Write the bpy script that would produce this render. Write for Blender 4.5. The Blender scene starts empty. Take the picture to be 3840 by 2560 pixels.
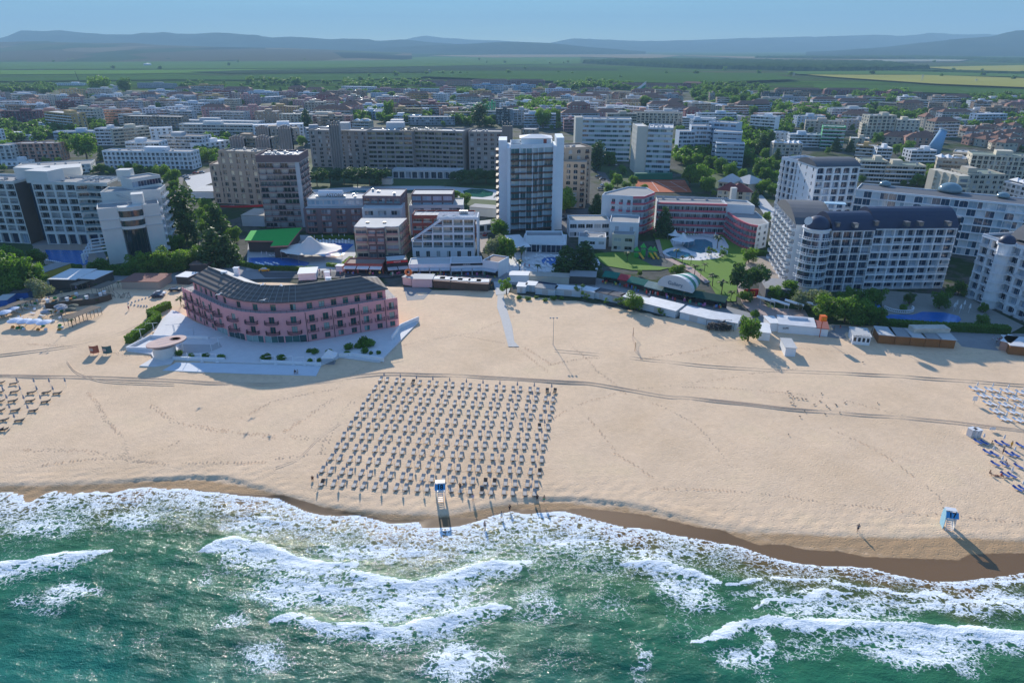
import bpy, math, random
import numpy as np
from mathutils import Vector, Matrix
from mathutils.bvhtree import BVHTree
random.seed(7); RNG=np.random.RandomState(11)
sc=bpy.context.scene; COL=sc.collection; R=math.radians
# ---------------------------------------------------------------- camera
F=2560.0; PT=R(23.4); H=84.0
def ray(s):
    x=(s[0]-1920)/F; y=-(s[1]-1280)/F
    return (x, math.cos(PT)+y*math.sin(PT), -math.sin(PT)+y*math.cos(PT))
def G(s,z=0.0):
    r=ray(s); t=(z-H)/r[2]; return Vector((r[0]*t,r[1]*t,z))
def pr(p):
    z=p[2]-H; d=p[1]*math.cos(PT)-z*math.sin(PT); u=p[1]*math.sin(PT)+z*math.cos(PT)
    return (1920+F*p[0]/d,1280-F*u/d)
def hgt(base,ytop):
    g=G(base); lo,hi=0,300
    for _ in range(40):
        m=(lo+hi)/2
        if pr((g[0],g[1],m))[1]>ytop: lo=m
        else: hi=m
    return lo
def win(x0,y0,k): return lambda x,y:(x0+x/k,y0+y/k)
L=win(0,560,2.178);M=win(960,560,2.178);N=win(1920,560,2.178);O=win(2880,560,2.178)
A0=win(0,980,3);A1=win(640,980,3);A2=win(0,560,3);A3=win(2880,560,2.45);A4=win(760,420,3)
A5=win(1500,420,1.7143);A6=win(1250,660,1.9186)
T1=win(0,0,1.8375);T2=win(1280,0,1.8375);T3=win(2560,0,1.8375)
B1=win(0,1200,1.8375);B2=win(1100,1350,2.138);B3=win(2560,1100,1.8375);C4=win(1100,1700,2.138)
W1=win(0,1760,1.225);W2=win(1920,1760,1.225)
S=lambda x,y:(x,y)
cam=bpy.data.cameras.new('camera'); camo=bpy.data.objects.new('camera',cam); COL.objects.link(camo)
camo.location=(0,0,H); camo.rotation_euler=(R(90)-PT,0,0)
cam.sensor_width=36; cam.lens=24; cam.clip_start=1; cam.clip_end=60000; sc.camera=camo
# ---------------------------------------------------------------- light
SAZ=R(11.2); SEL=R(22)
sd=Vector((-math.sin(SAZ)*math.cos(SEL),math.cos(SAZ)*math.cos(SEL),math.sin(SEL)))
sun=bpy.data.lights.new('sun','SUN'); sun.energy=4.5; sun.angle=R(0.5); sun.color=(1.0,0.93,0.83)
so=bpy.data.objects.new('sun',sun); so.rotation_euler=sd.to_track_quat('Z','Y').to_euler(); COL.objects.link(so)
w=bpy.data.worlds.new('World'); sc.world=w; w.use_nodes=True; nt=w.node_tree; nt.nodes.clear()
sky=nt.nodes.new('ShaderNodeTexSky'); sky.sky_type='NISHITA'; sky.sun_disc=False
sky.sun_elevation=SEL; sky.sun_rotation=-SAZ; sky.altitude=100; sky.air_density=1.0; sky.dust_density=0.0; sky.ozone_density=3.0
bg=nt.nodes.new('ShaderNodeBackground'); bg.inputs[1].default_value=0.175
# colour tint by elevation painted over the sky: cools and dims the sunward glow of the sky model near the horizon, with faint streaks of cirrus
tc=nt.nodes.new('ShaderNodeTexCoord'); sx=nt.nodes.new('ShaderNodeSeparateXYZ'); nt.links.new(tc.outputs['Generated'],sx.inputs[0])
rp=nt.nodes.new('ShaderNodeValToRGB'); nt.links.new(sx.outputs[2],rp.inputs[0]); e=rp.color_ramp.elements
while len(e)<4: e.new(.5)
for i,(p_,c_) in enumerate(((0,(.27,.37,.435,1)),(.035,(.135,.225,.305,1)),(.2,(.16,.31,.48,1)),(.7,(.85,.92,1,1)))): e[i].position=p_; e[i].color=c_
mp=nt.nodes.new('ShaderNodeMapping'); mp.inputs['Scale'].default_value=(3,3,60); nt.links.new(tc.outputs['Generated'],mp.inputs[0])
nz=nt.nodes.new('ShaderNodeTexNoise'); nz.inputs['Scale'].default_value=2.2; nz.inputs['Detail'].default_value=6; nt.links.new(mp.outputs[0],nz.inputs[0])
r2=nt.nodes.new('ShaderNodeValToRGB'); nt.links.new(nz.outputs[0],r2.inputs[0]); r2.color_ramp.elements[0].position=.45; r2.color_ramp.elements[0].color=(1,1,1,1); r2.color_ramp.elements[1].position=.8; r2.color_ramp.elements[1].color=(1.16,1.1,1.06,1)
m1=nt.nodes.new('ShaderNodeMixRGB'); m1.blend_type='MULTIPLY'; m1.inputs[0].default_value=1; nt.links.new(sky.outputs[0],m1.inputs[1]); nt.links.new(rp.outputs[0],m1.inputs[2])
m2=nt.nodes.new('ShaderNodeMixRGB'); m2.blend_type='MULTIPLY'; m2.inputs[0].default_value=1; nt.links.new(m1.outputs[0],m2.inputs[1]); nt.links.new(r2.outputs[0],m2.inputs[2])
wo=nt.nodes.new('ShaderNodeOutputWorld'); nt.links.new(m2.outputs[0],bg.inputs[0]); nt.links.new(bg.outputs[0],wo.inputs[0])
vs=sc.view_settings; vs.view_transform='Standard'; vs.look='None'; vs.exposure=0.62; vs.gamma=1; vs.use_curve_mapping=False
# ---------------------------------------------------------------- materials
MC={}
class NT:
    def __init__(s,name):
        s.m=bpy.data.materials.new(name); s.m.use_nodes=True; s.t=s.m.node_tree; s.t.nodes.clear()
        s.o=s.n('OutputMaterial'); s.b=s.n('BsdfPrincipled'); s.l(s.b.outputs[0],s.o.inputs[0])
    def n(s,ty,**k):
        x=s.t.nodes.new('ShaderNode'+ty)
        for a,b in k.items():
            if a in x.inputs: x.inputs[a].default_value=b
            else: setattr(x,a,b)
        return x
    def l(s,a,b): s.t.links.new(a,b)
    def noise(s,co,scale,det=3,rough=.5,dist=0):
        x=s.n('TexNoise'); x.inputs['Scale'].default_value=scale; x.inputs['Detail'].default_value=det
        x.inputs['Roughness'].default_value=rough; x.inputs['Distortion'].default_value=dist
        if co is not None: s.l(co,x.inputs['Vector'])
        return x.outputs['Fac']
    def ramp(s,f,st,interp='LINEAR'):
        x=s.n('ValToRGB'); x.color_ramp.interpolation=interp; e=x.color_ramp.elements
        while len(e)<len(st): e.new(.5)
        for i,(p,c) in enumerate(st):
            e[i].position=p; e[i].color=(c[0],c[1],c[2],1) if hasattr(c,'__len__') else (c,c,c,1)
        s.l(f,x.inputs[0]); return x.outputs[0]
    def math(s,op,a,b=None,c=None,clamp=False):
        x=s.n('Math'); x.operation=op; x.use_clamp=clamp
        for i,v in enumerate((a,b,c)):
            if v is None: continue
            if isinstance(v,(int,float)): x.inputs[i].default_value=v
            else: s.l(v,x.inputs[i])
        return x.outputs[0]
    def mix(s,f,a,b,bt='MIX'):
        x=s.n('MixRGB'); x.blend_type=bt
        for i,v in enumerate((f,a,b)):
            if isinstance(v,(int,float)): x.inputs[i].default_value=v if i==0 else (v,v,v,1)
            elif isinstance(v,tuple): x.inputs[i].default_value=(v[0],v[1],v[2],1)
            else: s.l(v,x.inputs[i])
        return x.outputs[0]
    def bump(s,h,dist=.1,st=1):
        x=s.n('Bump'); x.inputs['Distance'].default_value=dist; x.inputs['Strength'].default_value=st
        s.l(h,x.inputs['Height']); s.l(x.outputs[0],s.b.inputs['Normal']); return x
    def pos(s): return s.n('NewGeometry').outputs['Position']
    def mapv(s,co,scale,rz=0):
        x=s.n('Mapping'); x.inputs['Scale'].default_value=scale; x.inputs['Rotation'].default_value=(0,0,rz); s.l(co,x.inputs['Vector']); return x.outputs[0]
def mat(name,c,rough=.85,var=.12,scale=.35,metal=0,bump=0,spec=.3,rnd=0):
    """plain weathered material: base colour with broad and fine variation"""
    if name in MC: return MC[name]
    k=NT(name); p=k.pos(); a=k.noise(p,scale,4,.6)
    f=k.math('MULTIPLY_ADD',a,2*var,1-var)
    if rnd:
        oi=k.n('ObjectInfo').outputs['Random']; f=k.math('MULTIPLY',f,k.math('MULTIPLY_ADD',oi,2*rnd,1-rnd))
    col=k.mix(1,c,f,'MULTIPLY'); k.l(col,k.b.inputs['Base Color'])
    k.b.inputs['Roughness'].default_value=rough; k.b.inputs['Metallic'].default_value=metal; k.b.inputs['Specular IOR Level'].default_value=spec
    if bump: k.bump(k.noise(p,3,4,.6),bump)
    MC[name]=k.m; return k.m
def glass(name,c1,c2,thr=.6,c3=None,rough=.06):
    """window panes: dark glass, some with drawn curtains; varies per window"""
    if name in MC: return MC[name]
    k=NT(name); oi=k.n('ObjectInfo').outputs['Random']; ri=k.n('NewGeometry').outputs['Random Per Island']
    f=k.math('FRACT',k.math('ADD',k.math('MULTIPLY',oi,7.31),ri))
    st=[(0,c1),(thr,c2)]+([(min(.97,thr+.2),c3)] if c3 else [])
    k.l(k.ramp(f,st,'CONSTANT'),k.b.inputs['Base Color']); k.b.inputs['Roughness'].default_value=rough
    k.b.inputs['Specular IOR Level'].default_value=.8; MC[name]=k.m; return k.m
def wave_mat(name,c1,c2,scale,rot=0,axis='X',rough=.6,bump=.05,metal=0):
    """corrugated sheet, tiles, planks"""
    if name in MC: return MC[name]
    k=NT(name); co=k.n('TexCoord').outputs['Object']; v=k.mapv(co,(1,1,1),rot); t=k.n('TexWave'); t.bands_direction=axis; t.inputs['Scale'].default_value=scale
    k.l(v,t.inputs['Vector']); c=k.mix(t.outputs['Fac'],c1,c2); n=k.noise(k.pos(),.5,4)
    k.l(k.mix(1,c,k.math('MULTIPLY_ADD',n,.5,.75),'MULTIPLY'),k.b.inputs['Base Color']); k.b.inputs['Roughness'].default_value=rough; k.b.inputs['Metallic'].default_value=metal; k.b.inputs['Specular IOR Level'].default_value=.12
    if bump: k.bump(t.outputs['Fac'],bump)
    MC[name]=k.m; return k.m
# ---------------------------------------------------------------- mesh builder
class MB:
    def __init__(s): s.v=[]; s.f=[]; s.mi=[]; s.cur=0
    def face(s,pts,mi=None):
        n=len(s.v); s.v.extend([tuple(p) for p in pts]); s.f.append(tuple(range(n,n+len(pts)))); s.mi.append(s.cur if mi is None else mi)
    def prism(s,poly,z0,z1,mi=None,top=None,bottom=True):
        a=sum(poly[i][0]*poly[(i+1)%len(poly)][1]-poly[(i+1)%len(poly)][0]*poly[i][1] for i in range(len(poly)))
        if a<0: poly=poly[::-1]
        for i in range(len(poly)):
            p,q=poly[i],poly[(i+1)%len(poly)]
            s.face([(p[0],p[1],z0),(q[0],q[1],z0),(q[0],q[1],z1),(p[0],p[1],z1)],mi)
        s.face([(p[0],p[1],z1) for p in poly],top if top is not None else mi)
        if bottom: s.face([(p[0],p[1],z0) for p in poly[::-1]],mi)
    def box(s,c,sz,rz=0,mi=None,top=None):
        x,y,z=c; a,b,h=sz[0]/2,sz[1]/2,sz[2]; ca,sa=math.cos(rz),math.sin(rz)
        s.prism([(x+u*ca-v*sa,y+u*sa+v*ca) for u,v in ((-a,-b),(a,-b),(a,b),(-a,b))],z,z+h,mi,top)
    def bar(s,p,q,r,n=6,r2=None,mi=None,cap=True):
        p,q=Vector(p),Vector(q); d=(q-p); 
        if d.length<1e-6: return
        d.normalize(); a=d.orthogonal().normalized(); b=d.cross(a); r2=r if r2 is None else r2
        P=[p+(a*math.cos(2*math.pi*i/n)+b*math.sin(2*math.pi*i/n))*r for i in range(n)]
        Q=[q+(a*math.cos(2*math.pi*i/n)+b*math.sin(2*math.pi*i/n))*r2 for i in range(n)]
        for i in range(n):
            j=(i+1)%n; s.face([P[i],P[j],Q[j],Q[i]],mi)
        if cap: s.face(P[::-1],mi); s.face(Q,mi)
    def obox(s,p,q,w,h,mi=None):
        """beam of rectangular section from p to q (w sideways, h up)"""
        p,q=Vector(p),Vector(q); d=(q-p).normalized(); sd_=d.cross(Vector((0,0,1)))
        if sd_.length<1e-4: sd_=Vector((1,0,0))
        sd_.normalize(); up=sd_.cross(d)*h/2; sd_*=w/2
        a=[p-sd_-up,p+sd_-up,p+sd_+up,p-sd_+up]; b=[x+(q-p) for x in a]
        for i in range(4):
            j=(i+1)%4; s.face([a[i],a[j],b[j],b[i]],mi)
        s.face(a[::-1],mi); s.face(b,mi)
    def ring(s,prof,c=(0,0),n=16,mi=None,sx=1,sy=1,a0=0,a1=2*math.pi,cap=True):
        """lathe of (r,z) profile"""
        full=abs(a1-a0-2*math.pi)<1e-6; m=n if full else n+1
        rows=[[(c[0]+r*sx*math.cos(a0+(a1-a0)*i/n),c[1]+r*sy*math.sin(a0+(a1-a0)*i/n),z) for i in range(m)] for r,z in prof]
        for k in range(len(rows)-1):
            for i in range(n):
                j=(i+1)%m; s.face([rows[k][i],rows[k][j],rows[k+1][j],rows[k+1][i]],mi)
        if cap and full:
            if prof[0][0]>1e-3: s.face(rows[0][::-1],mi)
            if prof[-1][0]>1e-3: s.face(rows[-1],mi)
    def build(s,name,mats,parent=None,smooth=False,loc=None):
        off=Vector(loc) if loc is not None else (parent.matrix_world.translation if parent is None else wloc(parent)) if parent is not None else Vector((0,0,0))
        me=bpy.data.meshes.new(name); V=np.array(s.v,dtype=np.float64).reshape(-1,3)-np.array(off)
        me.from_pydata(V.tolist(),[],s.f)
        for m in (mats if isinstance(mats,(list,tuple)) else [mats]): me.materials.append(m)
        if max(s.mi,default=0)>0: me.polygons.foreach_set('material_index',s.mi)
        if smooth: me.polygons.foreach_set('use_smooth',[True]*len(me.polygons))
        me.update()
        if smooth:
            import bmesh
            b=bmesh.new(); b.from_mesh(me); bmesh.ops.remove_doubles(b,verts=b.verts,dist=.001); b.to_mesh(me); b.free()
            me.polygons.foreach_set('use_smooth',[True]*len(me.polygons))
        o=bpy.data.objects.new(name,me); COL.objects.link(o)
        if parent is not None: o.parent=parent
        if loc is not None: o.location=loc
        return o
def wloc(o):
    v=Vector(o.location)
    while o.parent is not None: o=o.parent; v=v+Vector(o.location)
    return v
def tag(o,label=None,cat=None,group=None,kind=None):
    if label: o['label']=label
    if cat: o['category']=cat
    if group: o['group']=group
    if kind: o['kind']=kind
    return o
def thing(name,loc,label,cat,group=None,rz=0):
    o=bpy.data.objects.new(name,None); o.empty_display_size=.5; COL.objects.link(o); o.location=loc; o.rotation_euler=(0,0,rz)
    return tag(o,label,cat,group)
def inst(name,me,parent=None,loc=(0,0,0),rz=0,sc_=None):
    o=bpy.data.objects.new(name,me); COL.objects.link(o); o.location=loc
    if rz: o.rotation_euler=(0,0,rz)
    if sc_ is not None: o.scale=sc_ if hasattr(sc_,'__len__') else (sc_,)*3
    if parent is not None: o.parent=parent
    return o
def dup(root,loc,rz=None,label=None,group=None,scale=None):
    c=root.copy(); COL.objects.link(c); c.location=loc
    if rz is not None: c.rotation_euler=(0,0,rz)
    if label: c['label']=label
    if group: c['group']=group
    if scale is not None: c.scale=scale if hasattr(scale,'__len__') else (scale,)*3
    for ch in list(root.children):
        d=ch.copy(); COL.objects.link(d); d.parent=c
        for g in list(ch.children):
            e=g.copy(); COL.objects.link(e); e.parent=d
    return c
def struct(name,mb,mats,**k): return tag(mb.build(name,mats,**k),kind='structure')
def sheet(name,pts,z,m,kind='structure',label=None,cat=None,th=0):
    """flat polygon on the ground given by picture points"""
    b=MB(); P=[G(p,z) if not isinstance(p,Vector) else p for p in pts]
    if th: b.prism([(p[0],p[1]) for p in P],z-th,z)
    else:
        a=sum(P[i][0]*P[(i+1)%len(P)][1]-P[(i+1)%len(P)][0]*P[i][1] for i in range(len(P)))
        if a<0: P=P[::-1]
        b.face([(p[0],p[1],z) for p in P])
    return tag(b.build(name,m),label,cat,kind=kind)
def text(name,body,loc,size,m,parent,rz=0,rx=90,ext=.03):
    c=bpy.data.curves.new(name,'FONT'); c.body=body; c.size=size; c.extrude=ext; c.align_x='CENTER'; c.align_y='CENTER'; c.materials.append(m)
    o=bpy.data.objects.new(name,c); me=bpy.data.meshes.new_from_object(o); bpy.data.objects.remove(o)
    if not me.materials: me.materials.append(m)
    o=bpy.data.objects.new(name,me); COL.objects.link(o); o.parent=parent; o.location=Vector(loc)-(wloc(parent) if parent else Vector()); o.rotation_euler=(R(rx),0,rz); return o
def polydist(X,Y,pts,wid=None):
    """distance and interpolated width from grid points to a polyline; side>0 when on the far (inland) side"""
    best=np.full(X.shape,1e9); side=np.zeros(X.shape); W=np.zeros(X.shape); Tq=np.zeros(X.shape)
    for i in range(len(pts)-1):
        ax,ay=pts[i][0],pts[i][1]; bx,by=pts[i+1][0],pts[i+1][1]; dx,dy=bx-ax,by-ay; l2=dx*dx+dy*dy+1e-9
        t=((X-ax)*dx+(Y-ay)*dy)/l2; tc=np.clip(t,0,1); px,py=ax+tc*dx,ay+tc*dy; d=np.hypot(X-px,Y-py); m=d<best
        cr=dx*(Y-ay)-dy*(X-ax)
        best=np.where(m,d,best); side=np.where(m,np.sign(cr),side)
        if wid is not None: W=np.where(m,wid[i]+(wid[i+1]-wid[i])*tc,W)
        Tq=np.where(m,((t<-.02)&(i==0))|((t>1.02)&(i==len(pts)-2)),Tq)
    return best,side,W,Tq
def grid_mesh(name,xs,ys,Z,mats,attrs={},smooth=True,keep=None):
    ny,nx=Z.shape; X,Y=np.meshgrid(xs,ys); co=np.stack([X,Y,Z],-1).reshape(-1,3)
    i=np.arange(ny-1)[:,None]*nx+np.arange(nx-1)[None,:]; q=np.stack([i,i+1,i+nx+1,i+nx],-1)
    if keep is not None: q=q[keep]
    q=q.reshape(-1,4)
    me=bpy.data.meshes.new(name); me.vertices.add(len(co)); me.vertices.foreach_set('co',co.ravel())
    me.loops.add(q.size); me.loops.foreach_set('vertex_index',q.ravel().astype(np.int32)); me.polygons.add(len(q))
    me.polygons.foreach_set('loop_start',np.arange(0,q.size,4,dtype=np.int32)); me.polygons.foreach_set('loop_total',np.full(len(q),4,dtype=np.int32))
    if smooth: me.polygons.foreach_set('use_smooth',np.ones(len(q),dtype=bool))
    for k,a in attrs.items():
        at=me.attributes.new(k,'FLOAT','POINT'); at.data.foreach_set('value',a.ravel().astype(np.float32))
    me.update(calc_edges=True); me.materials.append(mats); o=bpy.data.objects.new(name,me); COL.objects.link(o); return o
def waves(X,Y,amps,seed=1):
    r=np.random.RandomState(seed); Z=np.zeros_like(X)
    for lam,amp,n in amps:
        for _ in range(n):
            a=r.uniform(0,2*np.pi); l=lam*r.uniform(.6,1.6); Z+=amp*np.sin((X*np.cos(a)+Y*np.sin(a))*2*np.pi/l+r.uniform(0,6.28))/math.sqrt(n)
    return Z
def smooth01(x): x=np.clip(x,0,1); return x*x*(3-2*x)
def inpoly(X,Y,P):
    c=np.zeros(X.shape,bool); j=len(P)-1
    for i in range(len(P)):
        xi,yi=P[i][0],P[i][1]; xj,yj=P[j][0],P[j][1]
        c^=((yi>Y)!=(yj>Y))&(X<(xj-xi)*(Y-yi)/(yj-yi+1e-12)+xi); j=i
    return c
# ================================================================ sea, beach
SEA=-0.55
edge=[W1(*p) for p in ((-300,110),(0,105),(60,103),(110,118),(118,150),(140,150),(205,112),(265,95),(330,110),(440,98),(520,108),(600,86),(700,80),(750,88),(800,85),(860,86),(930,100),(1010,105),(1100,118),(1200,125),(1300,132),(1345,160),(1400,190),(1480,208),(1560,212),(1650,207),(1720,225),(1800,248),(1930,240),(1945,268),(2100,262),(2200,235),(2260,212))]+\
     [W2(*p) for p in ((0,190),(60,205),(150,195),(240,190),(330,215),(420,240),(500,260),(600,270),(680,280),(740,300),(850,315),(950,335),(1050,352),(1150,388),(1220,410),(1320,430),(1450,445),(1560,445),(1650,452),(1750,480),(1850,500),(1950,515),(2050,512),(2150,500),(2250,490),(2352,472),(2700,450))]
EDGE=[G(p,SEA) for p in edge]
wet=[W1(*p) for p in ((-300,120),(0,125),(100,150),(200,135),(400,105),(700,90),(900,90),(1200,115),(1300,120),(1400,150),(1480,175),(1600,195),(1700,214),(1800,230),(1950,228),(2050,221),(2200,224))]+[W2(*p) for p in ((0,180),(200,182),(330,175),(430,185),(600,205),(730,235),(850,265),(960,280),(1030,310),(1130,345),(1250,345),(1350,370),(1500,375),(1620,400),(1750,405),(1900,410),(2050,415),(2100,390),(2250,385),(2352,385),(2700,380))]
WET=[G(p,-.4) for p in wet]
scarp=[W1(*p) for p in ((-300,70),(0,65),(300,60),(500,52),(650,42),(750,36),(850,30),(960,30),(1050,43),(1150,63),(1250,92),(1350,122),(1450,150),(1600,172),(1750,190),(1900,195),(2060,190),(2250,160))]+[W2(*p) for p in ((0,145),(100,132),(220,132),(400,142),(500,152),(620,172),(700,197),(800,217),(950,257),(1200,280),(1500,297),(1800,305),(2000,300),(2352,318),(2700,320))]
SCARP=[G(p,-.05) for p in scarp]
scw=[.1,.15,.2,.4,.9,1,1,1,1,.95,.9,.7,.45,.2,.15,.15,.2,.35,.6,.9,.95,.9,.85,.8,.7,.5,.25,.2,.2,.25,.25,.2,.2]
xs=np.arange(-215,215.1,.65); ys=np.concatenate([np.arange(62,150,.5),np.arange(150,215,.9),np.arange(215,330,3.)])
X,Y=np.meshgrid(xs,ys)
dS,sS,wS,_=polydist(X,Y,SCARP,scw); sdS=dS*sS          # >0 inland
dE,sE,_,_=polydist(X,Y,EDGE); sdE=dE*sE
dW,sW,_,_=polydist(X,Y,WET); sdW=dW*sW
t_=np.clip(-sdS/np.maximum(2.,(-sdS+np.maximum(sdE,0))),0,1)
Z=np.where(sdS>0,.06+.0*X,.06-(SEA*-1+.03)*t_)
Z=np.where(sdE<0,SEA+.02+sdE*.03,Z)
jag=waves(X,Y,[(2.2,.35,5),(5,.4,4)],5)
Z-=np.where(sdE>0,.38*wS*smooth01((-(sdS+jag*.5))/.5+.5)*np.clip(sdE/4,0,1),0)
near=np.exp(-(np.maximum(0,sdS+1)/9)**2)*(sdS>-5)
Z+=waves(X,Y,[(1.6,.035,6),(3.1,.03,5)],8)*np.clip(near*1.4,.12,1.2)*(sdW>0)+waves(X,Y,[(14,.03,4),(30,.06,4)],9)*(sdS>3)
inb=[G(p) for p in (S(-900,1140),S(0,1150),S(130,1120),S(330,1080),S(450,1050),S(650,1050),S(1500,1075),S(1560,1090),S(1870,1090),S(1950,1108),S(2250,1140),S(2500,1190),S(2800,1228),S(3120,1215),S(3340,1225),S(3560,1255),S(3840,1290),S(4700,1370))]
dI,sI,_,_=polydist(X,Y,inb); sdI=dI*sI
Z=np.where(sdI>0,np.maximum(-.6,.06-sdI*.3),Z)
k=NT('sand'); p=k.pos(); at=lambda n:k.n('Attribute',attribute_name=n).outputs['Fac']
n1=k.noise(p,.045,5,.6); n2=k.noise(p,.6,5,.65); n3=k.noise(p,5,3,.7)
c=k.ramp(n1,[(.3,(.69,.495,.315)),(.55,(.77,.56,.37)),(.75,(.76,.565,.355))])
c=k.mix(1,c,k.ramp(n2,[(.3,.9),(.7,1.05)]),'MULTIPLY')
fv=k.n('TexVoronoi'); fv.inputs['Scale'].default_value=1.5; fv.inputs['Randomness'].default_value=1; k.l(k.mapv(p,(1,1.3,1)),fv.inputs['Vector'])
pit=k.ramp(fv.outputs['Distance'],[(.0,0),(.3,1)])
mask=k.ramp(k.math('ADD',k.noise(p,.06,4,.6),k.math('MULTIPLY',at('near'),.5)),[(.38,.05),(.62,1)])
h=k.mix(mask,1.0,pit); hh=k.math('ADD',k.math('MULTIPLY',h,.5),k.math('MULTIPLY',k.noise(k.mapv(p,(1,1.8,1)),1.7,4,.65),.7))
damp=at('damp'); wetv=at('wet')
dn=k.math('ADD',damp,k.math('MULTIPLY',k.math('SUBTRACT',k.noise(p,.8,4,.6),.5),.5))
c=k.mix(k.ramp(dn,[(.35,0),(.7,1)]),c,(.47,.30,.16))
wn=k.math('ADD',wetv,k.math('MULTIPLY',k.math('SUBTRACT',k.noise(p,.9,4,.6),.5),.25))
wf=k.ramp(wn,[(.44,0),(.56,1)])
c=k.mix(wf,c,(.20,.115,.052)); k.l(c,k.b.inputs['Base Color'])
k.l(k.ramp(wf,[(0,.95),(1,.42)]),k.b.inputs['Roughness']); k.b.inputs['Specular IOR Level'].default_value=.25
bp=k.bump(hh,.15,1); k.l(k.math('MULTIPLY_ADD',wf,-.95,1.0),bp.inputs['Strength'])
SAND=k.m
damp=smooth01((-sdS+1.2)/3.5)*(1-.35*np.exp(-((sdE-4)/2)**2)); wetA=np.clip(.5-(sdW)/2.5,0,1)
bs=grid_mesh('beach_sand',xs,ys,Z,SAND,{'near':np.clip(near,0,1),'damp':damp,'wet':wetA}); tag(bs,kind='structure')
# ---- sea
def cl(pts,Wf): return [(G(Wf(a,b),SEA),wd) for a,b,wd in pts]
cr=[(cl([(-300,470,160),(0,440,150),(150,415,150),(300,392,110),(440,375,60),(530,368,5)],W1),.92),
 (cl([(925,365,40),(1000,335,150),(1100,325,230),(1200,345,225),(1300,385,200),(1400,423,190),(1500,440,180),(1630,430,70)],W1),.88),
 (cl([(1600,470,80),(1750,500,190),(1870,520,215),(2000,505,225),(2150,455,200),(2260,425,160)],W1)+cl([(0,430,110),(60,428,40),(110,430,5)],W2),.88),
 (cl([(1235,690,25),(1330,670,70),(1450,700,90),(1600,722,130),(1700,712,140),(1830,735,170),(1950,700,180),(2100,660,180),(2250,630,130),(2340,625,20)],W1),.86),
 (cl([(510,432,40),(620,420,190),(740,435,200),(800,460,120),(850,480,50),(940,522,8)],W2),.85),
 (cl([(985,520,8),(1100,508,14),(1150,511,6)],W2),.8),
 (cl([(1200,508,10),(1300,502,22),(1450,505,40),(1550,520,50),(1650,545,45),(1800,560,45),(1900,575,20),(2050,590,25),(2200,620,16),(2352,650,12),(2700,700,12)],W2),.75),
 (cl([(1115,645,12),(1180,605,25),(1280,585,60),(1400,572,60),(1565,568,6)],W2),.8),
 (cl([(830,802,5),(900,768,12),(980,745,40),(1050,705,70),(1150,680,85),(1300,695,85),(1450,705,70),(1560,700,60),(1700,708,110),(1900,715,190),(2100,735,170),(2352,755,130),(2700,780,120)],W2),.93),
 (cl([(1960,537,6),(2150,520,16),(2352,515,20),(2700,500,20)],W2),.8)]
blobs=[(W1,1450,560,420,90,.50),(W1,1900,600,420,80,.52),(W1,200,260,260,70,.44),(W1,620,230,200,60,.44),(W1,1750,380,420,50,.50),(W1,1250,250,350,60,.46),(W2,260,330,300,60,.46),(W2,700,390,300,50,.46),(W2,1250,570,300,40,.42),(W2,1950,620,450,60,.46),(W2,820,560,150,90,.48),(W1,330,560,140,60,.45),(W2,1350,830,200,60,.34),(W1,700,770,170,70,.26),(W1,1210,860,160,110,.42),(W1,2100,870,230,110,.50),(W1,200,640,200,60,.3),(W1,120,600,130,60,.4),(W1,1050,700,120,50,.4),(W1,1330,590,150,60,.35),(W1,1800,640,250,80,.5),
 (W2,590,870,50,120,.4),(W2,1090,870,150,90,.48),(W2,1900,840,330,100,.50),(W2,120,620,160,130,.38),(W2,430,620,330,130,.28),(W2,200,880,250,110,.26),(W2,1500,640,420,70,.48),(W2,850,620,180,70,.42),(W2,2250,600,250,80,.5),(W2,1700,780,450,70,.42),(W2,1150,810,60,90,.45),(W1,750,600,150,30,.25),(W1,950,500,60,60,.35)]
xs2=np.arange(-165,165.1,.42); ys2=np.arange(46,137,.42)
X,Y=np.meshgrid(xs2,ys2); dE,sE,_,_=polydist(X,Y,EDGE); off=-dE*sE   # metres out to sea
jx=waves(X,Y,[(3,.5,5),(8,1.0,4)],21); jy=waves(X,Y,[(3,.35,5),(7,.8,4)],22)
dens=np.full(X.shape,.20)+.06*waves(X,Y,[(18,.6,4),(40,.6,4)],30); Zs=np.zeros(X.shape)
# swash lace along the shore; its reach varies
reach=np.interp(X,[-120,-90,-60,-45,-30,-10,5,25,45,70,100,150],[12,16,14,13,15,19,22,19,15,11,9,9])
dl=np.interp(X,[-30,15,40,90],[.52,.52,.45,.41]); dens=np.maximum(dens,dl-.26*np.clip((off+jy*.8)/reach,0,1.6))
dens=np.where(off<1.6+jx*.4,np.maximum(dens,dl+.12-.1*off),dens)
for seg,st in cr:
    pts=[p for p,_ in seg]; wd=[]
    for (p,wq) in seg:
        s0=pr(p); g2=G((s0[0],s0[1]+wq/1.225),SEA); wd.append(max(.2,(p[1]-g2[1])*1.25))
    d,s,wq,en=polydist(X+jx*.5,Y+jy*.5,pts,wd); sd_=-s*d; wq=np.maximum(wq,.2)
    back=np.where(sd_>0,np.clip(1.15*(1-(sd_/wq)),0,1)**.7,np.clip(1-(-sd_)/.45,0,1)); back*=np.where(en>0,np.clip(1-d/1.5,0,1),1)
    body=np.where(sd_>0,.50+.12*np.exp(-sd_/1.8)+.30*np.exp(-sd_/.6),.88)
    dens=np.maximum(dens,back*(body*st/.86))
    d2,s2,w2,_=polydist(X,Y,pts,wd); q=-s2*d2
    Zs+=np.where(q<0,np.exp(-(q/.7)**2),np.exp(-(q/3.0)**2))*.36*np.clip(w2/5,.25,1)*(1-.8*en)*np.clip(off/6,0,1)
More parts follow.
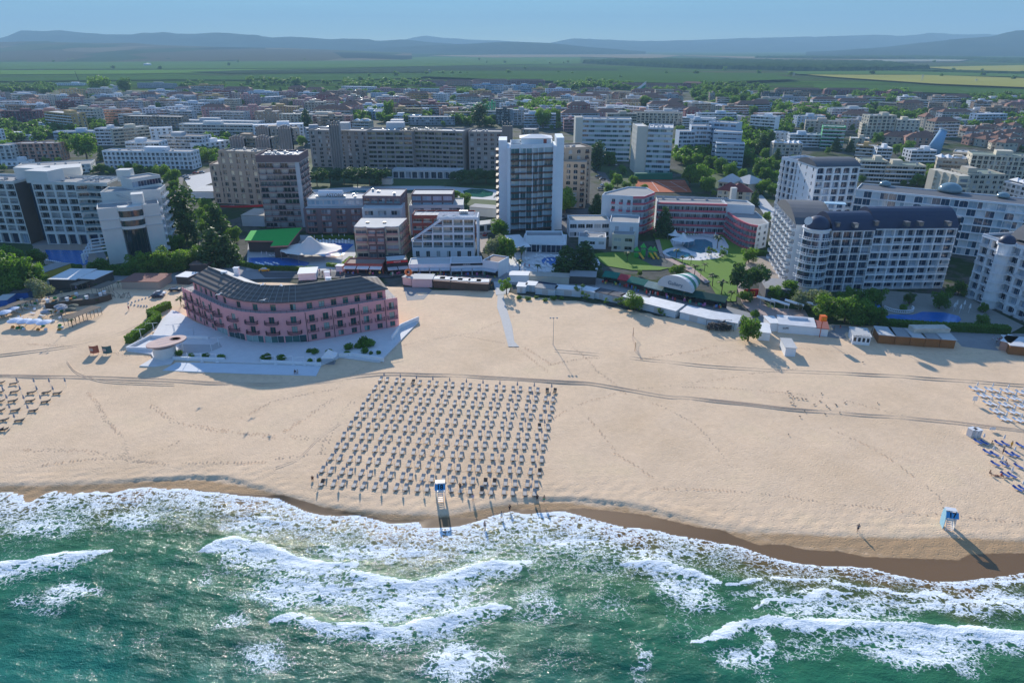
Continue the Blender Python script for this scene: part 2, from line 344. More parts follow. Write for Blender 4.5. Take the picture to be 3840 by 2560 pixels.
for Wf,a,b,ra,rb,v in blobs:
    c0=G(Wf(a,b),SEA); cx=G(Wf(a+ra,b),SEA); cy=G(Wf(a,b+rb),SEA); rx,ry=abs(cx[0]-c0[0]),abs(cy[1]-c0[1])
    e=np.exp(-((X-c0[0]+jx)/rx)**2-((Y-c0[1]+jy)/ry)**2); dens=np.maximum(dens,(v+.06)*e**.6)
dens=np.clip(dens,0,1)
sw=np.clip((off+.2)/7,0,1)
Zs+=(waves(X,Y*1.9,[(12,.11,6),(5,.05,8),(2.3,.028,10),(1.3,.016,10)],31)+.07)*sw
Zs=SEA+.035+Zs-np.clip(-off*.4,0,1.5)
k=NT('sea_water'); p=k.pos()
dn=at('foam'); of=at('off')
big=k.noise(p,.07,3,.6,.6)
c=k.ramp(k.math('ADD',k.math('MULTIPLY',of,1/60.),k.math('MULTIPLY',k.math('SUBTRACT',big,.5),.35)),[(0,(.17,.105,.04)),(.07,(.10,.115,.035)),(.2,(.045,.15,.065)),(.42,(.026,.155,.083)),(.55,(.016,.115,.072)),(.68,(.022,.16,.115)),(.9,(.028,.19,.148))])
w1=k.mapv(p,(1,1.25,1),.15)
wa=k.n('TexNoise'); wa.inputs['Scale'].default_value=1.1; wa.inputs['Detail'].default_value=3; k.l(w1,wa.inputs['Vector'])
vv=k.n('VectorMath',operation='MULTIPLY_ADD'); k.l(wa.outputs['Color'],vv.inputs[0]); vv.inputs[1].default_value=(1.1,1.1,1.1); k.l(w1,vv.inputs[2])
def ridg(sc_,det):
    n=k.noise(vv.outputs[0],sc_,det,.55); return k.math('SUBTRACT',1,k.math('ABSOLUTE',k.math('MULTIPLY_ADD',n,5,-2.5)),clamp=True)
r1=ridg(.34,2); r2=ridg(.72,2); n4=k.noise(p,3.5,3,.65)
rr=k.math('ADD',k.math('MULTIPLY',k.math('MAXIMUM',k.math('MULTIPLY',r1,.92),r2),.58),k.math('MULTIPLY',n4,.36))
lo=k.math('SUBTRACT',1.0,dn)
ff=k.math('MULTIPLY',k.math('SUBTRACT',rr,k.math('MULTIPLY_ADD',lo,1.0,.01)),6.5,clamp=True)
fm=k.math('MULTIPLY',ff,k.math('MULTIPLY_ADD',n4,.7,.58),clamp=True)
c=k.mix(fm,c,(.86,.92,.95)); k.l(c,k.b.inputs['Base Color'])
k.l(k.ramp(fm,[(0,.10),(.5,.8)]),k.b.inputs['Roughness']); k.b.inputs['IOR'].default_value=1.33; k.b.inputs['Specular IOR Level'].default_value=.24
bh=k.math('ADD',k.math('ADD',k.noise(k.mapv(p,(1,1.6,1)),1.0,5,.62),k.math('MULTIPLY',k.noise(p,4,3,.6),.28)),k.math('MULTIPLY',ff,.12))
k.bump(bh,.20,1)
sea=grid_mesh('sea_water',xs2,ys2,Zs,k.m,{'foam':dens,'off':np.clip(off,0,100)},keep=(off[:-1,:-1]>-1.6)); tag(sea,kind='structure')
b=MB(); b.face([(-900,-600,SEA-.3),(900,-600,SEA-.3),(900,46.5,SEA-.3),(-900,46.5,SEA-.3)])
b.face([(-900,46.5,SEA-.3),(-164,46.5,SEA-.3),(-164,118,SEA-.3),(-900,118,SEA-.3)]); b.face([(164,46.5,SEA-.3),(900,46.5,SEA-.3),(900,100,SEA-.3),(164,100,SEA-.3)])
struct('open_sea',b,mat('deep_sea',(.01,.09,.07),.15,.2,.02))
# ---- tyre ruts across the beach
RUT=mat('rut_sand',(.66,.49,.34),.95,.15,2)
def track(pts,wid=.15,hh=.02):
    P=[G(p,.12) for p in pts]; b=MB(); n=len(P)
    fine=[]
    for i in range(n-1):
        for q in range(8): fine.append(P[i].lerp(P[i+1],q/8))
    fine.append(P[-1])
    for _ in range(6): fine=[fine[0]]+[(fine[i-1]+fine[i]*2+fine[i+1])/4 for i in range(1,len(fine)-1)]+[fine[-1]]
    rows=[]
    for i,q in enumerate(fine):
        d=(fine[min(i+1,len(fine)-1)]-fine[max(i-1,0)]).normalized(); nn=Vector((-d[1],d[0],0))
        rows.append([q+nn*wid*1.2+Vector((0,0,-.12)),q+nn*wid*.5+Vector((0,0,hh)),q-nn*wid*.5+Vector((0,0,hh)),q-nn*wid*1.0+Vector((0,0,-.12))])
    for i in range(len(rows)-1):
        for j in range(3): b.face([rows[i][j],rows[i+1][j],rows[i+1][j+1],rows[i][j+1]][::-1])
    tag(b.build('tyre_track',RUT),kind='structure')
mainln=[B1(0,372),B1(300,378),B1(700,385),B1(1100,400),B1(1500,425),B1(1800,432),B1(2100,428),B1(2300,405)]+[B2(330,150),B2(500,118),B2(720,95),B2(1000,100),B2(1400,115),B2(1900,145),B2(2352,170)]+[(2250,1437),(2330,1450),(2430,1470),(2520,1485)]+[B3(0,705),B3(400,745),B3(700,780),B3(1100,815),B3(1600,850),B3(1900,880),B3(2352,935)]
def sh_(ln,dy,dx=0): return [(a+dx,b_+dy) for a,b_ in ln]
for dy in (0,2.2,9,11.5): track(sh_(mainln,dy))
track([(a,b_+5+5*math.sin(a/300)) for a,b_ in mainln],.1,.03)
for dy in (0,8): track(sh_([B1(0,235),B1(300,200),B1(600,160),B1(850,80),B1(980,20)],dy),.12,.03)
for dy in (0,7): track(sh_([B1(460,280),B1(520,360),B1(700,420),B1(1200,440)],dy),.1,.02)
for dy in (0,9): track(sh_([(2080,1310),(2300,1330),(2500,1352),(2650,1368),(2900,1385),(3300,1400),(3840,1440)],dy),.12,.025)
for dy in (0,8): track(sh_([B1(1900,1010),B1(2050,960),B1(2200,800),B1(2352,700)],dy),.1,.02)

# trails of footprints: small facets in darker sand, tilted away from the low sun to shade
FPM=mat('print_sand',(.62,.455,.305),.95,.1,2); rt=random.Random(14); b=MB()
trails=[[B1(600,500),B1(700,700),B1(800,800),B1(880,980)],[B1(300,990),B1(700,960),B1(1200,1000),B1(1900,960),B1(2250,900)],[B1(1050,580),B1(1180,700),B1(1500,760),B1(2000,800),B1(2300,820)],[B1(1650,680),B1(1900,560),B1(2352,470)],[B1(1950,760),B1(2100,680),B1(2340,520)],[B1(150,900),B1(600,920),B1(1000,990)],[B1(900,960),B1(1080,910),B1(1230,850),B1(1290,820)],
[(2000,1620),(2150,1530),(2330,1470),(2560,1440),(2800,1400),(3000,1375)],[(1960,1300),(2060,1370),(2200,1345),(2400,1350),(2700,1290)],[(2150,1300),(2230,1390),(2350,1480)],[(2380,1480),(2600,1590),(2750,1760)],[(2200,1560),(2300,1700),(2450,1800)],[(2560,1450),(2900,1470),(3150,1500),(3400,1560)],[(2600,1340),(2900,1300),(3300,1330),(3700,1320)],[(1650,1250),(1900,1290),(2070,1400)],[(1300,1420),(1500,1300),(1800,1240),(1930,1180)],[(1200,1700),(1250,1600),(1330,1500)],[(3100,1600),(3300,1700),(3500,1850),(3560,1960)],[(2450,1830),(2800,1850),(3200,1900),(3500,1930),(3840,1950)],[(100,1290),(500,1330),(800,1400),(1150,1420)]]
for tr in trails:
    for off_ in ((0,rt.uniform(-1.2,1.2)) if rt.random()<.4 else (0,)):
        P=[G(q,.16) for q in tr]; 
        for i in range(len(P)-1):
            L_=(P[i+1]-P[i]).length; n_=int(L_/.75); u=(P[i+1]-P[i])/L_; nn=Vector((-u[1],u[0],0))
            for j in range(n_):
                if rt.random()<.3: continue
                c=P[i]+u*(j*.75)+nn*(off_+(.16 if j%2 else -.16)+.8*math.sin((i*9+j)*.09)+rt.uniform(-.12,.12)); w_=rt.uniform(.12,.2)
                b.face([c+Vector((-w_,-.16,-.03)),c+Vector((w_,-.16,-.03)),c+Vector((w_,.14,.02)),c+Vector((-w_,.14,.02))])
tag(b.build('footprints',FPM),'trails of footprints crossing the open sand','footprints',kind='stuff')
# ---- labels that single out each member of a group by its order from the left
ONES='first second third fourth fifth sixth seventh eighth ninth tenth eleventh twelfth thirteenth fourteenth fifteenth sixteenth seventeenth eighteenth nineteenth'.split()
def ordn(i):
    if i<=19: return ONES[i-1]
    t=['','','twent','thirt','fort','fift','sixt','sevent','eight','ninet'][i//10]
    return t+'ieth' if i%10==0 else t+'y-'+ONES[i%10-1]
LABELS={}
def reg(o,prefix,where,group=None):
    LABELS.setdefault(where,[]).append((o,prefix)); o['group']=group or where; return o
def relabel():
    for where,ls in LABELS.items():
        ls.sort(key=lambda q:pr(wloc(q[0]))[0]); n=len(ls)
        for i,(o,pf) in enumerate(ls):
            o['label']=(pf+' '+where) if n==1 else pf+', '+(('leftmost' if i==0 else 'rightmost' if i==n-1 else ordn(i+1)+' from left')+' '+where)
# ================================================================ land, fields, hills, haze
T=lambda x,y:(x/1.8375,y/1.8375)      # running coordinates of the three top strips: second strip +2352, third +4704
k=NT('town_ground'); p=k.pos()
a=k.noise(p,.035,5,.65); b_=k.noise(p,.4,4,.6)
c=k.ramp(a,[(.35,(.055,.065,.05)),(.47,(.11,.11,.10)),(.55,(.04,.065,.022)),(.63,(.045,.07,.022)),(.72,(.10,.10,.095))])  # ground tones kept dark so gaps between buildings read as shadow
k.l(k.mix(1,c,k.ramp(b_,[(.3,.8),(.7,1.1)]),'MULTIPLY'),k.b.inputs['Base Color']); k.b.inputs['Roughness'].default_value=.9; k.b.inputs['Specular IOR Level'].default_value=0.05
b=MB(); b.face([(-2200,150,-.16),(2200,150,-.16),(2200,1500,-.16),(-2200,1500,-.16)]); struct('ground',b,k.m)
k=NT('plain'); p=k.pos()
a=k.noise(k.mapv(p,(.0012,.004,1)),1,6,.62); b_=k.noise(k.mapv(p,(.01,.03,1)),1,4,.6)
c=k.ramp(a,[(.32,(.06,.07,.03)),(.42,(.045,.085,.022)),(.5,(.07,.135,.025)),(.56,(.055,.085,.03)),(.66,(.12,.11,.055))])
k.l(k.mix(1,c,k.ramp(b_,[(.3,.75),(.7,1.2)]),'MULTIPLY'),k.b.inputs['Base Color']); k.b.inputs['Roughness'].default_value=.95; k.b.inputs['Specular IOR Level'].default_value=0
b=MB(); 
b.face([(-30000,1100,-.5),(30000,1100,-.5),(30000,30000,-.5),(-30000,30000,-.5)]); b.face([(-30000,150,-.5),(-2200,150,-.5),(-2200,1100,-.5),(-30000,1100,-.5)]); b.face([(2200,150,-.5),(30000,150,-.5),(30000,1100,-.5),(2200,1100,-.5)])
struct('plain',b,k.m)
def fieldmat(n,c): return mat('field_'+n,tuple(x*1.25 for x in c),.95,.22,.004,spec=0)
FG=fieldmat('green',(.075,.135,.035)); FD=fieldmat('dark',(.04,.06,.03)); FT=fieldmat('tan',(.20,.16,.095)); FY=fieldmat('yellow',(.27,.26,.07)); FM=fieldmat('mid',(.055,.105,.03)); FB=fieldmat('brown',(.15,.11,.07)); FP=fieldmat('pale',(.22,.23,.18)); FL=fieldmat('lime',(.10,.18,.035))
q=.6
for poly,m in [([(-800,490),(0,486),(900,486),(1600,480),(2352,477),(2352,490),(1500,502),(900,512),(0,516),(-800,520)],FL),
 ([(0,430),(1000,428),(2352,405),(3100,392),(4000,390),(4000,440),(3300,452),(2352,470),(1400,478),(0,480)],FG),
 ([(1300,500),(1800,485),(2352,478),(3100,458),(4250,478),(4250,498),(3000,500),(2352,505),(1600,510)],FD),
 ([(-800,540),(600,535),(1800,525),(2600,520),(3300,528),(2352,560),(1200,555),(-800,575)],FM),
 ([(2900,385),(3400,368),(4300,368),(4700,385),(4500,408),(4000,395),(3400,400)],FT),
 ([(4704,388),(5200,408),(6000,418),(7000,410),(7000,400),(6100,400),(5300,395),(4704,384)],FT),
 ([(4704+850,522),(4704+1700,525),(7056,547),(7600,552),(7600,625),(7056,612),(4704+1750,588),(4704+1050,540)],FY),
 ([(4704+700,500),(4704+1600,494),(7056,512),(7056,540),(4704+1500,522),(4704+800,520)],FG),
 ([(4704+1640,470),(7056,456),(7500,455),(7500,500),(7056,502),(4704+1900,490)],FY),
 ([(4704+600,412),(4704+1300,425),(4704+1200,434),(4704+650,420)],FT),
 ([(4704+1200,418),(4704+2000,412),(4704+1900,430),(4704+1400,432)],FP),
 ([(4704+900,590),(7056,640),(7600,660),(7600,700),(7056,680),(4704+900,630)],FM),
 ([(3000,500),(4300,500),(5300,520),(5500,560),(4704,590),(3600,570),(2900,540)],FM),
 ([(2352+1480,362),(2352+1700,350),(2352+2100,368),(2352+1800,376)],FP),
 ([(0,395),(700,392),(1100,400),(1500,385),(2200,372),(2800,370),(3300,372),(2900,390),(2352,400),(1400,412),(500,425),(0,428)],FM)]:
    q+=.35; P=[G(T(*t)) for t in poly]; sheet('field',[Vector((v[0],v[1],q)) for v in P],q,m)
# forested ridges: real relief at kilometres of distance
k=NT('hill_forest'); p=k.pos(); a=k.noise(p,.0016,6,.65); k.l(k.ramp(a,[(.35,(.010,.022,.012)),(.55,(.022,.038,.018)),(.7,(.045,.05,.028))]),k.b.inputs['Base Color']); k.b.inputs['Roughness'].default_value=1; k.b.inputs['Specular IOR Level'].default_value=0; HILL=k.m
def crest(pts,D):
    o=[]
    for a_,b__ in pts:
        r=ray(T(a_,b__)); t=D/r[1]; o.append((r[0]*t,H+r[2]*t))
    return o
def ridge(pts,D,front=2600,back=2200,m=HILL,base=0,seed=3,rough=1.0,name='hills'):
    C_=crest(pts,D); xs_=np.arange(C_[0][0],C_[-1][0],90.); zc=np.interp(xs_,[c[0] for c in C_],[c[1] for c in C_])
    v=np.concatenate([np.linspace(-front,0,26),np.linspace(0,back,9)[1:]]); YY=v[:,None]+D+0*xs_[None,:]; XX=xs_[None,:]*(YY/D)
    pf=np.where(v<0,smooth01(1+v/front)**1.0,1-.9*smooth01(v/back))[:,None]
    n=waves(XX,YY,[(900,.12,6),(400,.06,6),(200,.03,6)],seed)*rough
    Zr=base-6+(zc[None,:]-base+6)*np.clip(pf*(1+n*np.minimum(1,np.abs(v[:,None])/600)),-.2,1.0)
    ny,nx=Zr.shape; me=bpy.data.meshes.new(name); co=np.stack([XX,YY,Zr],-1).reshape(-1,3); i=np.arange(ny-1)[:,None]*nx+np.arange(nx-1); qd=np.stack([i,i+1,i+nx+1,i+nx],-1).reshape(-1,4)
    me.from_pydata(co.tolist(),[],qd.tolist()); me.polygons.foreach_set('use_smooth',[True]*len(me.polygons)); me.materials.append(m); o=bpy.data.objects.new(name,me); COL.objects.link(o); tag(o,kind='structure')
t2,t3=2352,4704
ridge([(-2500,240),(-1500,250),(-600,270),(0,268),(60,250),(100,230),(150,210),(320,217),(400,208),(520,222),(700,238),(900,240),(1000,228),(1050,232),(1130,220),(1200,232),(1330,236),(1500,225),(1600,235),(1750,245),(1880,260),(2000,255),(2150,262),(2300,275),(t2+0,268),(t2+180,270),(t2+250,285),(t2+430,272),(t2+600,292),(t2+1000,318),(t2+1400,352)],10500,2400,seed=3)
ridge([(t2-300,339),(t2+100,310),(t2+400,285),(t2+500,260),(t2+580,249),(t2+700,262),(t2+900,276),(t2+1100,282),(t2+1250,292),(t2+1460,300),(t2+1700,312),(t2+2100,339)],15500,3000,seed=5)
ridge([(t2-100,357),(t2+200,340),(t2+500,318),(t2+900,302),(t2+1100,290),(t2+1230,291),(t2+1450,298),(t2+1700,325),(t2+2100,357)],9000,1800,seed=6)
ridge([(t2+1150,342),(t2+1350,318),(t2+1450,295),(t2+1560,272),(t2+1640,267),(t2+1800,275),(t2+2100,285),(t3,280),(t3+200,273),(t3+350,268),(t3+600,260),(t3+900,255),(t3+1300,243),(t3+1500,250),(t3+1700,232),(t3+2000,240),(t3+2200,240),(t3+2352,235),(t3+3500,240)],14000,3600,seed=7)
ridge([(t3+850,361),(t3+1100,347),(t3+1400,325),(t3+1600,300),(t3+1900,270),(t3+2150,250),(t3+2230,225),(t3+2300,213),(t3+2352,210),(t3+2700,195),(t3+3600,200)],8500,2300,seed=8)
k=NT('foothill_fields'); p=k.pos(); v=k.n('TexVoronoi',voronoi_dimensions='2D'); v.inputs['Scale'].default_value=1; k.l(k.mapv(p,(.0028,.0010,1),.25),v.inputs['Vector'])
k.l(k.ramp(v.outputs['Color'],[(.25,(.10,.085,.05)),(.4,(.05,.075,.03)),(.5,(.17,.14,.09)),(.62,(.022,.03,.018)),(.75,(.08,.10,.04))],'CONSTANT'),k.b.inputs['Base Color']); k.b.inputs['Roughness'].default_value=1; k.b.inputs['Specular IOR Level'].default_value=0
ridge([(-2500,280),(-500,288),(0,292),(300,288),(600,298),(800,300),(900,296),(1100,312),(1500,325),(2000,334),(2352,348),(2900,368)],7200,3600,1500,k.m,seed=9,rough=.5)
# a far wood that reads as one mass
def wood(poly,hh,seed=1,step=9.):
    P=[G(T(*t)) for t in poly]; x0,x1=min(v[0] for v in P),max(v[0] for v in P); y0,y1=min(v[1] for v in P),max(v[1] for v in P)
    xs_=np.arange(x0,x1,step); ys_=np.arange(y0,y1,step*1.6); X_,Y_=np.meshgrid(xs_,ys_); inn=inpoly(X_,Y_,P)
    Zq=np.where(inn,hh*(.62+.38*RNG.rand(*X_.shape))+waves(X_,Y_,[(60,1.5,4)],seed),-2); o=grid_mesh('forest',xs_,ys_,Zq,WOODM,smooth=False,keep=(inn[:-1,:-1]|inn[1:,1:])); return tag(o,kind='stuff')
k=NT('far_leaves'); p=k.pos(); a=k.noise(p,.05,4,.7); k.l(k.ramp(a,[(.35,(.018,.045,.015)),(.65,(.055,.10,.03))]),k.b.inputs['Base Color']); k.b.inputs['Roughness'].default_value=1; k.b.inputs['Specular IOR Level'].default_value=0; WOODM=k.m
wood([(t2+1660,437),(t2+1900,422),(t3,420),(t3+700,432),(t3+1350,440),(t3+1700,482),(t3+1100,497),(t3+500,482),(t3,472),(t2+2100,458)],17)
wood([(t3+500,400),(t3+1000,398),(t3+1600,395),(t3+2352,415),(t3+2352,424),(t3+1600,412),(t3+900,410),(t3+500,404)],16,2,16)
wood([(t3+2000,425),(t3+2352,428),(7600,430),(7600,440),(t3+2352,436)],14,3,14)
wood([(1100,392),(1300,378),(1700,374),(2300,384),(2352,400),(2000,412),(1500,416),(1100,420)],11,4,16)
wood([(t2-10,385),(t2+500,378),(t2+1100,374),(t2+1100,379),(t2+500,386),(t2,400)],11,5,16)
wood([(600,395),(800,388),(1000,400),(1010,418),(800,420),(620,410)],10,6,14)
wood([(t3+1500,492),(t3+2352,512),(7600,520),(7600,526),(t3+2352,519),(t3+1500,498)],9,7,8)
hz=MB(); hz.box((0,6700,-3),(44000,24600,760)); ho=hz.build('haze',bpy.data.materials.new('haze_air')); tag(ho,'thin bluish haze lying over the plain and the hills','haze',kind='stuff')
hm=ho.data.materials[0]; hm.use_nodes=True; t=hm.node_tree; t.nodes.clear(); o_=t.nodes.new('ShaderNodeOutputMaterial'); pv=t.nodes.new('ShaderNodeVolumePrincipled'); pv.inputs["Color"].default_value=(.45,.76,1,1); pv.inputs["Density"].default_value=1.05e-4; pv.inputs['Anisotropy'].default_value=0.0; t.links.new(pv.outputs[0],o_.inputs['Volume'])
# ================================================================ building kit
WHITE=(.78,.79,.80)
def wall(n,c,v=.08): return mat('wall_'+n,c,.85,v,.4,spec=.2)
MW=wall('white',WHITE); 
GL=glass('pane_dark',(.015,.022,.03),(.05,.065,.075),.55,(.42,.44,.45)); GLG=glass('pane_green',(.02,.07,.075),(.05,.15,.14),.5,(.30,.42,.40)); GLB=glass('pane_blue',(.012,.03,.07),(.03,.07,.13),.6,(.35,.42,.5)); GLR=glass('pane_reflecting',(.10,.12,.12),(.25,.22,.18),.45,(.55,.5,.42)); GLC=glass('pane_curtain',(.20,.23,.26),(.5,.52,.54),.45,(.05,.06,.08))
FRW=mat('frame_white',(.7,.7,.7),.5,.05); FRD=mat('frame_dark',(.05,.045,.05),.5,.1); FRG=mat('frame_grey',(.25,.26,.28),.5,.1)
RFG=mat('roof_grey',(.30,.30,.30),.9,.25,.12); RFL=mat('roof_light',(.50,.50,.49),.85,.22,.12); RFD=mat('roof_dark',(.10,.10,.11),.9,.25,.12); RFW=mat('roof_white',(.74,.74,.73),.8,.12,.12); RFT=wave_mat('roof_terracotta',(.25,.125,.09),(.34,.18,.13),2.2,0,'X',.8,.05); RFN=mat('roof_greenish',(.20,.25,.20),.9,.25,.12); RFB=mat('roof_tan',(.42,.38,.32),.9,.2,.12)
METAL=mat('metal_grey',(.42,.44,.46),.45,.2,1,metal=.6); RAILD=mat('rail_dark',(.03,.03,.035),.5,.1); GLP=mat('rail_glass',(.18,.26,.28),.12,.2,spec=.7)
def offset_poly(P,d):
    """inset (d>0) a closed counter-clockwise polygon"""
    n=len(P); o=[]
    for i in range(n):
        a,b_,c=[Vector((P[j%n][0],P[j%n][1])) for j in (i-1,i,i+1)]
        u=(b_-a); v=(c-b_)
        if u.length<1e-6 or v.length<1e-6: o.append(b_.copy()); continue
        u.normalize(); v.normalize(); n1=Vector((-u[1],u[0])); n2=Vector((-v[1],v[0])); m=n1+n2
        if m.length<.2: m=n1
        m.normalize(); o.append(b_+m*(d/max(.35,m.dot(n1))))
    return o
def ccw(P):
    a=sum(P[i][0]*P[(i+1)%len(P)][1]-P[(i+1)%len(P)][0]*P[i][1] for i in range(len(P)))
    return P if a>0 else P[::-1]
def rect(p0,p1,dep):
    p0=Vector((p0[0],p0[1])); p1=Vector((p1[0],p1[1])); u=(p1-p0).normalized(); n=Vector((-u[1],u[0]))*dep
    return [p0,p1,p1+n,p0+n]
TPL={}
def tpl_window(w,h,kind,gl,fr):
    """one window: panes and frame, origin at its bottom centre, facing -Y"""
    w,h=round(w*5)/5,round(h*5)/5; key=('win',w,h,kind,gl.name,fr.name)
    if key in TPL: return TPL[key]
    b=MB(); f=.07; lv={'one':1,'two':2,'band':max(2,int(w/1.3)),'door':3}.get(kind,2)
    for i in range(lv):
        x0=-w/2+w*i/lv; x1=x0+w/lv; b.face([(x0,.0,0),(x1,.0,0),(x1,.0,h),(x0,.0,h)],0)
        b.box((x0,-.02,0),(f,.06,h),0,1)
    b.box((w/2,-.02,0),(f,.06,h),0,1); b.box((0,-.02,h-f),(w,.055,f),0,1); b.box((0,-.02,0),(w,.055,f),0,1)
    TPL[key]=('window',b,[gl,fr],w*h); return TPL[key]
def tpl_balc(w,d,hh,kind,slab,rail):
    w=round(w*5)/5; key=('bal',w,d,kind,slab.name,rail.name)
    if key in TPL: return TPL[key]
    b=MB(); n=8
    if kind in('round','roundbars'):
        pts=[(-w/2,0)]+[(-w/2*math.cos(math.pi*i/n),-d*(.35+.65*math.sin(math.pi*i/n))) for i in range(n+1)]+[(w/2,0)]
        b.prism(pts,-.15,0,0)
        for i in range(1,len(pts)-1 if False else len(pts)):
            p,q=pts[i-1],pts[i]
            if kind=='round': b.obox((p[0],p[1],hh/2-.05),(q[0],q[1],hh/2-.05),.1,hh-.1,1)
            else:
                b.bar((p[0],p[1],hh),(q[0],q[1],hh),.07,4,mi=1); b.bar((p[0],p[1],.1),(q[0],q[1],.1),.05,4,mi=1)
                for t_ in (0,.33,.66): b.bar((p[0]+(q[0]-p[0])*t_,p[1]+(q[1]-p[1])*t_,0),(p[0]+(q[0]-p[0])*t_,p[1]+(q[1]-p[1])*t_,hh),.045,3,mi=1,cap=False)
    else:
        if d>.3: b.box((0,-d/2,-.15),(w,d,.15),0,0)
        pts=[(-w/2,0),(-w/2,-d+.05),(w/2,-d+.05),(w/2,0)] if d>.3 else [(-w/2,-.03),(w/2,-.03)]
        for p,q in zip(pts[:-1],pts[1:]):
            if kind=='solid': b.obox((p[0],p[1],hh/2),(q[0],q[1],hh/2),.1,hh,1)
            elif kind=='glass': b.obox((p[0],p[1],hh/2),(q[0],q[1],hh/2),.03,hh-.1,1); b.bar((p[0],p[1],hh),(q[0],q[1],hh),.03,4,mi=0)
            elif kind=='balus':
                b.obox((p[0],p[1],hh-.06),(q[0],q[1],hh-.06),.16,.12,1); L_=math.hypot(q[0]-p[0],q[1]-p[1]); m=max(1,int(L_/.34))
                for i in range(m+1): t_=i/m; b.bar((p[0]+(q[0]-p[0])*t_,p[1]+(q[1]-p[1])*t_,0),(p[0]+(q[0]-p[0])*t_,p[1]+(q[1]-p[1])*t_,hh-.1),.07,4,mi=1,cap=False)
            else:
                b.bar((p[0],p[1],hh),(q[0],q[1],hh),.06,4,mi=1); L_=math.hypot(q[0]-p[0],q[1]-p[1]); m=max(1,int(L_/.4))
                b.bar((p[0],p[1],.12),(q[0],q[1],.12),.03,4,mi=1)
                for i in range(m+1): t_=i/m; b.bar((p[0]+(q[0]-p[0])*t_,p[1]+(q[1]-p[1])*t_,0),(p[0]+(q[0]-p[0])*t_,p[1]+(q[1]-p[1])*t_,hh),.04,3,mi=1,cap=False)
    TPL[key]=('balcony',b,[slab,rail],w*1.2); return TPL[key]
MESHC={}
def tmesh(t):
    k_=id(t[1])
    if k_ not in MESHC:
        me=bpy.data.meshes.new(t[0]); me.from_pydata([list(v) for v in t[1].v],[],t[1].f)
        for m in t[2]: me.materials.append(m)
        me.polygons.foreach_set('material_index',t[1].mi); me.update(); MESHC[k_]=me
    return MESHC[k_]
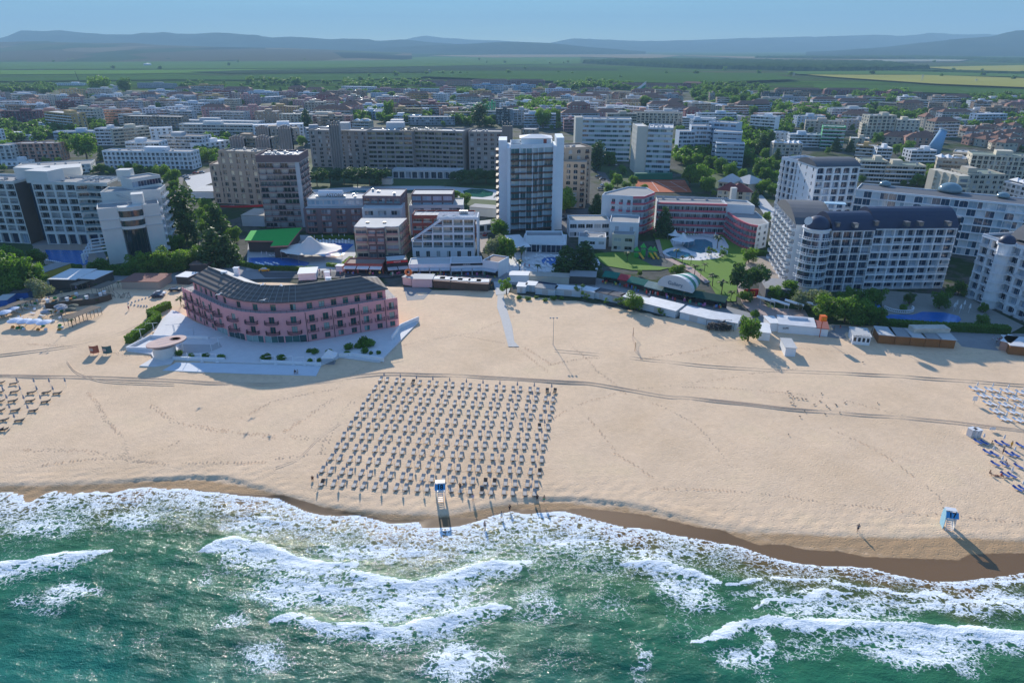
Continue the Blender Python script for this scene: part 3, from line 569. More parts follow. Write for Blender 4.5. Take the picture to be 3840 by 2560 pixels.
class Bld:
    def __init__(s,name,base,label,cat,group=None,cap=100):
        s.e=thing(name,(base[0],base[1],0),label,cat,group); s.w={}; s.it=[]; s.cap=cap; s.n=0
    def mb(s,name,m):
        if name not in s.w: s.w[name]=(MB(),m)
        return s.w[name][0]
    def place(s,t,p,ang): s.it.append((t,Vector(p),ang))
    def facade(s,p0,p1,z0,n,sh,bays,st,wm='wall'):
        b=s.w[wm][0]; p0=Vector((p0[0],p0[1])); p1=Vector((p1[0],p1[1])); d=p1-p0; Ln=d.length; bays=max(1,int(bays))
        if Ln<.05: return
        u=d/Ln; nn=Vector((u[1],-u[0])); ang=math.atan2(u[1],u[0]); W=Ln/bays; st=dict(st); st.update(ow=min(.98,st['owm']/W)) if 'owm' in st else None
        P=lambda x,z,o=0: (p0[0]+u[0]*x+nn[0]*o,p0[1]+u[1]*x+nn[1]*o,z)
        ow=st.get('ow',.6); dep=st.get('dep',.22); gl=st.get('gl',GL); fr=st.get('fr',FRW); kd=st.get('kind','two'); bal=st.get('bal'); skip=st.get('skip')
        for j in range(n):
            za=z0+j*sh; zt=za+sh; s0=za+st.get('sill',.15); s1=min(zt-.02,s0+st.get('oh',2.2)); first=st.get('first')
            for i in range(bays):
                xa,xb=i*W,(i+1)*W
                if skip and skip(i,j): b.face([P(xa,za),P(xb,za),P(xb,zt),P(xa,zt)]); continue
                g=(1-ow)/2*W; ox=st.get('ox',0)*W; oa,ob=xa+g+ox,xb-g+ox
                if ow>=.995: oa,ob=xa,xb
                else:
                    b.face([P(xa,za),P(oa,za),P(oa,zt),P(xa,zt)]); b.face([P(ob,za),P(xb,za),P(xb,zt),P(ob,zt)])
                b.face([P(oa,za),P(ob,za),P(ob,s0),P(oa,s0)]); b.face([P(oa,s1),P(ob,s1),P(ob,zt),P(oa,zt)])
                arch=st.get('arch')
                if ow<.995 or dep>.5:
                    b.face([P(oa,s0),P(oa,s0,-dep),P(oa,s1,-dep),P(oa,s1)]); b.face([P(ob,s0,-dep),P(ob,s0),P(ob,s1),P(ob,s1,-dep)])
                b.face([P(oa,s0),P(ob,s0),P(ob,s0,-dep),P(oa,s0,-dep)]); b.face([P(oa,s1,-dep),P(ob,s1,-dep),P(ob,s1),P(oa,s1)])
                if arch and (arch is True or arch(i,j)):
                    c=(oa+ob)/2; r=(ob-oa)/2; ah=min(.55,r*.5); pts=[]
                    for sgn in (-1,1):
                        ed=c+sgn*r; prev=(ed,s1-ah)
                        for q in range(1,5):
                            an=math.pi/2*q/4; cu=(c+sgn*r*math.cos(an),s1-ah+ah*math.sin(an)); tri=[P(prev[0],prev[1],.01),P(cu[0],cu[1],.01),P(ed,s1,.01)] if sgn<0 else [P(ed,s1,.01),P(cu[0],cu[1],.01),P(prev[0],prev[1],.01)]
                            b.face(tri[::-1] if sgn<0 else tri); prev=cu
                wk=st.get('ww',1.0)*(ob-oa); t=tpl_window(wk,s1-s0,kd,gl,fr); wx=(oa+ob)/2+st.get('wx',0)*(ob-oa)
                if wk<(ob-oa)-.3: b.face([P(oa,s0,-dep-.02),P(ob,s0,-dep-.02),P(ob,s1,-dep-.02),P(oa,s1,-dep-.02)])
                s.place(t,P(wx,s0,-dep+.01),ang)
                if bal and not (st.get('nobal') and st['nobal'](i,j)):
                    ty,bd,bh=bal[0],bal[1],bal[2]; bw=st.get('bw',(ob-oa)); sl=st.get('slab',s.w[wm][1]); rl=st.get('rail',RAILD)
                    s.place(tpl_balc(bw,bd,bh,ty,sl,rl),P((oa+ob)/2,s0,.0 if bd>.3 else -.06),ang)
            if st.get('ledge') and j<n: 
                lz=zt-.12; b.obox(P(0,lz,st['ledge']/2),P(Ln,lz,st['ledge']/2),st['ledge'],.22)
        if st.get('fins'):
            for i in range(bays+1): b.obox(P(i*W,z0+n*sh/2,0),P(i*W+.001,z0+n*sh/2,0),.1,.1) if False else b.box(P(min(max(i*W,.12),Ln-.12),z0,st['fins']/2),(.22,st['fins'],n*sh-.02),ang)
    def block(s,poly,z0,n,sh,sty,wm='wall',m=None,par=.9,roof=RFG,rname='roof',top=0,capst=None):
        """poly counter-clockwise; sty: {edge: (style, bays)}; other edges plain"""
        poly=[Vector((p[0],p[1])) for p in poly]
        if wm not in s.w: s.w[wm]=(MB(),m)
        b=s.w[wm][0]; N=len(poly); z1=z0+n*sh+top
        for i in range(N):
            p,q=poly[i],poly[(i+1)%N]
            if i in sty: s.facade(p,q,z0,n,sh,sty[i][1],sty[i][0],wm); 
            else: b.face([(p[0],p[1],z0),(q[0],q[1],z0),(q[0],q[1],z0+n*sh),(p[0],p[1],z0+n*sh)])
            if top: b.face([(p[0],p[1],z0+n*sh),(q[0],q[1],z0+n*sh),(q[0],q[1],z1),(p[0],p[1],z1)])
        if roof is not None: s.flat(poly,z1,par,roof,wm,rname)
        return z1
    def flat(s,poly,z1,par,roof,wm='wall',rname='roof'):
        poly=[Vector((p[0],p[1])) for p in poly]; N=len(poly); b=s.w[wm][0]
        if par>0:
            I=offset_poly(poly,.28)
            for i in range(N):
                j=(i+1)%N; p,q,pi,qi=poly[i],poly[j],I[i],I[j]
                b.face([(p[0],p[1],z1),(q[0],q[1],z1),(q[0],q[1],z1+par),(p[0],p[1],z1+par)]); b.face([(p[0],p[1],z1+par),(q[0],q[1],z1+par),(qi[0],qi[1],z1+par),(pi[0],pi[1],z1+par)])
                b.face([(pi[0],pi[1],z1+par),(qi[0],qi[1],z1+par),(qi[0],qi[1],z1),(pi[0],pi[1],z1)])
        if rname+roof.name not in s.w: s.w[rname+roof.name]=(MB(),roof,rname)
        s.w[rname+roof.name][0].face([(p[0],p[1],z1+.01) for p in (offset_poly(poly,.26) if par>0 else poly)])
    def clutter(s,poly,z,k_=6,m=None,rs=1,big=1.6):
        r=random.Random(rs); xs_=[p[0] for p in poly]; P=[Vector((p[0],p[1])) for p in poly]; u=(P[1]-P[0]).normalized(); an=math.atan2(u[1],u[0])
        for i in range(k_):
            a_,b_=r.uniform(.12,.88),r.uniform(.15,.85); c=P[0].lerp(P[1],a_).lerp(P[3].lerp(P[2],a_),b_) if len(P)==4 else sum(P,Vector((0,0)))/len(P)+Vector((r.uniform(-4,4),r.uniform(-2,2)))
            b=MB(); w_,d_,h_=r.uniform(.7,big),r.uniform(.7,big),r.uniform(.5,1.2); b.box((c[0],c[1],z),(w_,d_,h_),an); b.box((c[0],c[1],z+h_),(w_*.6,d_*.6,.12),an)
            s.part(b,'roof_unit',m or METAL)
    def part(s,b,name,m,smooth=False): s.n+=1; return b.build(name,m,parent=s.e,smooth=smooth)
    def sub(s,b,name,m,par,smooth=False): return b.build(name,m,parent=par,smooth=smooth)
    def done(s):
        for k_,v in s.w.items():
            if v[0].f: v[0].build(v[2] if len(v)>2 else ('wall' if k_.startswith('wall') else k_),v[1],parent=s.e)
        base=wloc(s.e); by={}
        for t,p,an in s.it: by.setdefault(t[0],[]).append((t,p,an))
        for nm,ls in by.items():
            ls.sort(key=lambda q:(q[1]-Vector((0,0,H))).length-q[0][3]*.5)
            for t,p,an in ls[:s.cap]: inst(nm,tmesh(t),s.e,p-base,an)
            rest=ls[s.cap:]
            if rest:
                mats=[]; V=[];Fc=[];MI=[]; off=0
                for t,p,an in rest:
                    A=np.array(t[1].v); ca,sa=math.cos(an),math.sin(an); q=p-base
                    B=np.stack([A[:,0]*ca-A[:,1]*sa+q[0],A[:,0]*sa+A[:,1]*ca+q[1],A[:,2]+q[2]],-1); V.append(B)
                    mm=[]
                    for m in t[2]:
                        if m not in mats: mats.append(m)
                        mm.append(mats.index(m))
                    Fc+=[tuple(x+off for x in f) for f in t[1].f]; MI+=[mm[x] for x in t[1].mi]; off+=len(A)
                me=bpy.data.meshes.new(nm); me.from_pydata(np.concatenate(V).tolist(),[],Fc)
                for m in mats: me.materials.append(m)
                me.polygons.foreach_set('material_index',MI); me.update(); o=inst(nm,me,s.e); o['kind']='stuff'
        return s.e
def base_h(Wf,x,yb,yt): 
    s0=Wf(x,yb); return hgt(s0,Wf(x,yt)[1])
def prism_roof(poly4,z,hh,over=.4):
    """hipped roof mesh over a rectangle"""
    P=offset_poly(ccw(poly4),-over); a,b_,c,d=[Vector((p[0],p[1],z)) for p in P]; b=MB()
    if (b_-a).length<(c-b_).length: a,b_,c,d=b_,c,d,a
    w_=(c-b_).length/2; u=(b_-a).normalized(); r0=(a+d)/2+u*min(w_,(b_-a).length*.45)+Vector((0,0,hh)); r1=(b_+c)/2-u*min(w_,(b_-a).length*.45)+Vector((0,0,hh))
    b.face([a,b_,r1,r0]); b.face([c,d,r0,r1]); b.face([b_,c,r1]); b.face([d,a,r0]); b.face([d,c,b_,a]); return b
def barrel_roof(poly4,z,hh,n=10,over=.3):
    P=offset_poly(ccw(poly4),-over); a,b_,c,d=[Vector((p[0],p[1],z)) for p in P]; b=MB(); rows=[]
    for i in range(n+1):
        t_=i/n; h_=math.sin(math.pi*t_)**.8*hh; rows.append((a.lerp(d,t_)+Vector((0,0,h_)),b_.lerp(c,t_)+Vector((0,0,h_))))
    for i in range(n): b.face([rows[i][0],rows[i][1],rows[i+1][1],rows[i+1][0]])
    b.face([r[0] for r in rows][::-1]); b.face([r[1] for r in rows]); b.face([a,d,c,b_]); return b
# ================================================================ trees
def leafmat(n,c,c2,tr=.25):
    k=NT(n); oi=k.n('ObjectInfo').outputs['Random']; ri=k.n('NewGeometry').outputs['Random Per Island']
    f=k.math('ADD',k.math('MULTIPLY',oi,.6),k.math('MULTIPLY',ri,.4)); c_=k.mix(f,c,c2)
    k.l(c_,k.b.inputs['Base Color']); k.b.inputs['Roughness'].default_value=.6; k.b.inputs['Specular IOR Level'].default_value=.25
    tl=k.n('BsdfTranslucent'); k.l(k.mix(1,c_,(1.5,1.6,.6),'MULTIPLY'),tl.inputs['Color']); ms=k.n('MixShader'); ms.inputs[0].default_value=tr
    k.l(k.b.outputs[0],ms.inputs[1]); k.l(tl.outputs[0],ms.inputs[2]); k.l(ms.outputs[0],k.o.inputs[0]); return k.m
LF=leafmat('leaves_green',(.075,.15,.024),(.16,.28,.04),.42); LB=leafmat('leaves_bright',(.09,.17,.025),(.16,.26,.04),.45); LD=leafmat('needles_dark',(.035,.08,.026),(.075,.14,.04),.3)
LS=leafmat('leaves_silver',(.16,.20,.13),(.24,.27,.17),.3); LP=leafmat('palm_green',(.05,.09,.025),(.10,.14,.04),.3); BARK=mat('bark',(.12,.085,.055),.95,.3,3)
def crown_mesh(name,m,kind,seed,nl=1500,ls=.085):
    """unit-height crown (0..1) of leaf clumps spread through its volume"""
    r=np.random.RandomState(seed); C=[]
    if kind=='round':
        for _ in range(13):
            a=r.uniform(0,6.28); rr=r.uniform(.12,.36); z=r.uniform(.22,.8); C.append((math.cos(a)*rr*(1.1-.5*abs(z-.45)),math.sin(a)*rr*(1.1-.5*abs(z-.45)),z,r.uniform(.13,.24)))
        C.append((0,0,.55,.3))
    elif kind=='umbrella':
        for _ in range(14):
            a=r.uniform(0,6.28); rr=r.uniform(.1,.55); C.append((math.cos(a)*rr,math.sin(a)*rr,r.uniform(.55,.85)-rr*.15,r.uniform(.14,.24)))
    elif kind=='column':
        for i in range(16):
            z=.06+.86*i/15; w_=.16*math.sin(math.pi*min(1,(.15+.85*(1-z))))**.7; a=r.uniform(0,6.28); C.append((math.cos(a)*w_*.5,math.sin(a)*w_*.5,z,w_*.95+.03))
    elif kind=='cone':
        for i in range(26):
            z=.04+.92*i/25; w_=.30*(1-z)**.8+.02; a=i*2.4; C.append((math.cos(a)*w_*.65,math.sin(a)*w_*.65,z,.06+w_*.42))
    elif kind=='bush':
        for _ in range(9):
            a=r.uniform(0,6.28); rr=r.uniform(0,.4); C.append((math.cos(a)*rr,math.sin(a)*rr,r.uniform(.3,.62),r.uniform(.22,.38)))
    elif kind=='sparse':
        for _ in range(10):
            a=r.uniform(0,6.28); rr=r.uniform(.1,.42); C.append((math.cos(a)*rr,math.sin(a)*rr,r.uniform(.3,.92),r.uniform(.08,.16)))
    w=np.array([c[3]**2 for c in C]); idx=r.choice(len(C),nl,p=w/w.sum()); Cn=np.array(C)[idx]
    d=r.normal(size=(nl,3)); d/=np.linalg.norm(d,axis=1)[:,None]; rad=r.uniform(.62,1.06,nl)[:,None]
    P=Cn[:,:3]+d*Cn[:,3:4]*rad; nrm=d+r.normal(size=(nl,3))*.55; nrm/=np.linalg.norm(nrm,axis=1)[:,None]
    t=np.cross(nrm,r.normal(size=(nl,3))); t/=np.linalg.norm(t,axis=1)[:,None]; b_=np.cross(nrm,t); s_=(ls*r.uniform(.6,1.3,nl))[:,None]*.5
    V=np.stack([P-t*s_-b_*s_*.7,P+t*s_-b_*s_*.3,P+t*s_*.7+b_*s_,P-t*s_*.6+b_*s_*.7],1).reshape(-1,3); Fq=np.arange(nl*4).reshape(-1,4)
    me=bpy.data.meshes.new(name); me.from_pydata(V.tolist(),[],Fq.tolist()); me.materials.append(m); me.update(); return me
def trunk_mesh(kind,seed):
    r=random.Random(seed); b=MB()
    if kind in('bush',): b.bar((0,0,0),(0,0,.4),.04,5,.02)
    elif kind=='cone' or kind=='column': b.bar((0,0,0),(0,0,.9),.022,6,.006)
    else:
        b.bar((0,0,0),(.01,0,.32),.032,7,.022,cap=False)
        for i in range(6):
            a=i*1.05+r.uniform(-.3,.3); q=(math.cos(a)*.13,math.sin(a)*.13,.5+r.uniform(-.04,.08)); b.bar((.01,0,.28+.02*i),q,.017,5,.009,cap=False); b.bar(q,(math.cos(a)*.27,math.sin(a)*.27,.72),.009,4,.003,cap=False)
    me=bpy.data.meshes.new('trunk'); me.from_pydata([list(v) for v in b.v],[],b.f); me.materials.append(BARK); return me
def palm_mesh(seed):
    r=random.Random(seed); b=MB()
    for i in range(15):
        a=i*2.4+r.uniform(-.2,.2); e=r.uniform(-.1,.8); L_=r.uniform(.34,.46); prev=None
        for q in range(7):
            t_=q/6; x=L_*t_*math.cos(e*.6); z=L_*(math.sin(e)*t_-.55*t_*t_)+.78; p=Vector((math.cos(a)*x,math.sin(a)*x,z)); sd_=Vector((-math.sin(a),math.cos(a),0))*.075*math.sin(math.pi*min(1,.12+t_*.88))
            cur=(p-sd_-Vector((0,0,.02)),p,p+sd_-Vector((0,0,.02)))
            if prev: b.face([prev[0],cur[0],cur[1],prev[1]]); b.face([prev[1],cur[1],cur[2],prev[2]])
            prev=cur
    me=bpy.data.meshes.new('crown'); me.from_pydata([list(v) for v in b.v],[],b.f); me.materials.append(LP)
    t=MB(); t.bar((0,0,0),(.01,0,.8),.03,7,.022); mt=bpy.data.meshes.new('trunk'); mt.from_pydata([list(v) for v in t.v],[],t.f); mt.materials.append(BARK); return me,mt
CR={}
for kd,m,cnt,nl,ls in (('round',LF,5,2600,.06),('roundb',LB,3,2600,.06),('umbrella',LD,2,2400,.07),('column',LD,2,1500,.05),('cone',LD,3,2200,.055),('bush',LF,2,1100,.10),('bushb',LB,2,1100,.10),('sparse',LF,3,900,.06),('silver',LS,2,2400,.055),('far',LF,3,420,.14)):
    kk={'roundb':'round','bushb':'bush','silver':'round','far':'round'}.get(kd,kd)
    CR[kd]=[(crown_mesh('crown',m,kk,50+i+len(kd)*7,nl,ls),trunk_mesh(kk,i)) for i in range(cnt)]
CR['palm']=[palm_mesh(i) for i in range(3)]
TNAME={'round':('broadleaf_tree','tree'),'roundb':('broadleaf_tree','tree'),'umbrella':('pine_tree','pine tree'),'column':('cypress_tree','cypress'),'cone':('conifer_tree','conifer'),'bush':('bush','bush'),'bushb':('bush','bush'),'sparse':('young_tree','tree'),'silver':('silver_leaved_tree','tree'),'far':('broadleaf_tree','tree'),'palm':('palm_tree','palm')}
ntree=0
def tree(kd,base,h,label,group=None,w=1.0,z=0):
    global ntree
    ntree+=1; nm,cat=TNAME[kd]; p=G(base) if not isinstance(base,Vector) else base; v=CR[kd][ntree%len(CR[kd])]; a=ntree*1.7
    e=thing(nm,(p[0],p[1],z),label,cat,group,a)
    inst('crown',v[0],e,sc_=(h*w,h*w,h)); inst('trunk',v[1],e,sc_=(h,h,h)); return e
def tree_t(kd,Wf,x,yt,yb,label,group=None,w=1.0):
    """tree by picture points: x, top and foot"""
    s0=Wf(x,yb); return tree(kd,s0,max(1.2,hgt(s0,Wf(x,yt)[1])),label,group,w)
# ================================================================ hotels near the beach
def Q(Wf,x,y,h): return G(Wf(x,y),h)
OPEN=[]
def new(name,base,label,cat,m,group=None,cap=100):
    B=Bld(name,base,label,cat,group,cap); B.w['wall']=(MB(),m); OPEN.append(B); return B
def slab(B,Wf,xl,yl,xr,yr,h,dep,n,bays,st,side=None,par=.8,roof=RFG,wm='wall',m=None,z0=0,sb=None,clut=0,other=True):
    """block whose parapet corners at height h stand at two picture points"""
    p0,p1=Q(Wf,xl,yl,h),Q(Wf,xr,yr,h); P=rect(p0,p1,dep); sty={}
    if st: sty[0]=(st,bays)
    if side:
        k_=sb or max(1,round(dep/4.2)); c=(P[0]+P[2])/2
        sty[1 if c[0]<0 else 3]=(side,k_)
    B.block(P,z0,n,(h-par-z0)/n,sty,wm,m,par,roof)
    if clut: B.clutter(P,h-par,clut,rs=int(abs(xl)))
    return P
W_PINK=wall('pink',(.80,.37,.37)); W_BEIGE=wall('beige',(.52,.46,.37)); W_TAN=wall('tan',(.44,.35,.28)); W_GREY=wall('greybrown',(.34,.305,.285)); W_BLUE=wall('pale_blue',(.52,.60,.68)); W_BRICK=wall('brick',(.28,.07,.05)); W_CREAM=wall('cream',(.62,.56,.44)); W_ROSE=wall('rose',(.60,.14,.17)); W_PLUM=wall('plum_brown',(.22,.15,.15)); W_LG=wall('light_grey',(.55,.56,.57)); W_OFF=wall('offwhite',(.66,.65,.61)); W_DK=wall('dark_brown',(.10,.085,.075)); W_SALMON=wall('salmon',(.55,.30,.22)); W_OCH=wall('ochre',(.52,.36,.16)); W_RED=wall('dull_red',(.33,.10,.08)); W_GRN=wall('green',(.10,.42,.20)); W_AZ=wall('azure',(.25,.42,.58)); W_STEEL=wall('steel',(.33,.36,.40))
LOG=dict(ow=.78,oh=2.3,sill=.35,dep=1.3,gl=GL,kind='two',bal=('glass',0.1,.75),rail=GLP)
BAND=dict(ow=1,oh=1.6,sill=.9,dep=.25,gl=GL,kind='band')
BANDB=dict(ow=1,oh=2.3,sill=.15,dep=1.2,gl=GL,kind='band',bal=('solid',.1,.9),rail=MW)
PUN=dict(owm=1.5,oh=1.5,sill=.9,dep=.2,gl=GL,kind='two')
FRENCH=dict(owm=1.6,oh=2.1,sill=.15,dep=.2,gl=GL,kind='two')
# ---------------- pink curved hotel on the sand
B=new('pink_hotel',G(A1(1300,930)),'pink curved three storey hotel with dark tiled roof standing on the sand','hotel',W_PINK)
F0=[A1(185,612),A1(520,792),A1(655,858),A1(850,908),A1(1060,930),A1(1290,930),A1(1545,912),A1(2572,737)]
FP=[G(f) for f in F0]; bays_=[5,1,1,1,1,1,7]
def off_open(P,d):
    o=[]
    for i in range(len(P)):
        ns=[]
        for a,b_ in ((i-1,i),(i,i+1)):
            if a<0 or b_>=len(P): continue
            u=(Vector(P[b_][:2])-Vector(P[a][:2])).normalized(); ns.append(Vector((-u[1],u[0])))
        m=sum(ns,Vector((0,0)))/len(ns); m=m/max(.3,m.length_squared)
        o.append(Vector(P[i][:2])+m*d)
    return o
back=off_open(FP,15); poly=[Vector(p[:2]) for p in FP]+back[::-1]
stb=dict(owm=1.7,oh=2.2,sill=.3,dep=.2,gl=GLG,kind='two',fr=mat('frame_wood',(.30,.17,.09),.6)); sbal=dict(stb,bal=('bars',1.1,1.0),bw=3.0,slab=W_PINK); srd=dict(stb,bal=('roundbars',1.7,1.0),bw=4.2,slab=W_PINK)
for i in range(7):
    st=srd if 1<=i<=5 else sbal
    if 1<=i<=5: B.facade(FP[i],FP[i+1],0,1,3.1,1,dict(ow=.94,oh=2.5,sill=.2,dep=.3,gl=GLG,kind='door',fr=FRW))
    else: B.facade(FP[i],FP[i+1],0,1,3.1,bays_[i],dict(stb,oh=1.7,sill=.7))
    B.facade(FP[i],FP[i+1],3.1,2,3.25,bays_[i],st)
wb=B.w['wall'][0]
for i in range(8,16):
    a,c=poly[i%16-0 if i<16 else 0],poly[(i+1)%16]; wb.face([(a[0],a[1],0),(c[0],c[1],0),(c[0],c[1],9.6),(a[0],a[1],9.6)])
a,c=poly[7],poly[8]; wb.face([(a[0],a[1],0),(c[0],c[1],0),(c[0],c[1],9.6),(a[0],a[1],9.6)])
tm=MB(); ot=off_open(FP,.25)
for i in range(7): tm.face([(FP[i][0],FP[i][1],9.62),(FP[i+1][0],FP[i+1][1],9.62),(back[i+1][0],back[i+1][1],9.62),(back[i][0],back[i][1],9.62)]); wb.face([(FP[i][0],FP[i][1],9.6),(FP[i+1][0],FP[i+1][1],9.6),(FP[i+1][0],FP[i+1][1],10.1),(FP[i][0],FP[i][1],10.1)]); wb.face([(ot[i][0],ot[i][1],10.1),(ot[i+1][0],ot[i+1][1],10.1),(ot[i+1][0],ot[i+1][1],9.6),(ot[i][0],ot[i][1],9.6)]); wb.face([(FP[i][0],FP[i][1],10.1),(FP[i+1][0],FP[i+1][1],10.1),(ot[i+1][0],ot[i+1][1],10.1),(ot[i][0],ot[i][1],10.1)])
B.part(tm,'terrace',mat('terrace_floor',(.38,.37,.36)))
rl=MB()
for i in range(7):
    n_=max(2,int((FP[i+1]-FP[i]).length/1.6))
    for j in range(n_):
        p,q_=FP[i].lerp(FP[i+1],j/n_),FP[i].lerp(FP[i+1],(j+1)/n_); rl.bar((p[0],p[1]+.1,10.1),(p[0],p[1]+.1,10.9),.04,4); rl.bar((p[0],p[1]+.1,10.9),(q_[0],q_[1]+.1,10.9),.045,4)
B.part(rl,'railing',RAILD)
TP=off_open(FP,2.6); TP[0]=TP[0]+(TP[1]-TP[0]).normalized()*3.5; TP[-1]=TP[-1]+(TP[-2]-TP[-1]).normalized()*3
for i in range(7): B.facade(TP[i],TP[i+1],9.62,1,3.2,bays_[i],dict(stb,oh=2.1,sill=.2))
tb_=off_open(FP,14.5); tb_[0]=tb_[0]+(tb_[1]-tb_[0]).normalized()*3.5; tb_[-1]=tb_[-1]+(tb_[-2]-tb_[-1]).normalized()*3
for a,c in ((TP[7],tb_[7]),(tb_[0],TP[0])): wb.face([(a[0],a[1],9.6),(c[0],c[1],9.6),(c[0],c[1],12.8),(a[0],a[1],12.8)])
for i in range(7): a,c=tb_[i+1],tb_[i]; wb.face([(a[0],a[1],9.6),(c[0],c[1],9.6),(c[0],c[1],13.4),(a[0],a[1],13.4)])
EV=off_open(FP,1.9); RG=off_open(FP,8.8)
EV[0]=EV[0]+(EV[1]-EV[0]).normalized()*2.4; EV[7]=EV[7]+(EV[6]-EV[7]).normalized()*2.2; RG[0]=RG[0]+(RG[1]-RG[0]).normalized()*3; RG[7]=RG[7]+(RG[6]-RG[7]).normalized()*9
rb=MB(); wr=MB(); V3=lambda p,z:(p[0],p[1],z)
for i in range(7):
    rb.face([V3(EV[i],12.8),V3(EV[i+1],12.8),V3(RG[i+1],15.9),V3(RG[i],15.9)]); rb.face([V3(EV[i],12.62),V3(TP[i],12.7),V3(TP[i+1],12.7),V3(EV[i+1],12.62)]); rb.face([V3(EV[i],12.62),V3(EV[i+1],12.62),V3(EV[i+1],12.8),V3(EV[i],12.8)])
    wr.face([V3(RG[i],15.85),V3(RG[i+1],15.85),V3(tb_[i+1],13.4),V3(tb_[i],13.4)]); 
e7=tb_[7]+(EV[7]-TP[7]); rb.face([V3(EV[7],12.8),V3(e7,13.2),V3(RG[7],15.9)]); wr.face([V3(RG[7],15.85),V3(e7,13.2),V3(tb_[7],13.4)])
rb.face([V3(RG[0],15.9),V3(tb_[0],13.4),V3(EV[0],12.8)])
ROOFT=wave_mat('dark_tiles',(.13,.108,.095),(.195,.165,.148),.42,0,'Z',.75,.12)
ro=B.part(rb,'roof',ROOFT); B.sub(wr,'rear_roof',RFL,ro)
sm=MB()
for i in range(1,6):
    for q_ in range(3):
        t_=q_/3; a=EV[i].lerp(EV[i+1],t_); c=RG[i].lerp(RG[i+1],t_); sm.obox(V3(a,12.9),V3(c,16.0),.16,.14)
for i in range(7): sm.obox(V3(RG[i],15.98),V3(RG[i+1],15.98),.3,.16)
B.sub(sm,'ridge_tiles',mat('ridge_grey',(.30,.28,.26),.85),ro)
for pt in (A1(610,175),A1(745,130),A1(1780,245),A1(1765,178)):
    c=G(pt,14.5); ch=MB(); ch.box((c[0],c[1],13.6),(1.5,1.2,2.6)); ch.box((c[0],c[1],16.2),(1.8,1.5,.25)); B.sub(ch,'chimney',MW,ro)
gb=MB(); g=G(A1(960,400),13.2); u=(EV[4]-EV[3]).normalized(); n_=Vector((-u[1],u[0])); a,c,d=g.to_2d()-u*4.2,g.to_2d()+u*4.2,g.to_2d()+n_*6; gb.face([V3(a,12.85),V3(g.to_2d(),14.2),V3(d,15.6)]); gb.face([V3(g.to_2d(),14.2),V3(c,12.85),V3(d,15.6)]); gb.face([V3(a,12.85),V3(c,12.85),V3(g.to_2d(),14.2)]); B.sub(gb,'dormer',ROOFT,ro)
for i,t_ in ((0,.3),(0,.62),(0,.97),(6,.01),(6,.29),(6,.57),(6,.86)):
    dp=MB(); p=FP[i].lerp(FP[i+1],t_); dp.bar((p[0],p[1]-.12,0),(p[0],p[1]-.12,9.9),.09,5); B.part(dp,'downpipe',FRD)
# ---------------- big white hotel on the right, front wings
HB=23.2
B=new('white_hotel',G(A3(900,1290)),'white eight storey hotel with navy mansard roof, corner dome and arched balconies','hotel',MW)
NAVY=mat('navy_roofing',(.035,.045,.085),.45,.15,.3); DKR=mat('slate_roofing',(.10,.11,.125),.7,.15,.3)
lg=dict(ow=.90,oh=2.55,sill=.15,dep=1.25,gl=GLB,kind='two',bal=('bars',.1,.85),ww=.96)
P=slab(B,A3,600,748,985,742,HB,15,8,4,lg,par=.3,roof=RFD)
rf=B.part(barrel_roof([P[0],P[1],P[2],P[3]],HB,5.2),'mansard_roof',NAVY)
def dormers(Wf,pts,z,par_):
    for x,y in pts:
        c=Q(Wf,x,y,z); d=MB(); d.box((c[0],c[1]+.6,z-1),(1.4,2.6,1.4)); d.ring([(.7,0)],(0,0)) if False else None
        d.prism([(c[0]-.8,c[1]-.8),(c[0]+.8,c[1]-.8),(c[0]+.8,c[1]+1.8),(c[0]-.8,c[1]+1.8)],z+.4,z+.6); o=B.sub(d,'dormer',DKR,par_)
        gl=MB(); gl.face([(c[0]-.55,c[1]-.73,z-.8),(c[0]+.55,c[1]-.73,z-.8),(c[0]+.55,c[1]-.73,z+.3),(c[0]-.55,c[1]-.73,z+.3)]); B.sub(gl,'dormer_window',GLR,par_)
dormers(A3,[(640,685),(808,695)],HB+2.2,rf)
arch=lambda i,j:(i,j) in {(2,1),(3,1)} or (j in (4,5,6) and i in (2,3)) or (j==2 and i in (0,1,6,7)) or (j==1 and i in (0,1,5,6,7)) or (j==3 and i in (0,7)) or j==0
lg2=dict(ow=.88,oh=2.5,sill=.2,dep=1.25,gl=GLB,kind='two',bal=('balus',.1,.85),rail=MW,arch=arch,nobal=lambda i,j:not arch(i,j),ledge=.35,ww=.95)
P2=slab(B,A3,985,728,1745,722,HB,16,8,8,lg2,par=.3,roof=RFD)
rf2=B.part(barrel_roof(P2,HB,6.2),'mansard_roof',NAVY); dormers(A3,[(995,675),(1282,680),(1405,680),(1662,680)],HB+2.4,rf2)
p0=Q(A3,262,690,HB).to_2d(); v=Q(A3,85,495,HB).to_2d()-p0; pv_=Vector((v[1],-v[0])).normalized()*13
cur=dict(ow=.92,oh=2.4,sill=.25,dep=1.1,gl=GLB,kind='two',bal=('round',1.5,1.0),rail=MW,slab=MW)
B.block([p0,p0+pv_,p0+pv_+v,p0+v],0,8,HB/8,{3:(cur,7),0:(dict(PUN,owm=1.0),2)},par=0,roof=None)
rf3=B.part(barrel_roof([p0,p0+pv_,p0+pv_+v,p0+v],HB,4.6),'mansard_roof',DKR)
for i in range(4):
    c=p0+v*(.25+.16*i)+pv_*.12; d=MB(); d.box((c[0],c[1],HB+.9),(2.2,1.6,1.6),math.atan2(v[1],v[0])); B.sub(d,'dormer',DKR,rf3)
tc_=Q(A3,485,745,HB).to_2d()+Vector((0,3.2)); ct=MB(); ct.ring([(4.6,0),(4.6,HB),(5.1,HB),(5.1,HB+.4),(4.9,HB+.4)],tc_,16); B.part(ct,'corner_tower',MW)
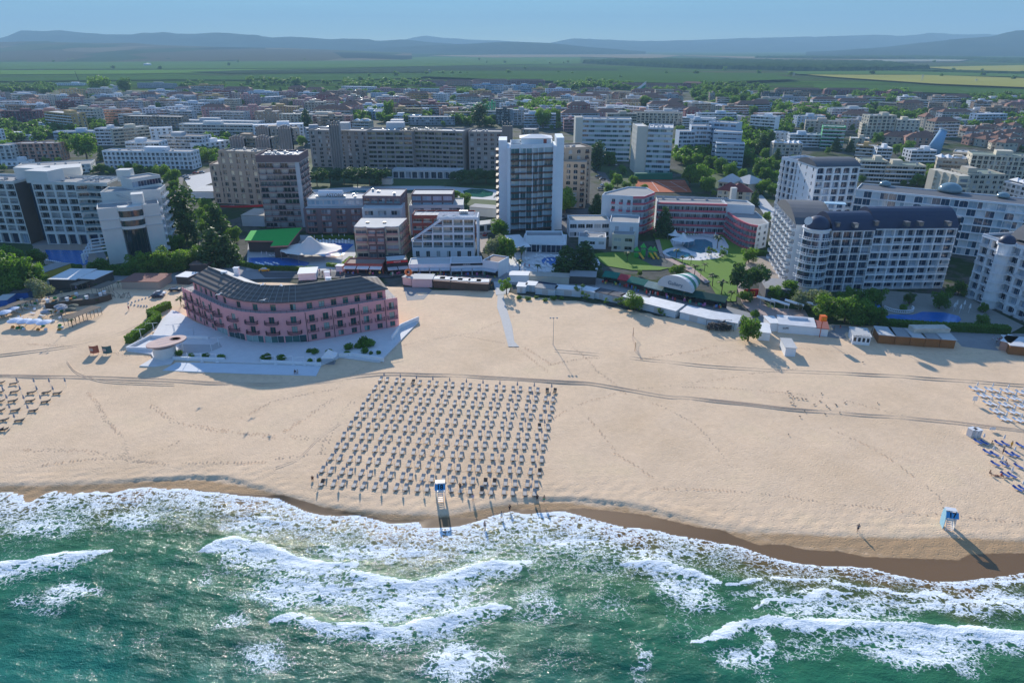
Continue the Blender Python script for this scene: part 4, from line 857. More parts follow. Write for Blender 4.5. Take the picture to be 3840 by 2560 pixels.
for j in range(7):
    z=1.6+j*2.9+.9; bb=MB(); bb.ring([(4.65,z-.2),(5.9,z-.2),(5.9,z)],tc_,18,0,a0=math.pi*.98,a1=math.pi*2.02)
    bb.ring([(5.85,z),(5.85,z+.15)],tc_,18,a0=math.pi*.98,a1=math.pi*2.02); bb.ring([(5.75,z+.8),(5.95,z+.8),(5.95,z+.95),(5.75,z+.95)],tc_,18,a0=math.pi*.98,a1=math.pi*2.02)
    for q_ in range(25): a=math.pi*(.98+1.04*q_/24); bb.bar((tc_[0]+5.85*math.cos(a),tc_[1]+5.85*math.sin(a),z),(tc_[0]+5.85*math.cos(a),tc_[1]+5.85*math.sin(a),z+.85),.08,4,cap=False)
    B.part(bb,'balcony',MW); gg=MB(); gg.ring([(4.66,z),(4.66,z+2.3)],tc_,14,a0=math.pi*1.02,a1=math.pi*1.47); gg.ring([(4.66,z),(4.66,z+2.3)],tc_,14,a0=math.pi*1.53,a1=math.pi*1.98); B.part(gg,'window',GLB)
dm=MB(); dm.ring([(4.4*math.cos(a_),HB+.4+4.2*math.sin(a_)) for a_ in [i*math.pi/2/7 for i in range(8)]],tc_,20); B.part(dm,'dome',NAVY,True)
sd1=MB(); c=Q(A3,368,655,HB+3.5); sd1.ring([(0,0),(.9,.12),(1.5,.4)],(0,0),14); me_=[(v_[0],-v_[2],v_[1]) for v_ in sd1.v]; sd1.v=[(c[0]+a_,c[1]+b_,c[2]+d_) for a_,b_,d_ in me_]; sd1.bar((c[0],c[1],c[2]),(c[0],c[1]+.5,HB),.08); B.part(sd1,'satellite_dish',MW)
sk=MB(); s1,s2=Q(A3,520,490,HB+5.5),Q(A3,715,500,HB+5.5); sk.obox(s1,s2,3.5,.3); B.part(sk,'skylight',mat('skylight',(.55,.75,.85),.15))
lk=rect(Q(A3,1745,700,HB-2)+Vector((0,9,0)),Q(A3,1905,690,HB-2)+Vector((0,9,0)),12); B.block(lk,0,7,3.1,{0:(dict(ow=1,oh=2.9,sill=.1,dep=.1,gl=GLB,kind='band',fr=FRD),2)},'wall_link',W_STEEL,.4,RFD)
# right block
lp=[G(O(1612,1198)),G(O(2091,1398))]; lp[1]=lp[0]+(lp[1]-lp[0])*1.5; hr=22.5
PR=rect(lp[0],lp[1],24); lg3=dict(ow=.74,oh=2.55,sill=.2,dep=1.2,gl=GLB,kind='two',bal=('balus',.9,.9),rail=MW,slab=MW,arch=lambda i,j:j==0,nobal=lambda i,j:(i+j)%2==1 and i%3!=2,ledge=.2)
B.block(PR,0,7,hr/7,{0:(lg3,9),3:(dict(ow=.9,oh=2.7,sill=.2,dep=.2,gl=GLB,kind='band',fr=FRD),4)},par=.8,roof=RFD)
B.part(barrel_roof([PR[0].lerp(PR[1],.15)+(PR[3]-PR[0])*.25,PR[1]+(PR[3]-PR[0])*.25,PR[2],PR[3].lerp(PR[2],.15)],hr+.8,5.5),'mansard_roof',DKR)
tc2=PR[0].lerp(PR[1],.30)-(PR[3]-PR[0])*.04; d2=MB(); d2.ring([(2.6*math.cos(a_),hr+.6+2.6*math.sin(a_)) for a_ in [i*math.pi/2/6 for i in range(7)]],tc2,16); B.part(d2,'dome',NAVY,True)
t2_=MB(); t2_.ring([(2.4,0),(2.4,hr),(3,hr),(3,hr+.6)],tc2,14); B.part(t2_,'corner_tower',MW)
for j in range(6):
    z=3.3+j*3.2; bb=MB(); bb.ring([(2.4,z-.2),(3.5,z-.2),(3.5,z+.15),(3.3,z+.15)],tc2,14,a0=math.pi,a1=math.pi*2); bb.ring([(3.3,z+.8),(3.5,z+.8),(3.5,z+.95)],tc2,14,a0=math.pi,a1=math.pi*2)
    for q_ in range(15): a=math.pi*(1+q_/14); bb.bar((tc2[0]+3.4*math.cos(a),tc2[1]+3.4*math.sin(a),z),(tc2[0]+3.4*math.cos(a),tc2[1]+3.4*math.sin(a),z+.85),.07,4,cap=False)
    B.part(bb,'balcony',MW)
# ---------------- white tower behind it and its long rear wing
B=new('white_tower_hotel',Q(A3,650,150,36),'tall white block with arched top windows standing behind the navy roofed hotel','hotel',MW)
tw=dict(ow=.76,oh=2.45,sill=.2,dep=1.0,gl=GLB,kind='two',bal=('balus',.8,.85),rail=MW,slab=MW,arch=lambda i,j:j in(11,5,4),nobal=lambda i,j:i in(1,2,3) and j in (6,7,8,9,10,11) or j==11)
P=slab(B,A3,455,160,850,155,36.5,18,12,5,tw,side=dict(PUN,owm=1.1),par=.3,roof=RFG,sb=3); B.part(barrel_roof(P,36.4,2.6),'vaulted_roof',DKR)
P=slab(B,A3,128,70,392,118,36.5,14,12,6,dict(tw,nobal=lambda i,j:i in(2,3,4) and j>5),side=dict(tw,nobal=lambda i,j:False),par=1,roof=RFG,sb=3,clut=4)
B=new('white_rear_wing',Q(A3,1500,420,24),'long wing with blue reflecting windows and three glazed domes behind the navy roof','hotel wing',MW)
P=slab(B,A3,812,362,2480,520,24,17,7,20,dict(ow=.92,oh=2.8,sill=.2,dep=.5,gl=glass('pane_sky',(.02,.06,.12),(.30,.42,.50),.45,(.6,.68,.72)),kind='two',arch=lambda i,j:i%5 in(2,),ledge=.2),par=.5,roof=DKR,clut=0)
for x,y,r_ in ((1078,318,2.6),(1672,372,5.0),(2160,425,2.6)):
    c=Q(A3,x,y,24.5); d=MB(); d.ring([(r_*math.cos(a_),24+r_*.75*math.sin(a_)) for a_ in [i*math.pi/2/6 for i in range(7)]],c,16,a0=0,a1=math.pi*2); B.part(d,'skylight_dome',GLP,True)
# ---------------- left hotel with the curved glass front
B=new('balcony_hotel',G(A2(560,1065)),'pale seven storey hotel with deep square balconies at the left edge behind the trees','hotel',W_OFF)
h1=28.6; st=dict(ow=.80,oh=2.4,sill=.4,dep=1.4,gl=GL,kind='two',bal=('bars',.1,.8))
gf=dict(ow=.78,oh=4.6,sill=.1,dep=1.2,gl=GLB,kind='door',fr=FRD)
def wing(x0,y0,x1,y1,n_,side=None,dep=17,sidem=None):
    p0,p1=Q(A2,x0,y0,h1),Q(A2,x1,y1,h1); P=rect(p0,p1,dep); B.facade(P[0],P[1],0,1,5.6,n_,gf)
    B.facade(P[0],P[1],5.6,7,(h1-1-5.6)/7,n_,st)
    w_=B.w['wall'][0]
    for i in (1,2,3): a,c=P[i],P[(i+1)%4]; w_.face([(a[0],a[1],0),(c[0],c[1],0),(c[0],c[1],h1-1),(a[0],a[1],h1-1)])
    B.flat(P,h1-1,1,RFG); B.clutter(P,h1-1,5,rs=n_); return P
P=wing(345,362,835,368,4); P=wing(-520,340,150,360,6); 
pn=MB(); a=Q(A2,150,365,h1).to_2d(); c=Q(A2,292,330,h1).to_2d()+Vector((0,1)); pn.face([(a[0]+.05,a[1],0),(c[0],c[1],0),(c[0],c[1],h1-1),(a[0]+.05,a[1],h1-1)]); B.part(pn,'side_wall',W_DK)
pn=MB(); d=Q(A2,345,362,h1).to_2d()+Vector((0,1.5)); pn.face([(c[0],c[1],0),(d[0],d[1]+4,0),(d[0],d[1]+4,h1-1),(c[0],c[1],h1-1)]); B.part(pn,'stair_glazing',GLB)
a,c=Q(A2,835,368,h1).to_2d(),Q(A2,1200,372,h1).to_2d(); mid=a.lerp(c,.3)+Vector((0,1.3))
for p,q_,n_ in ((a,mid,1),(mid,c,3)): B.facade(p,q_,0,1,5.6,n_,gf); B.facade(p,q_,5.6,7,(h1-1-5.6)/7,n_,dict(BANDB,oh=2.2,rail=GLP,bal=('glass',.4,.8)))
B.flat([a,c,c+Vector((-2,16)),a+Vector((0,16))],h1-1,.9,RFG); B.clutter([a,c,c+Vector((-2,16)),a+Vector((0,16))],h1-1,7,rs=4)
hb=MB()
for x0,y0,x1,y1,z,dep in ((265,240,520,250,33,9),(145,205,400,215,33,8),(520,225,900,200,31.5,12)):
    p0,p1=Q(A2,x0,y0,z),Q(A2,x1,y1,z); hb.prism([(q_[0],q_[1]) for q_ in rect(p0,p1,dep)],h1-1,z)
B.part(hb,'roof_house',W_OFF)
# front tower
B=new('glass_front_block',G(A2(1300,1290)),'pale end block with a rounded dark glass front, right of the square balconied hotel','hotel wing',W_OFF)
h2=23.4; t0,t1=Q(A2,1087,672,h2).to_2d(),Q(A2,1785,608,h2).to_2d(); P=rect(t0,t1,13)
bs_=dict(ow=.7,oh=2.1,sill=.4,dep=1.1,gl=GL,kind='two',bal=('solid',1.1,.9),rail=MW,slab=MW)
A_,C_=t0.lerp(t1,.32),t0.lerp(t1,.72); B.block([t0,A_,A_+Vector((0,3)),C_+Vector((0,3)),C_,t1,P[2],P[3]],0,7,(h2-.8)/7,{5:(bs_,4)},par=.8,roof=RFG)
u=(C_-A_).normalized(); nn=Vector((u[1],-u[0])); r_=(C_-A_).length/2; cc=(A_+C_)/2
def bow(z0,z1,k_,m,nm,dep=2.2):
    pts=[cc+u*(-r_*k_*math.cos(math.pi*i/12))+nn*(dep*math.sin(math.pi*i/12)*k_) for i in range(13)]; b=MB()
    b.prism([pts[0]-nn*3]+pts+[pts[-1]-nn*3],z0,z1); B.part(b,nm,m)
DG=mat('dark_curtain_glass',(.012,.03,.035),.08,.2,.3,spec=.8); bow(0,h2-9.2,.86,DG,'curtain_wall',1.2)
for i in range(7):
    m_=MB(); an=math.pi*(i+1)/8; p=cc+u*(-r_*.86*math.cos(an))+nn*(1.25*math.sin(an)*.86); m_.box((p[0],p[1],0),(.12,.12,h2-9.3)); B.part(m_,'mullion',FRD)
bow(h2-9.2,h2-8.0,1,W_OFF,'balcony'); bow(h2-8.0,h2-5.6,.9,DG,'window'); bow(h2-5.6,h2-4.2,1,W_OFF,'balcony'); bow(h2-4.2,h2-1.6,.92,DG,'window'); bow(h2-1.6,h2,1,W_OFF,'parapet')
lb=MB(); 
for p,q_ in ((t0,A_),(C_,t1)):
    for z in (h2-4.9,h2-8.6): lb.obox((p[0]+nn[0]*.15,p[1]+nn[1]*.15,z),(q_[0]+nn[0]*.15,q_[1]+nn[1]*.15,z),.3,.25)
B.part(lb,'cornice',W_LG)
B.block(rect(Q(A2,1125,482,27),Q(A2,1795,452,27),12),0,8,26.2/8,{1:(bs_,3)},par=.8,roof=RFG)
B.block(rect(Q(A2,1475,335,31),Q(A2,1800,285,31),9),0,9,30.4/9,{0:(dict(ow=1,oh=2.4,sill=.2,dep=.3,gl=GLB,kind='band'),2),1:(bs_,3)},par=.6,roof=RFG)
for x0,y0,x1,y1,z in ((1300,235,1450,232,33.5),(1465,510,1600,500,27.5)):
    b=MB(); b.prism([(q_[0],q_[1]) for q_ in rect(Q(A2,x0,y0,z),Q(A2,x1,y1,z),5)],z-5,z); B.part(b,'roof_house',W_OFF)
es=MB()
for i in range(9): p=Q(A2,1300+20*i,505+9*i,25.5); es.box((p[0],p[1],25.5-i*.25),(1.0,.4,.08)); 
p,q_=Q(A2,1290,500,26),Q(A2,1490,580,23.5); es.bar(p,q_,.08); es.bar(p+Vector((0,0,1)),q_+Vector((0,0,1)),.06); B.part(es,'roof_stair',METAL)
# pergola by the pool
t=thing('pergola',G(A2(1050,1230)),'white pergola of long slanting beams on posts beside the blue pool','pergola')
pg=MB()
for i in range(5): a=G(A2(950+22*i,1290-46*i*.9),.0); pg.box((a[0],a[1],0),(.7,.7,4.2)); c=a+Vector((12,3,0)); pg.obox((a[0],a[1],4.4),(c[0],c[1],5.4),.35,.5)
pg.build('beam',MW,parent=t)
# ---------------- dark parapet tower
B=new('parapet_tower',G(A4(900,1300)),'eleven storey tower with a deep plum brown parapet, its roof full of plant','hotel',wall('tower_grey',(.50,.44,.43)))
h3=35.6; p0,p1=Q(A4,600,485,h3),Q(A4,1072,482,h3); P=rect(p0,p1,19)
r3=dict(ow=.97,oh=2.2,sill=.15,dep=.9,gl=glass('pane_tower',(.03,.04,.05),(.16,.19,.2),.45,(.5,.5,.48)),kind='two',bal=('bars',.5,.95),rail=RAILD,slab=wall('coral',(.50,.22,.18)))
sp=p0.lerp(p1,.90)
B.facade(P[0],sp,0,11,(h3-3.4)/11,5,r3); B.w['wall_light']=(MB(),W_LG); B.facade(sp,P[1],0,11,(h3-3.4)/11,1,dict(skip=lambda i,j:True),'wall_light')
B.facade(P[1],P[2],0,11,(h3-3.4)/11,3,dict(r3,ow=.8)); w_=B.w['wall'][0]
for i in (2,3): a,c=P[i],P[(i+1)%4]; w_.face([(a[0],a[1],0),(c[0],c[1],0),(c[0],c[1],h3-3.4),(a[0],a[1],h3-3.4)])
PO=offset_poly(P,-.35); pb=MB(); B.w['wall_par']=(pb,W_PLUM)
for i in range(4): a,c=PO[i],PO[(i+1)%4]; pb.face([(a[0],a[1],h3-3.4),(c[0],c[1],h3-3.4),(c[0],c[1],h3-.9),(a[0],a[1],h3-.9)])
pb.face([(p[0],p[1],h3-3.39) for p in PO][::-1]); B.flat(PO,h3-.9,.9,RFL,'wall_par'); B.clutter(PO,h3-.9,26,rs=9)
for i in range(6):
    a_=MB(); c=PO[0].lerp(PO[1],.35+.08*i).lerp(PO[3].lerp(PO[2],.35+.08*i),.4+.07*(i%3)); a_.bar((c[0],c[1],h3-.9),(c[0],c[1],h3+2+i%3),.07,5); a_.bar((c[0]-.8,c[1],h3+1),(c[0]+.8,c[1],h3+1),.05,4); B.part(a_,'antenna',METAL)
# ---------------- tan hotel behind it with red sign band
B=new('tan_arched_hotel',G(A4(380,1040)),'grey-tan hotel with arched windows and a red shop band at its foot','hotel',W_TAN)
st=dict(owm=2.4,oh=2.3,sill=.4,dep=.5,gl=glass('pane_warm',(.05,.055,.06),(.10,.10,.10),.5,(.62,.56,.42)),kind='two',arch=lambda i,j:j==6)
P=slab(B,A4,70,588,600,582,22.4,22,7,6,st,side=PUN,par=.6,roof=RFB); P=slab(B,A4,165,512,610,515,26,17,8,5,st,par=.5,roof=RFB); P=slab(B,A4,168,432,600,450,30,15,9,5,st,par=.8,roof=RFB,clut=8)
for i,(x,y) in enumerate(((620,140),(870,140),(335,255),(625,255))):
    c=Q(A4,x+50,y+20,35); f=MB()
    for q_ in range(6): f.box((c[0]-4+q_*1.6,c[1],0),(.5,3.2,36-(abs(q_-2.5))*.6))
    f.box((c[0],c[1]+.3,0),(8.5,2.4,33.5)); B.part(f,'finned_tower',W_GREY)
rbm=MB(); p0,p1=G(A4(205,1085),3.3).to_2d(),G(A4(680,1075),3.3).to_2d(); n_=10; pp=[p0.lerp(p1,i/n_)+Vector((0,-1.6*math.sin(math.pi*i/n_))) for i in range(n_+1)]
for i in range(n_): rbm.obox((pp[i][0],pp[i][1],4.4),(pp[i+1][0],pp[i+1][1],4.4),.6,1.0)
sb_=B.part(rbm,'sign_band',mat('sign_red',(.45,.02,.03),.4)); text('lettering','KFC',G(A4(340,1055),4.4)+Vector((0,-1.2,0)),1.5,MW,sb_)
# ---------------- great grey hotel
B=new('grey_hotel',G(A4(1900,640)),'great grey-brown hotel of nine storeys with gridded balconies and a roof sign','hotel',W_GREY)
gg=dict(ow=.88,oh=2.5,sill=.2,dep=1.3,gl=glass('pane_olive',(.03,.035,.03),(.10,.12,.07),.5,(.30,.30,.2)),kind='two',bal=('solid',.1,.8),rail=wall('greyrail',(.36,.33,.32)))
gw=dict(owm=2.6,oh=2.0,sill=.5,dep=.25,gl=GL,kind='two')
P=slab(B,A5,0,112,402,124,29.5,18,9,9,gg,par=1.0,roof=RFL,clut=9)
P=slab(B,A4,1842,205,2352,210,29.5,18,9,5,gg,par=1.0,roof=RFL,clut=8)
P=slab(B,A4,1190,200,1842,212,27,17,9,8,dict(gw,ow=.6,owm=2.6),side=gw,par=.8,roof=RFG,clut=6)
P=slab(B,A5,440,125,700,128,29,17,9,6,dict(gw,owm=2.4),side=gw,par=.8,roof=RFG,clut=5)
for x,y in ((1470,100),(1470+0,100)): pass
for Wf,x,y in ((A4,1480,110),(A5,690,60)):
    c=Q(Wf,x,y+20,34); f=MB()
    for q_ in range(5): f.box((c[0]-3.4+q_*1.7,c[1]-.4,0),(.55,3.0,36-(q_%2)))
    f.box((c[0],c[1]+.4,0),(7.4,2.4,33)); B.part(f,'finned_tower',W_GREY)
for x0,y0,x1,y1 in ((2060,120,2260,120),(2110,90,2250,90),(1530,122,1640,122)):
    b=MB(); b.prism([(q_[0],q_[1]) for q_ in rect(Q(A4,x0,y0,33),Q(A4,x1,y1,33),7)],28,33); B.part(b,'roof_house',W_LG)
wl=MB(); a,c=Q(A4,2130,650,6),Q(A5,400,375,6); P=rect(a,c,10); B.block(P,0,1,5.5,{0:(dict(ow=.76,oh=4.4,sill=.2,dep=1.2,gl=GLB,kind='door',arch=lambda i,j:i>6),11)},'wall_podium',W_LG,.5,RFL)
sg=MB(); c=Q(T2,560,885,31.2); sg.obox((c[0]-16,c[1]-.2,29.6),(c[0]+16,c[1]-.2,29.6),.15,.15); so_=B.part(sg,'roof_sign',FRD); text('lettering','SOL SUNNY BEACH Barceló',(c[0],c[1]-.3,30.9),2.3,mat('gold_letters',(.45,.36,.16),.4,.05),so_)
# ---------------- white tower in the middle
B=new('white_tower',G(A5(850,755)),'slim white thirteen storey tower with curved brown balconies','hotel',wall('bluewhite',(.70,.76,.80)))
h8=41; p0,p1=Q(A5,710,222,h8),Q(A5,985,212,h8); u=(p1-p0).normalized(); nn=Vector((u[1],-u[0],0)); 
n8=13; m8=[p0,p0.lerp(p1,.22),p0.lerp(p1,.5)+nn*1.0,p0.lerp(p1,.78),p1]; sw=dict(ow=.97,oh=2.75,sill=.1,dep=.9,gl=glass('pane_aqua',(.07,.17,.19),(.2,.33,.37),.45,(.5,.62,.65)),kind='two',bal=('round',1.0,.85),rail=mat('brown_balcony',(.13,.075,.055),.6),slab=mat('brown_balcony',(.13,.075,.055)),fins=.4)
for (a,c,k_) in ((m8[0],m8[1],1),(m8[1],m8[2],2),(m8[2],m8[3],2),(m8[3],m8[4],1)): B.facade(a,c,1.2,n8,(h8-2.2)/n8,k_,sw)
bk=[p.to_2d() for p in m8]; bk2=[bk[-1]+Vector((0,18)),bk[0]+Vector((0,18))]; w_=B.w['wall'][0]
cyc=bk+bk2
for i in range(4,7): a,c=cyc[i],cyc[(i+1)%7]; w_.face([(a[0],a[1],0),(c[0],c[1],0),(c[0],c[1],h8-1),(a[0],a[1],h8-1)])
B.flat(cyc,h8-1,1.8,RFL)
for s_,a in ((-1,bk[0]),(1,bk[-1])):
    f=MB(); x0=a[0]+(-1.6 if s_<0 else .05); f.prism([(x0,a[1]-1.2),(x0+1.5,a[1]-1.2),(x0+1.5,a[1]+17),(x0,a[1]+17)],0,h8-.5); B.part(f,'side_fin',w_ and B.w['wall'][1])
f=MB(); a=bk[-1]; f.prism([(a[0]+1.6,a[1]+.5),(a[0]+5.2,a[1]+1),(a[0]+5.2,a[1]+17),(a[0]+1.6,a[1]+17)],0,h8+3.2); B.part(f,'side_wing',B.w['wall'][1]); f=MB(); f.prism([(bk[0][0]-5.6,bk[0][1]+3),(bk[0][0]-1.65,bk[0][1]+3),(bk[0][0]-1.65,bk[0][1]+17),(bk[0][0]-5.6,bk[0][1]+17)],0,h8+2.4); B.part(f,'side_wing',B.w['wall'][1])
rh=MB(); c=bk[0].lerp(bk[-1],.55); rh.prism([(c[0]-6,c[1]+3),(c[0]+8,c[1]+3),(c[0]+8,c[1]+13),(c[0]-6,c[1]+13)],h8-1,h8+3.0); B.part(rh,'roof_house',B.w['wall'][1]); pr_=prism_roof([(c[0]-6.4,c[1]+2.6),(c[0]+8.4,c[1]+2.6),(c[0]+8.4,c[1]+13.4),(c[0]-6.4,c[1]+13.4)],h8+3.0,1.3); B.part(pr_,'roof',RFW)
dd=MB(); dd.face([(c[0]+4.5,c[1]+2.97,h8),(c[0]+6,c[1]+2.97,h8),(c[0]+6,c[1]+2.97,h8+2.6),(c[0]+4.5,c[1]+2.97,h8+2.6)]); B.part(dd,'door',W_RED)
for j in range(13):
    b=MB(); z=2+j*2.98; b.prism([(bk[0][0]-7,bk[0][1]+4),(bk[0][0]-5.65,bk[0][1]+4),(bk[0][0]-5.65,bk[0][1]+12),(bk[0][0]-7,bk[0][1]+12)],z,z+1); B.part(b,'side_balcony',mat('brown_balcony',(.13,.075,.055)))
B.clutter([p for p in (bk[0]+Vector((1,2)),bk[-1]+Vector((0,2)),bk[-1]+Vector((0,16)),bk[0]+Vector((1,16)))],h8+.2,3)
# ---------------- tan balcony hotel right of the tower
B=new('tan_hotel',G(A5(1110,580)),'tan hotel with arched windows and rounded brown balconies right of the white tower','hotel',wall('warmtan',(.50,.37,.27)))
st=dict(owm=2.2,oh=2.1,sill=.4,dep=.3,gl=GL,kind='two',arch=lambda i,j:j>=6,bal=('round',.9,.9),rail=mat('brown_balcony',(.13,.075,.055)),nobal=lambda i,j:i in(1,2))
P=slab(B,A5,1016,318,1200,322,25.5,16,8,4,st,side=PUN,par=.6,roof=RFB); P=slab(B,A5,1016,232,1232,222,32,17,10,4,st,side=PUN,par=.8,roof=RFB,clut=6)
# ---------------- low hotel of plum brick with sign
B=new('plum_brick_hotel',G(A4(1400,1380)),'plum brick hotel with pale flat roofs behind the pool and white tent','hotel',W_PLUM)
st=dict(ow=.62,oh=2.2,sill=.3,dep=.4,gl=GLC,kind='door',bal=('bars',.9,.9),rail=wall('coral',(.5,.22,.18)),slab=wall('coral',(.5,.22,.18)))
P=slab(B,A4,1130,1085,1800,1080,12.2,18,4,4,st,par=.3,roof=RFL); P=slab(B,A4,1170,975,1800,972,16,13,5,7,dict(ow=.85,oh=2.1,sill=.5,dep=.3,gl=glass('pane_skyblue',(.30,.42,.52),(.42,.52,.6),.5),kind='two'),par=.3,roof=RFL,m=W_LG,wm='wall_top',clut=5)
tk=MB(); c=Q(A4,1440,900,18); tk.bar((c[0]-6,c[1],17.2),(c[0]+6,c[1],17.2),1.6,12); B.part(tk,'roof_tank',MW); c=Q(A4,1500,960,16.5); text('lettering','ASTORIA',(c[0],c[1]-1,17.6),2.2,FRD,B.e)
P=slab(B,A4,1795,942,2225,945,20.5,17,6,5,dict(ow=.8,oh=2.2,sill=.2,dep=.8,gl=GLC,kind='two',bal=('glass',.1,.9),rail=GLP),side=PUN,par=.3,roof=RFL,clut=3)
P=slab(B,A4,1790,1085,2240,1082,16.5,12,5,3,dict(ow=.62,oh=2.1,sill=.2,dep=.8,gl=GLC,kind='door'),par=.25,roof=RFL,wm='wall_mid',m=W_LG)
P=slab(B,A6,560,130,858,130,19,12,6,4,dict(ow=.85,oh=2.1,sill=.4,dep=.3,gl=glass('pane_skyblue',(.3,.42,.52),(.42,.52,.6),.5),kind='two'),side=PUN,par=.4,roof=RFL); P=slab(B,A6,545,212,935,208,14.5,16,4,3,dict(ow=.6,oh=2.2,sill=.3,dep=.6,gl=GLC,kind='door'),par=.4,roof=RFL,wm='wall_low',m=W_OFF)
# ---------------- beige and brown scalloped hotel
B=new('scalloped_hotel',G(M(900,905)),'beige and brown four storey hotel with a wavy edged pale flat roof','hotel',W_CREAM)
hk=14.2; a,c,d=Q(M,800,628,hk).to_2d(),Q(M,1165,625,hk).to_2d(),Q(M,1235,560,hk).to_2d(); st=dict(ow=.8,oh=2.1,sill=.3,dep=.7,gl=GLC,kind='two',bal=('solid',1.0,.85),rail=wall('coral2',(.48,.28,.24)),slab=W_CREAM)
q1,q2=a.lerp(c,.30),a.lerp(c,.68); B.w['wall_brown']=(MB(),W_PLUM)
for p,q_,w_,n_ in ((a,q1,'wall',1),(q1+Vector((0,-1)),q2+Vector((0,-1)),'wall_brown',2),(q2,c,'wall',1)): B.facade(p,q_,0,4,(hk-.6)/4,n_,st,w_)
B.facade(c,d,0,4,(hk-.6)/4,4,dict(st,ow=.6)); bk=Vector((a[0],d[1])); rp_=[a]+[a.lerp(q1,t_)+Vector((0,-.9*math.sin(math.pi*t_))) for t_ in (.3,.6,.9)]+[q1+Vector((0,-1.6)),q1.lerp(q2,.5)+Vector((0,-2.4)),q2+Vector((0,-1.6))]+[q2.lerp(c,t_)+Vector((0,-.9*math.sin(math.pi*t_))) for t_ in (.1,.5,.8)]+[c,d,bk]
rr_=MB(); rr_.prism(rp_,hk-.6,hk-.1); B.part(rr_,'roof',RFL); w_=B.w['wall'][0]; w_.face([(bk[0],bk[1],0),(a[0],a[1],0),(a[0],a[1],hk-.6),(bk[0],bk[1],hk-.6)])
for x in (912,1050): p=Q(M,x,600,hk); b=MB(); b.box((p[0],p[1],hk-.1),(1.3,1.3,.5)); B.part(b,'skylight',FRD)
# ---------------- white and brick modern house
B=new('brick_and_white_hotel',G(A6(800,605)),'modern white and brick hotel with a slanting white sail wall above the shops','hotel',MW)
h7=17.4; st=dict(ow=.86,oh=2.3,sill=.5,dep=1.2,gl=GLR,kind='door',fr=FRW,bal=('glass',.1,.8),rail=GLP)
x0,x1=560,1010; p0,p1=Q(A6,555,298,h7).to_2d(),Q(A6,1010,298,h7).to_2d(); P=rect(p0,p1,13)
cut=[5,4,3,2,1]
lv=(h7-3.8-.6)/4
rb2=rect(p0+Vector((0,4)),p1+Vector((0,4)),10); B.w['wall_brick']=(MB(),W_BRICK)
B.block(rb2,3.8,4,lv,{0:(dict(st,oh=1.9),6),1:(st,2)},wm='wall_brick',par=.6,roof=RFL)
hs_=[1,2,3,4,4,4]; w_=B.w['wall'][0]; B.block(rect(p0,p1,14),0,1,3.8,{0:(dict(FRENCH,oh=2.6),6)},par=0,roof=None)
for i in range(6):
    a,c=p0.lerp(p1,i/6),p0.lerp(p1,(i+1)/6); B.facade(a,c,3.8,hs_[i],lv,1,st); z=3.8+hs_[i]*lv; w_.face([(a[0],a[1],z),(c[0],c[1],z),(c[0],c[1]+4,z),(a[0],a[1]+4,z)])
    for q_ in (a,c): w_.face([(q_[0],q_[1],3.8),(q_[0],q_[1]+4,3.8),(q_[0],q_[1]+4,z),(q_[0],q_[1],z)])
sl=MB(); a,c=p0+Vector((-.3,-.5)),p0.lerp(p1,.5)+Vector((0,-.5)); n_=8
for i in range(n_):
    t0_,t1_=i/n_,(i+1)/n_; zz=lambda t_:4.9+lv*.9+(h7-5.2-lv*.9)*t_; P0,P1=a.lerp(c,t0_),a.lerp(c,t1_)
    sl.face([(P0[0],P0[1],zz(t0_)-.9),(P1[0],P1[1],zz(t1_)-.9),(P1[0],P1[1],zz(t1_)),(P0[0],P0[1],zz(t0_))]); sl.face([(P0[0],P0[1],zz(t0_)),(P1[0],P1[1],zz(t1_)),(P1[0],P1[1]+2.2,zz(t1_)),(P0[0],P0[1]+2.2,zz(t0_))])
B.part(sl,'sail_wall',MW)
fr_=MB(); a=p1+Vector((1.6,-.8)); fr_.box((a[0],a[1],0),(.8,.8,h7-.6)); fr_.box((a[0],a[1]+10,0),(.8,.8,h7-.6))
for y_ in (-.8,1.6,4,6.4,8.8): fr_.obox((p0.lerp(p1,.42)[0],p1[1]+y_,h7+.0+.0),(a[0]+.4,p1[1]+y_,h7),.35,.5)
fr_.obox((a[0],a[1],h7),(a[0],a[1]+10,h7),.5,.5); fr_.obox((p0.lerp(p1,.42)[0],p1[1]-1.0,h7-.35),(a[0]+.4,p1[1]-1.0,h7-.35),.3,.8); B.part(fr_,'roof_frame',MW)
for i in range(5):
    p=Q(A6,580+70*i if i<3 else 800+75*(i-3),268 if i<3 else 285,h7+.4); b=MB(); b.face([(p[0]-2.2,p[1]-.8,h7-.3),(p[0]-1.4,p[1]+.9,h7-.3),(p[0]+1.9,p[1]+.9,h7+1.5),(p[0]+1.1,p[1]-.8,h7+1.5)]); b.bar((p[0]+1,p[1],h7-.6),(p[0]+1,p[1],h7+1.3),.05,4); B.part(b,'solar_panel',RFW)
for i in range(4): p=Q(A6,915+15*i,262,h7+.8); b=MB(); b.box((p[0],p[1],h7-.6),(1,1.2,2.2)); B.part(b,'air_conditioner',METAL)
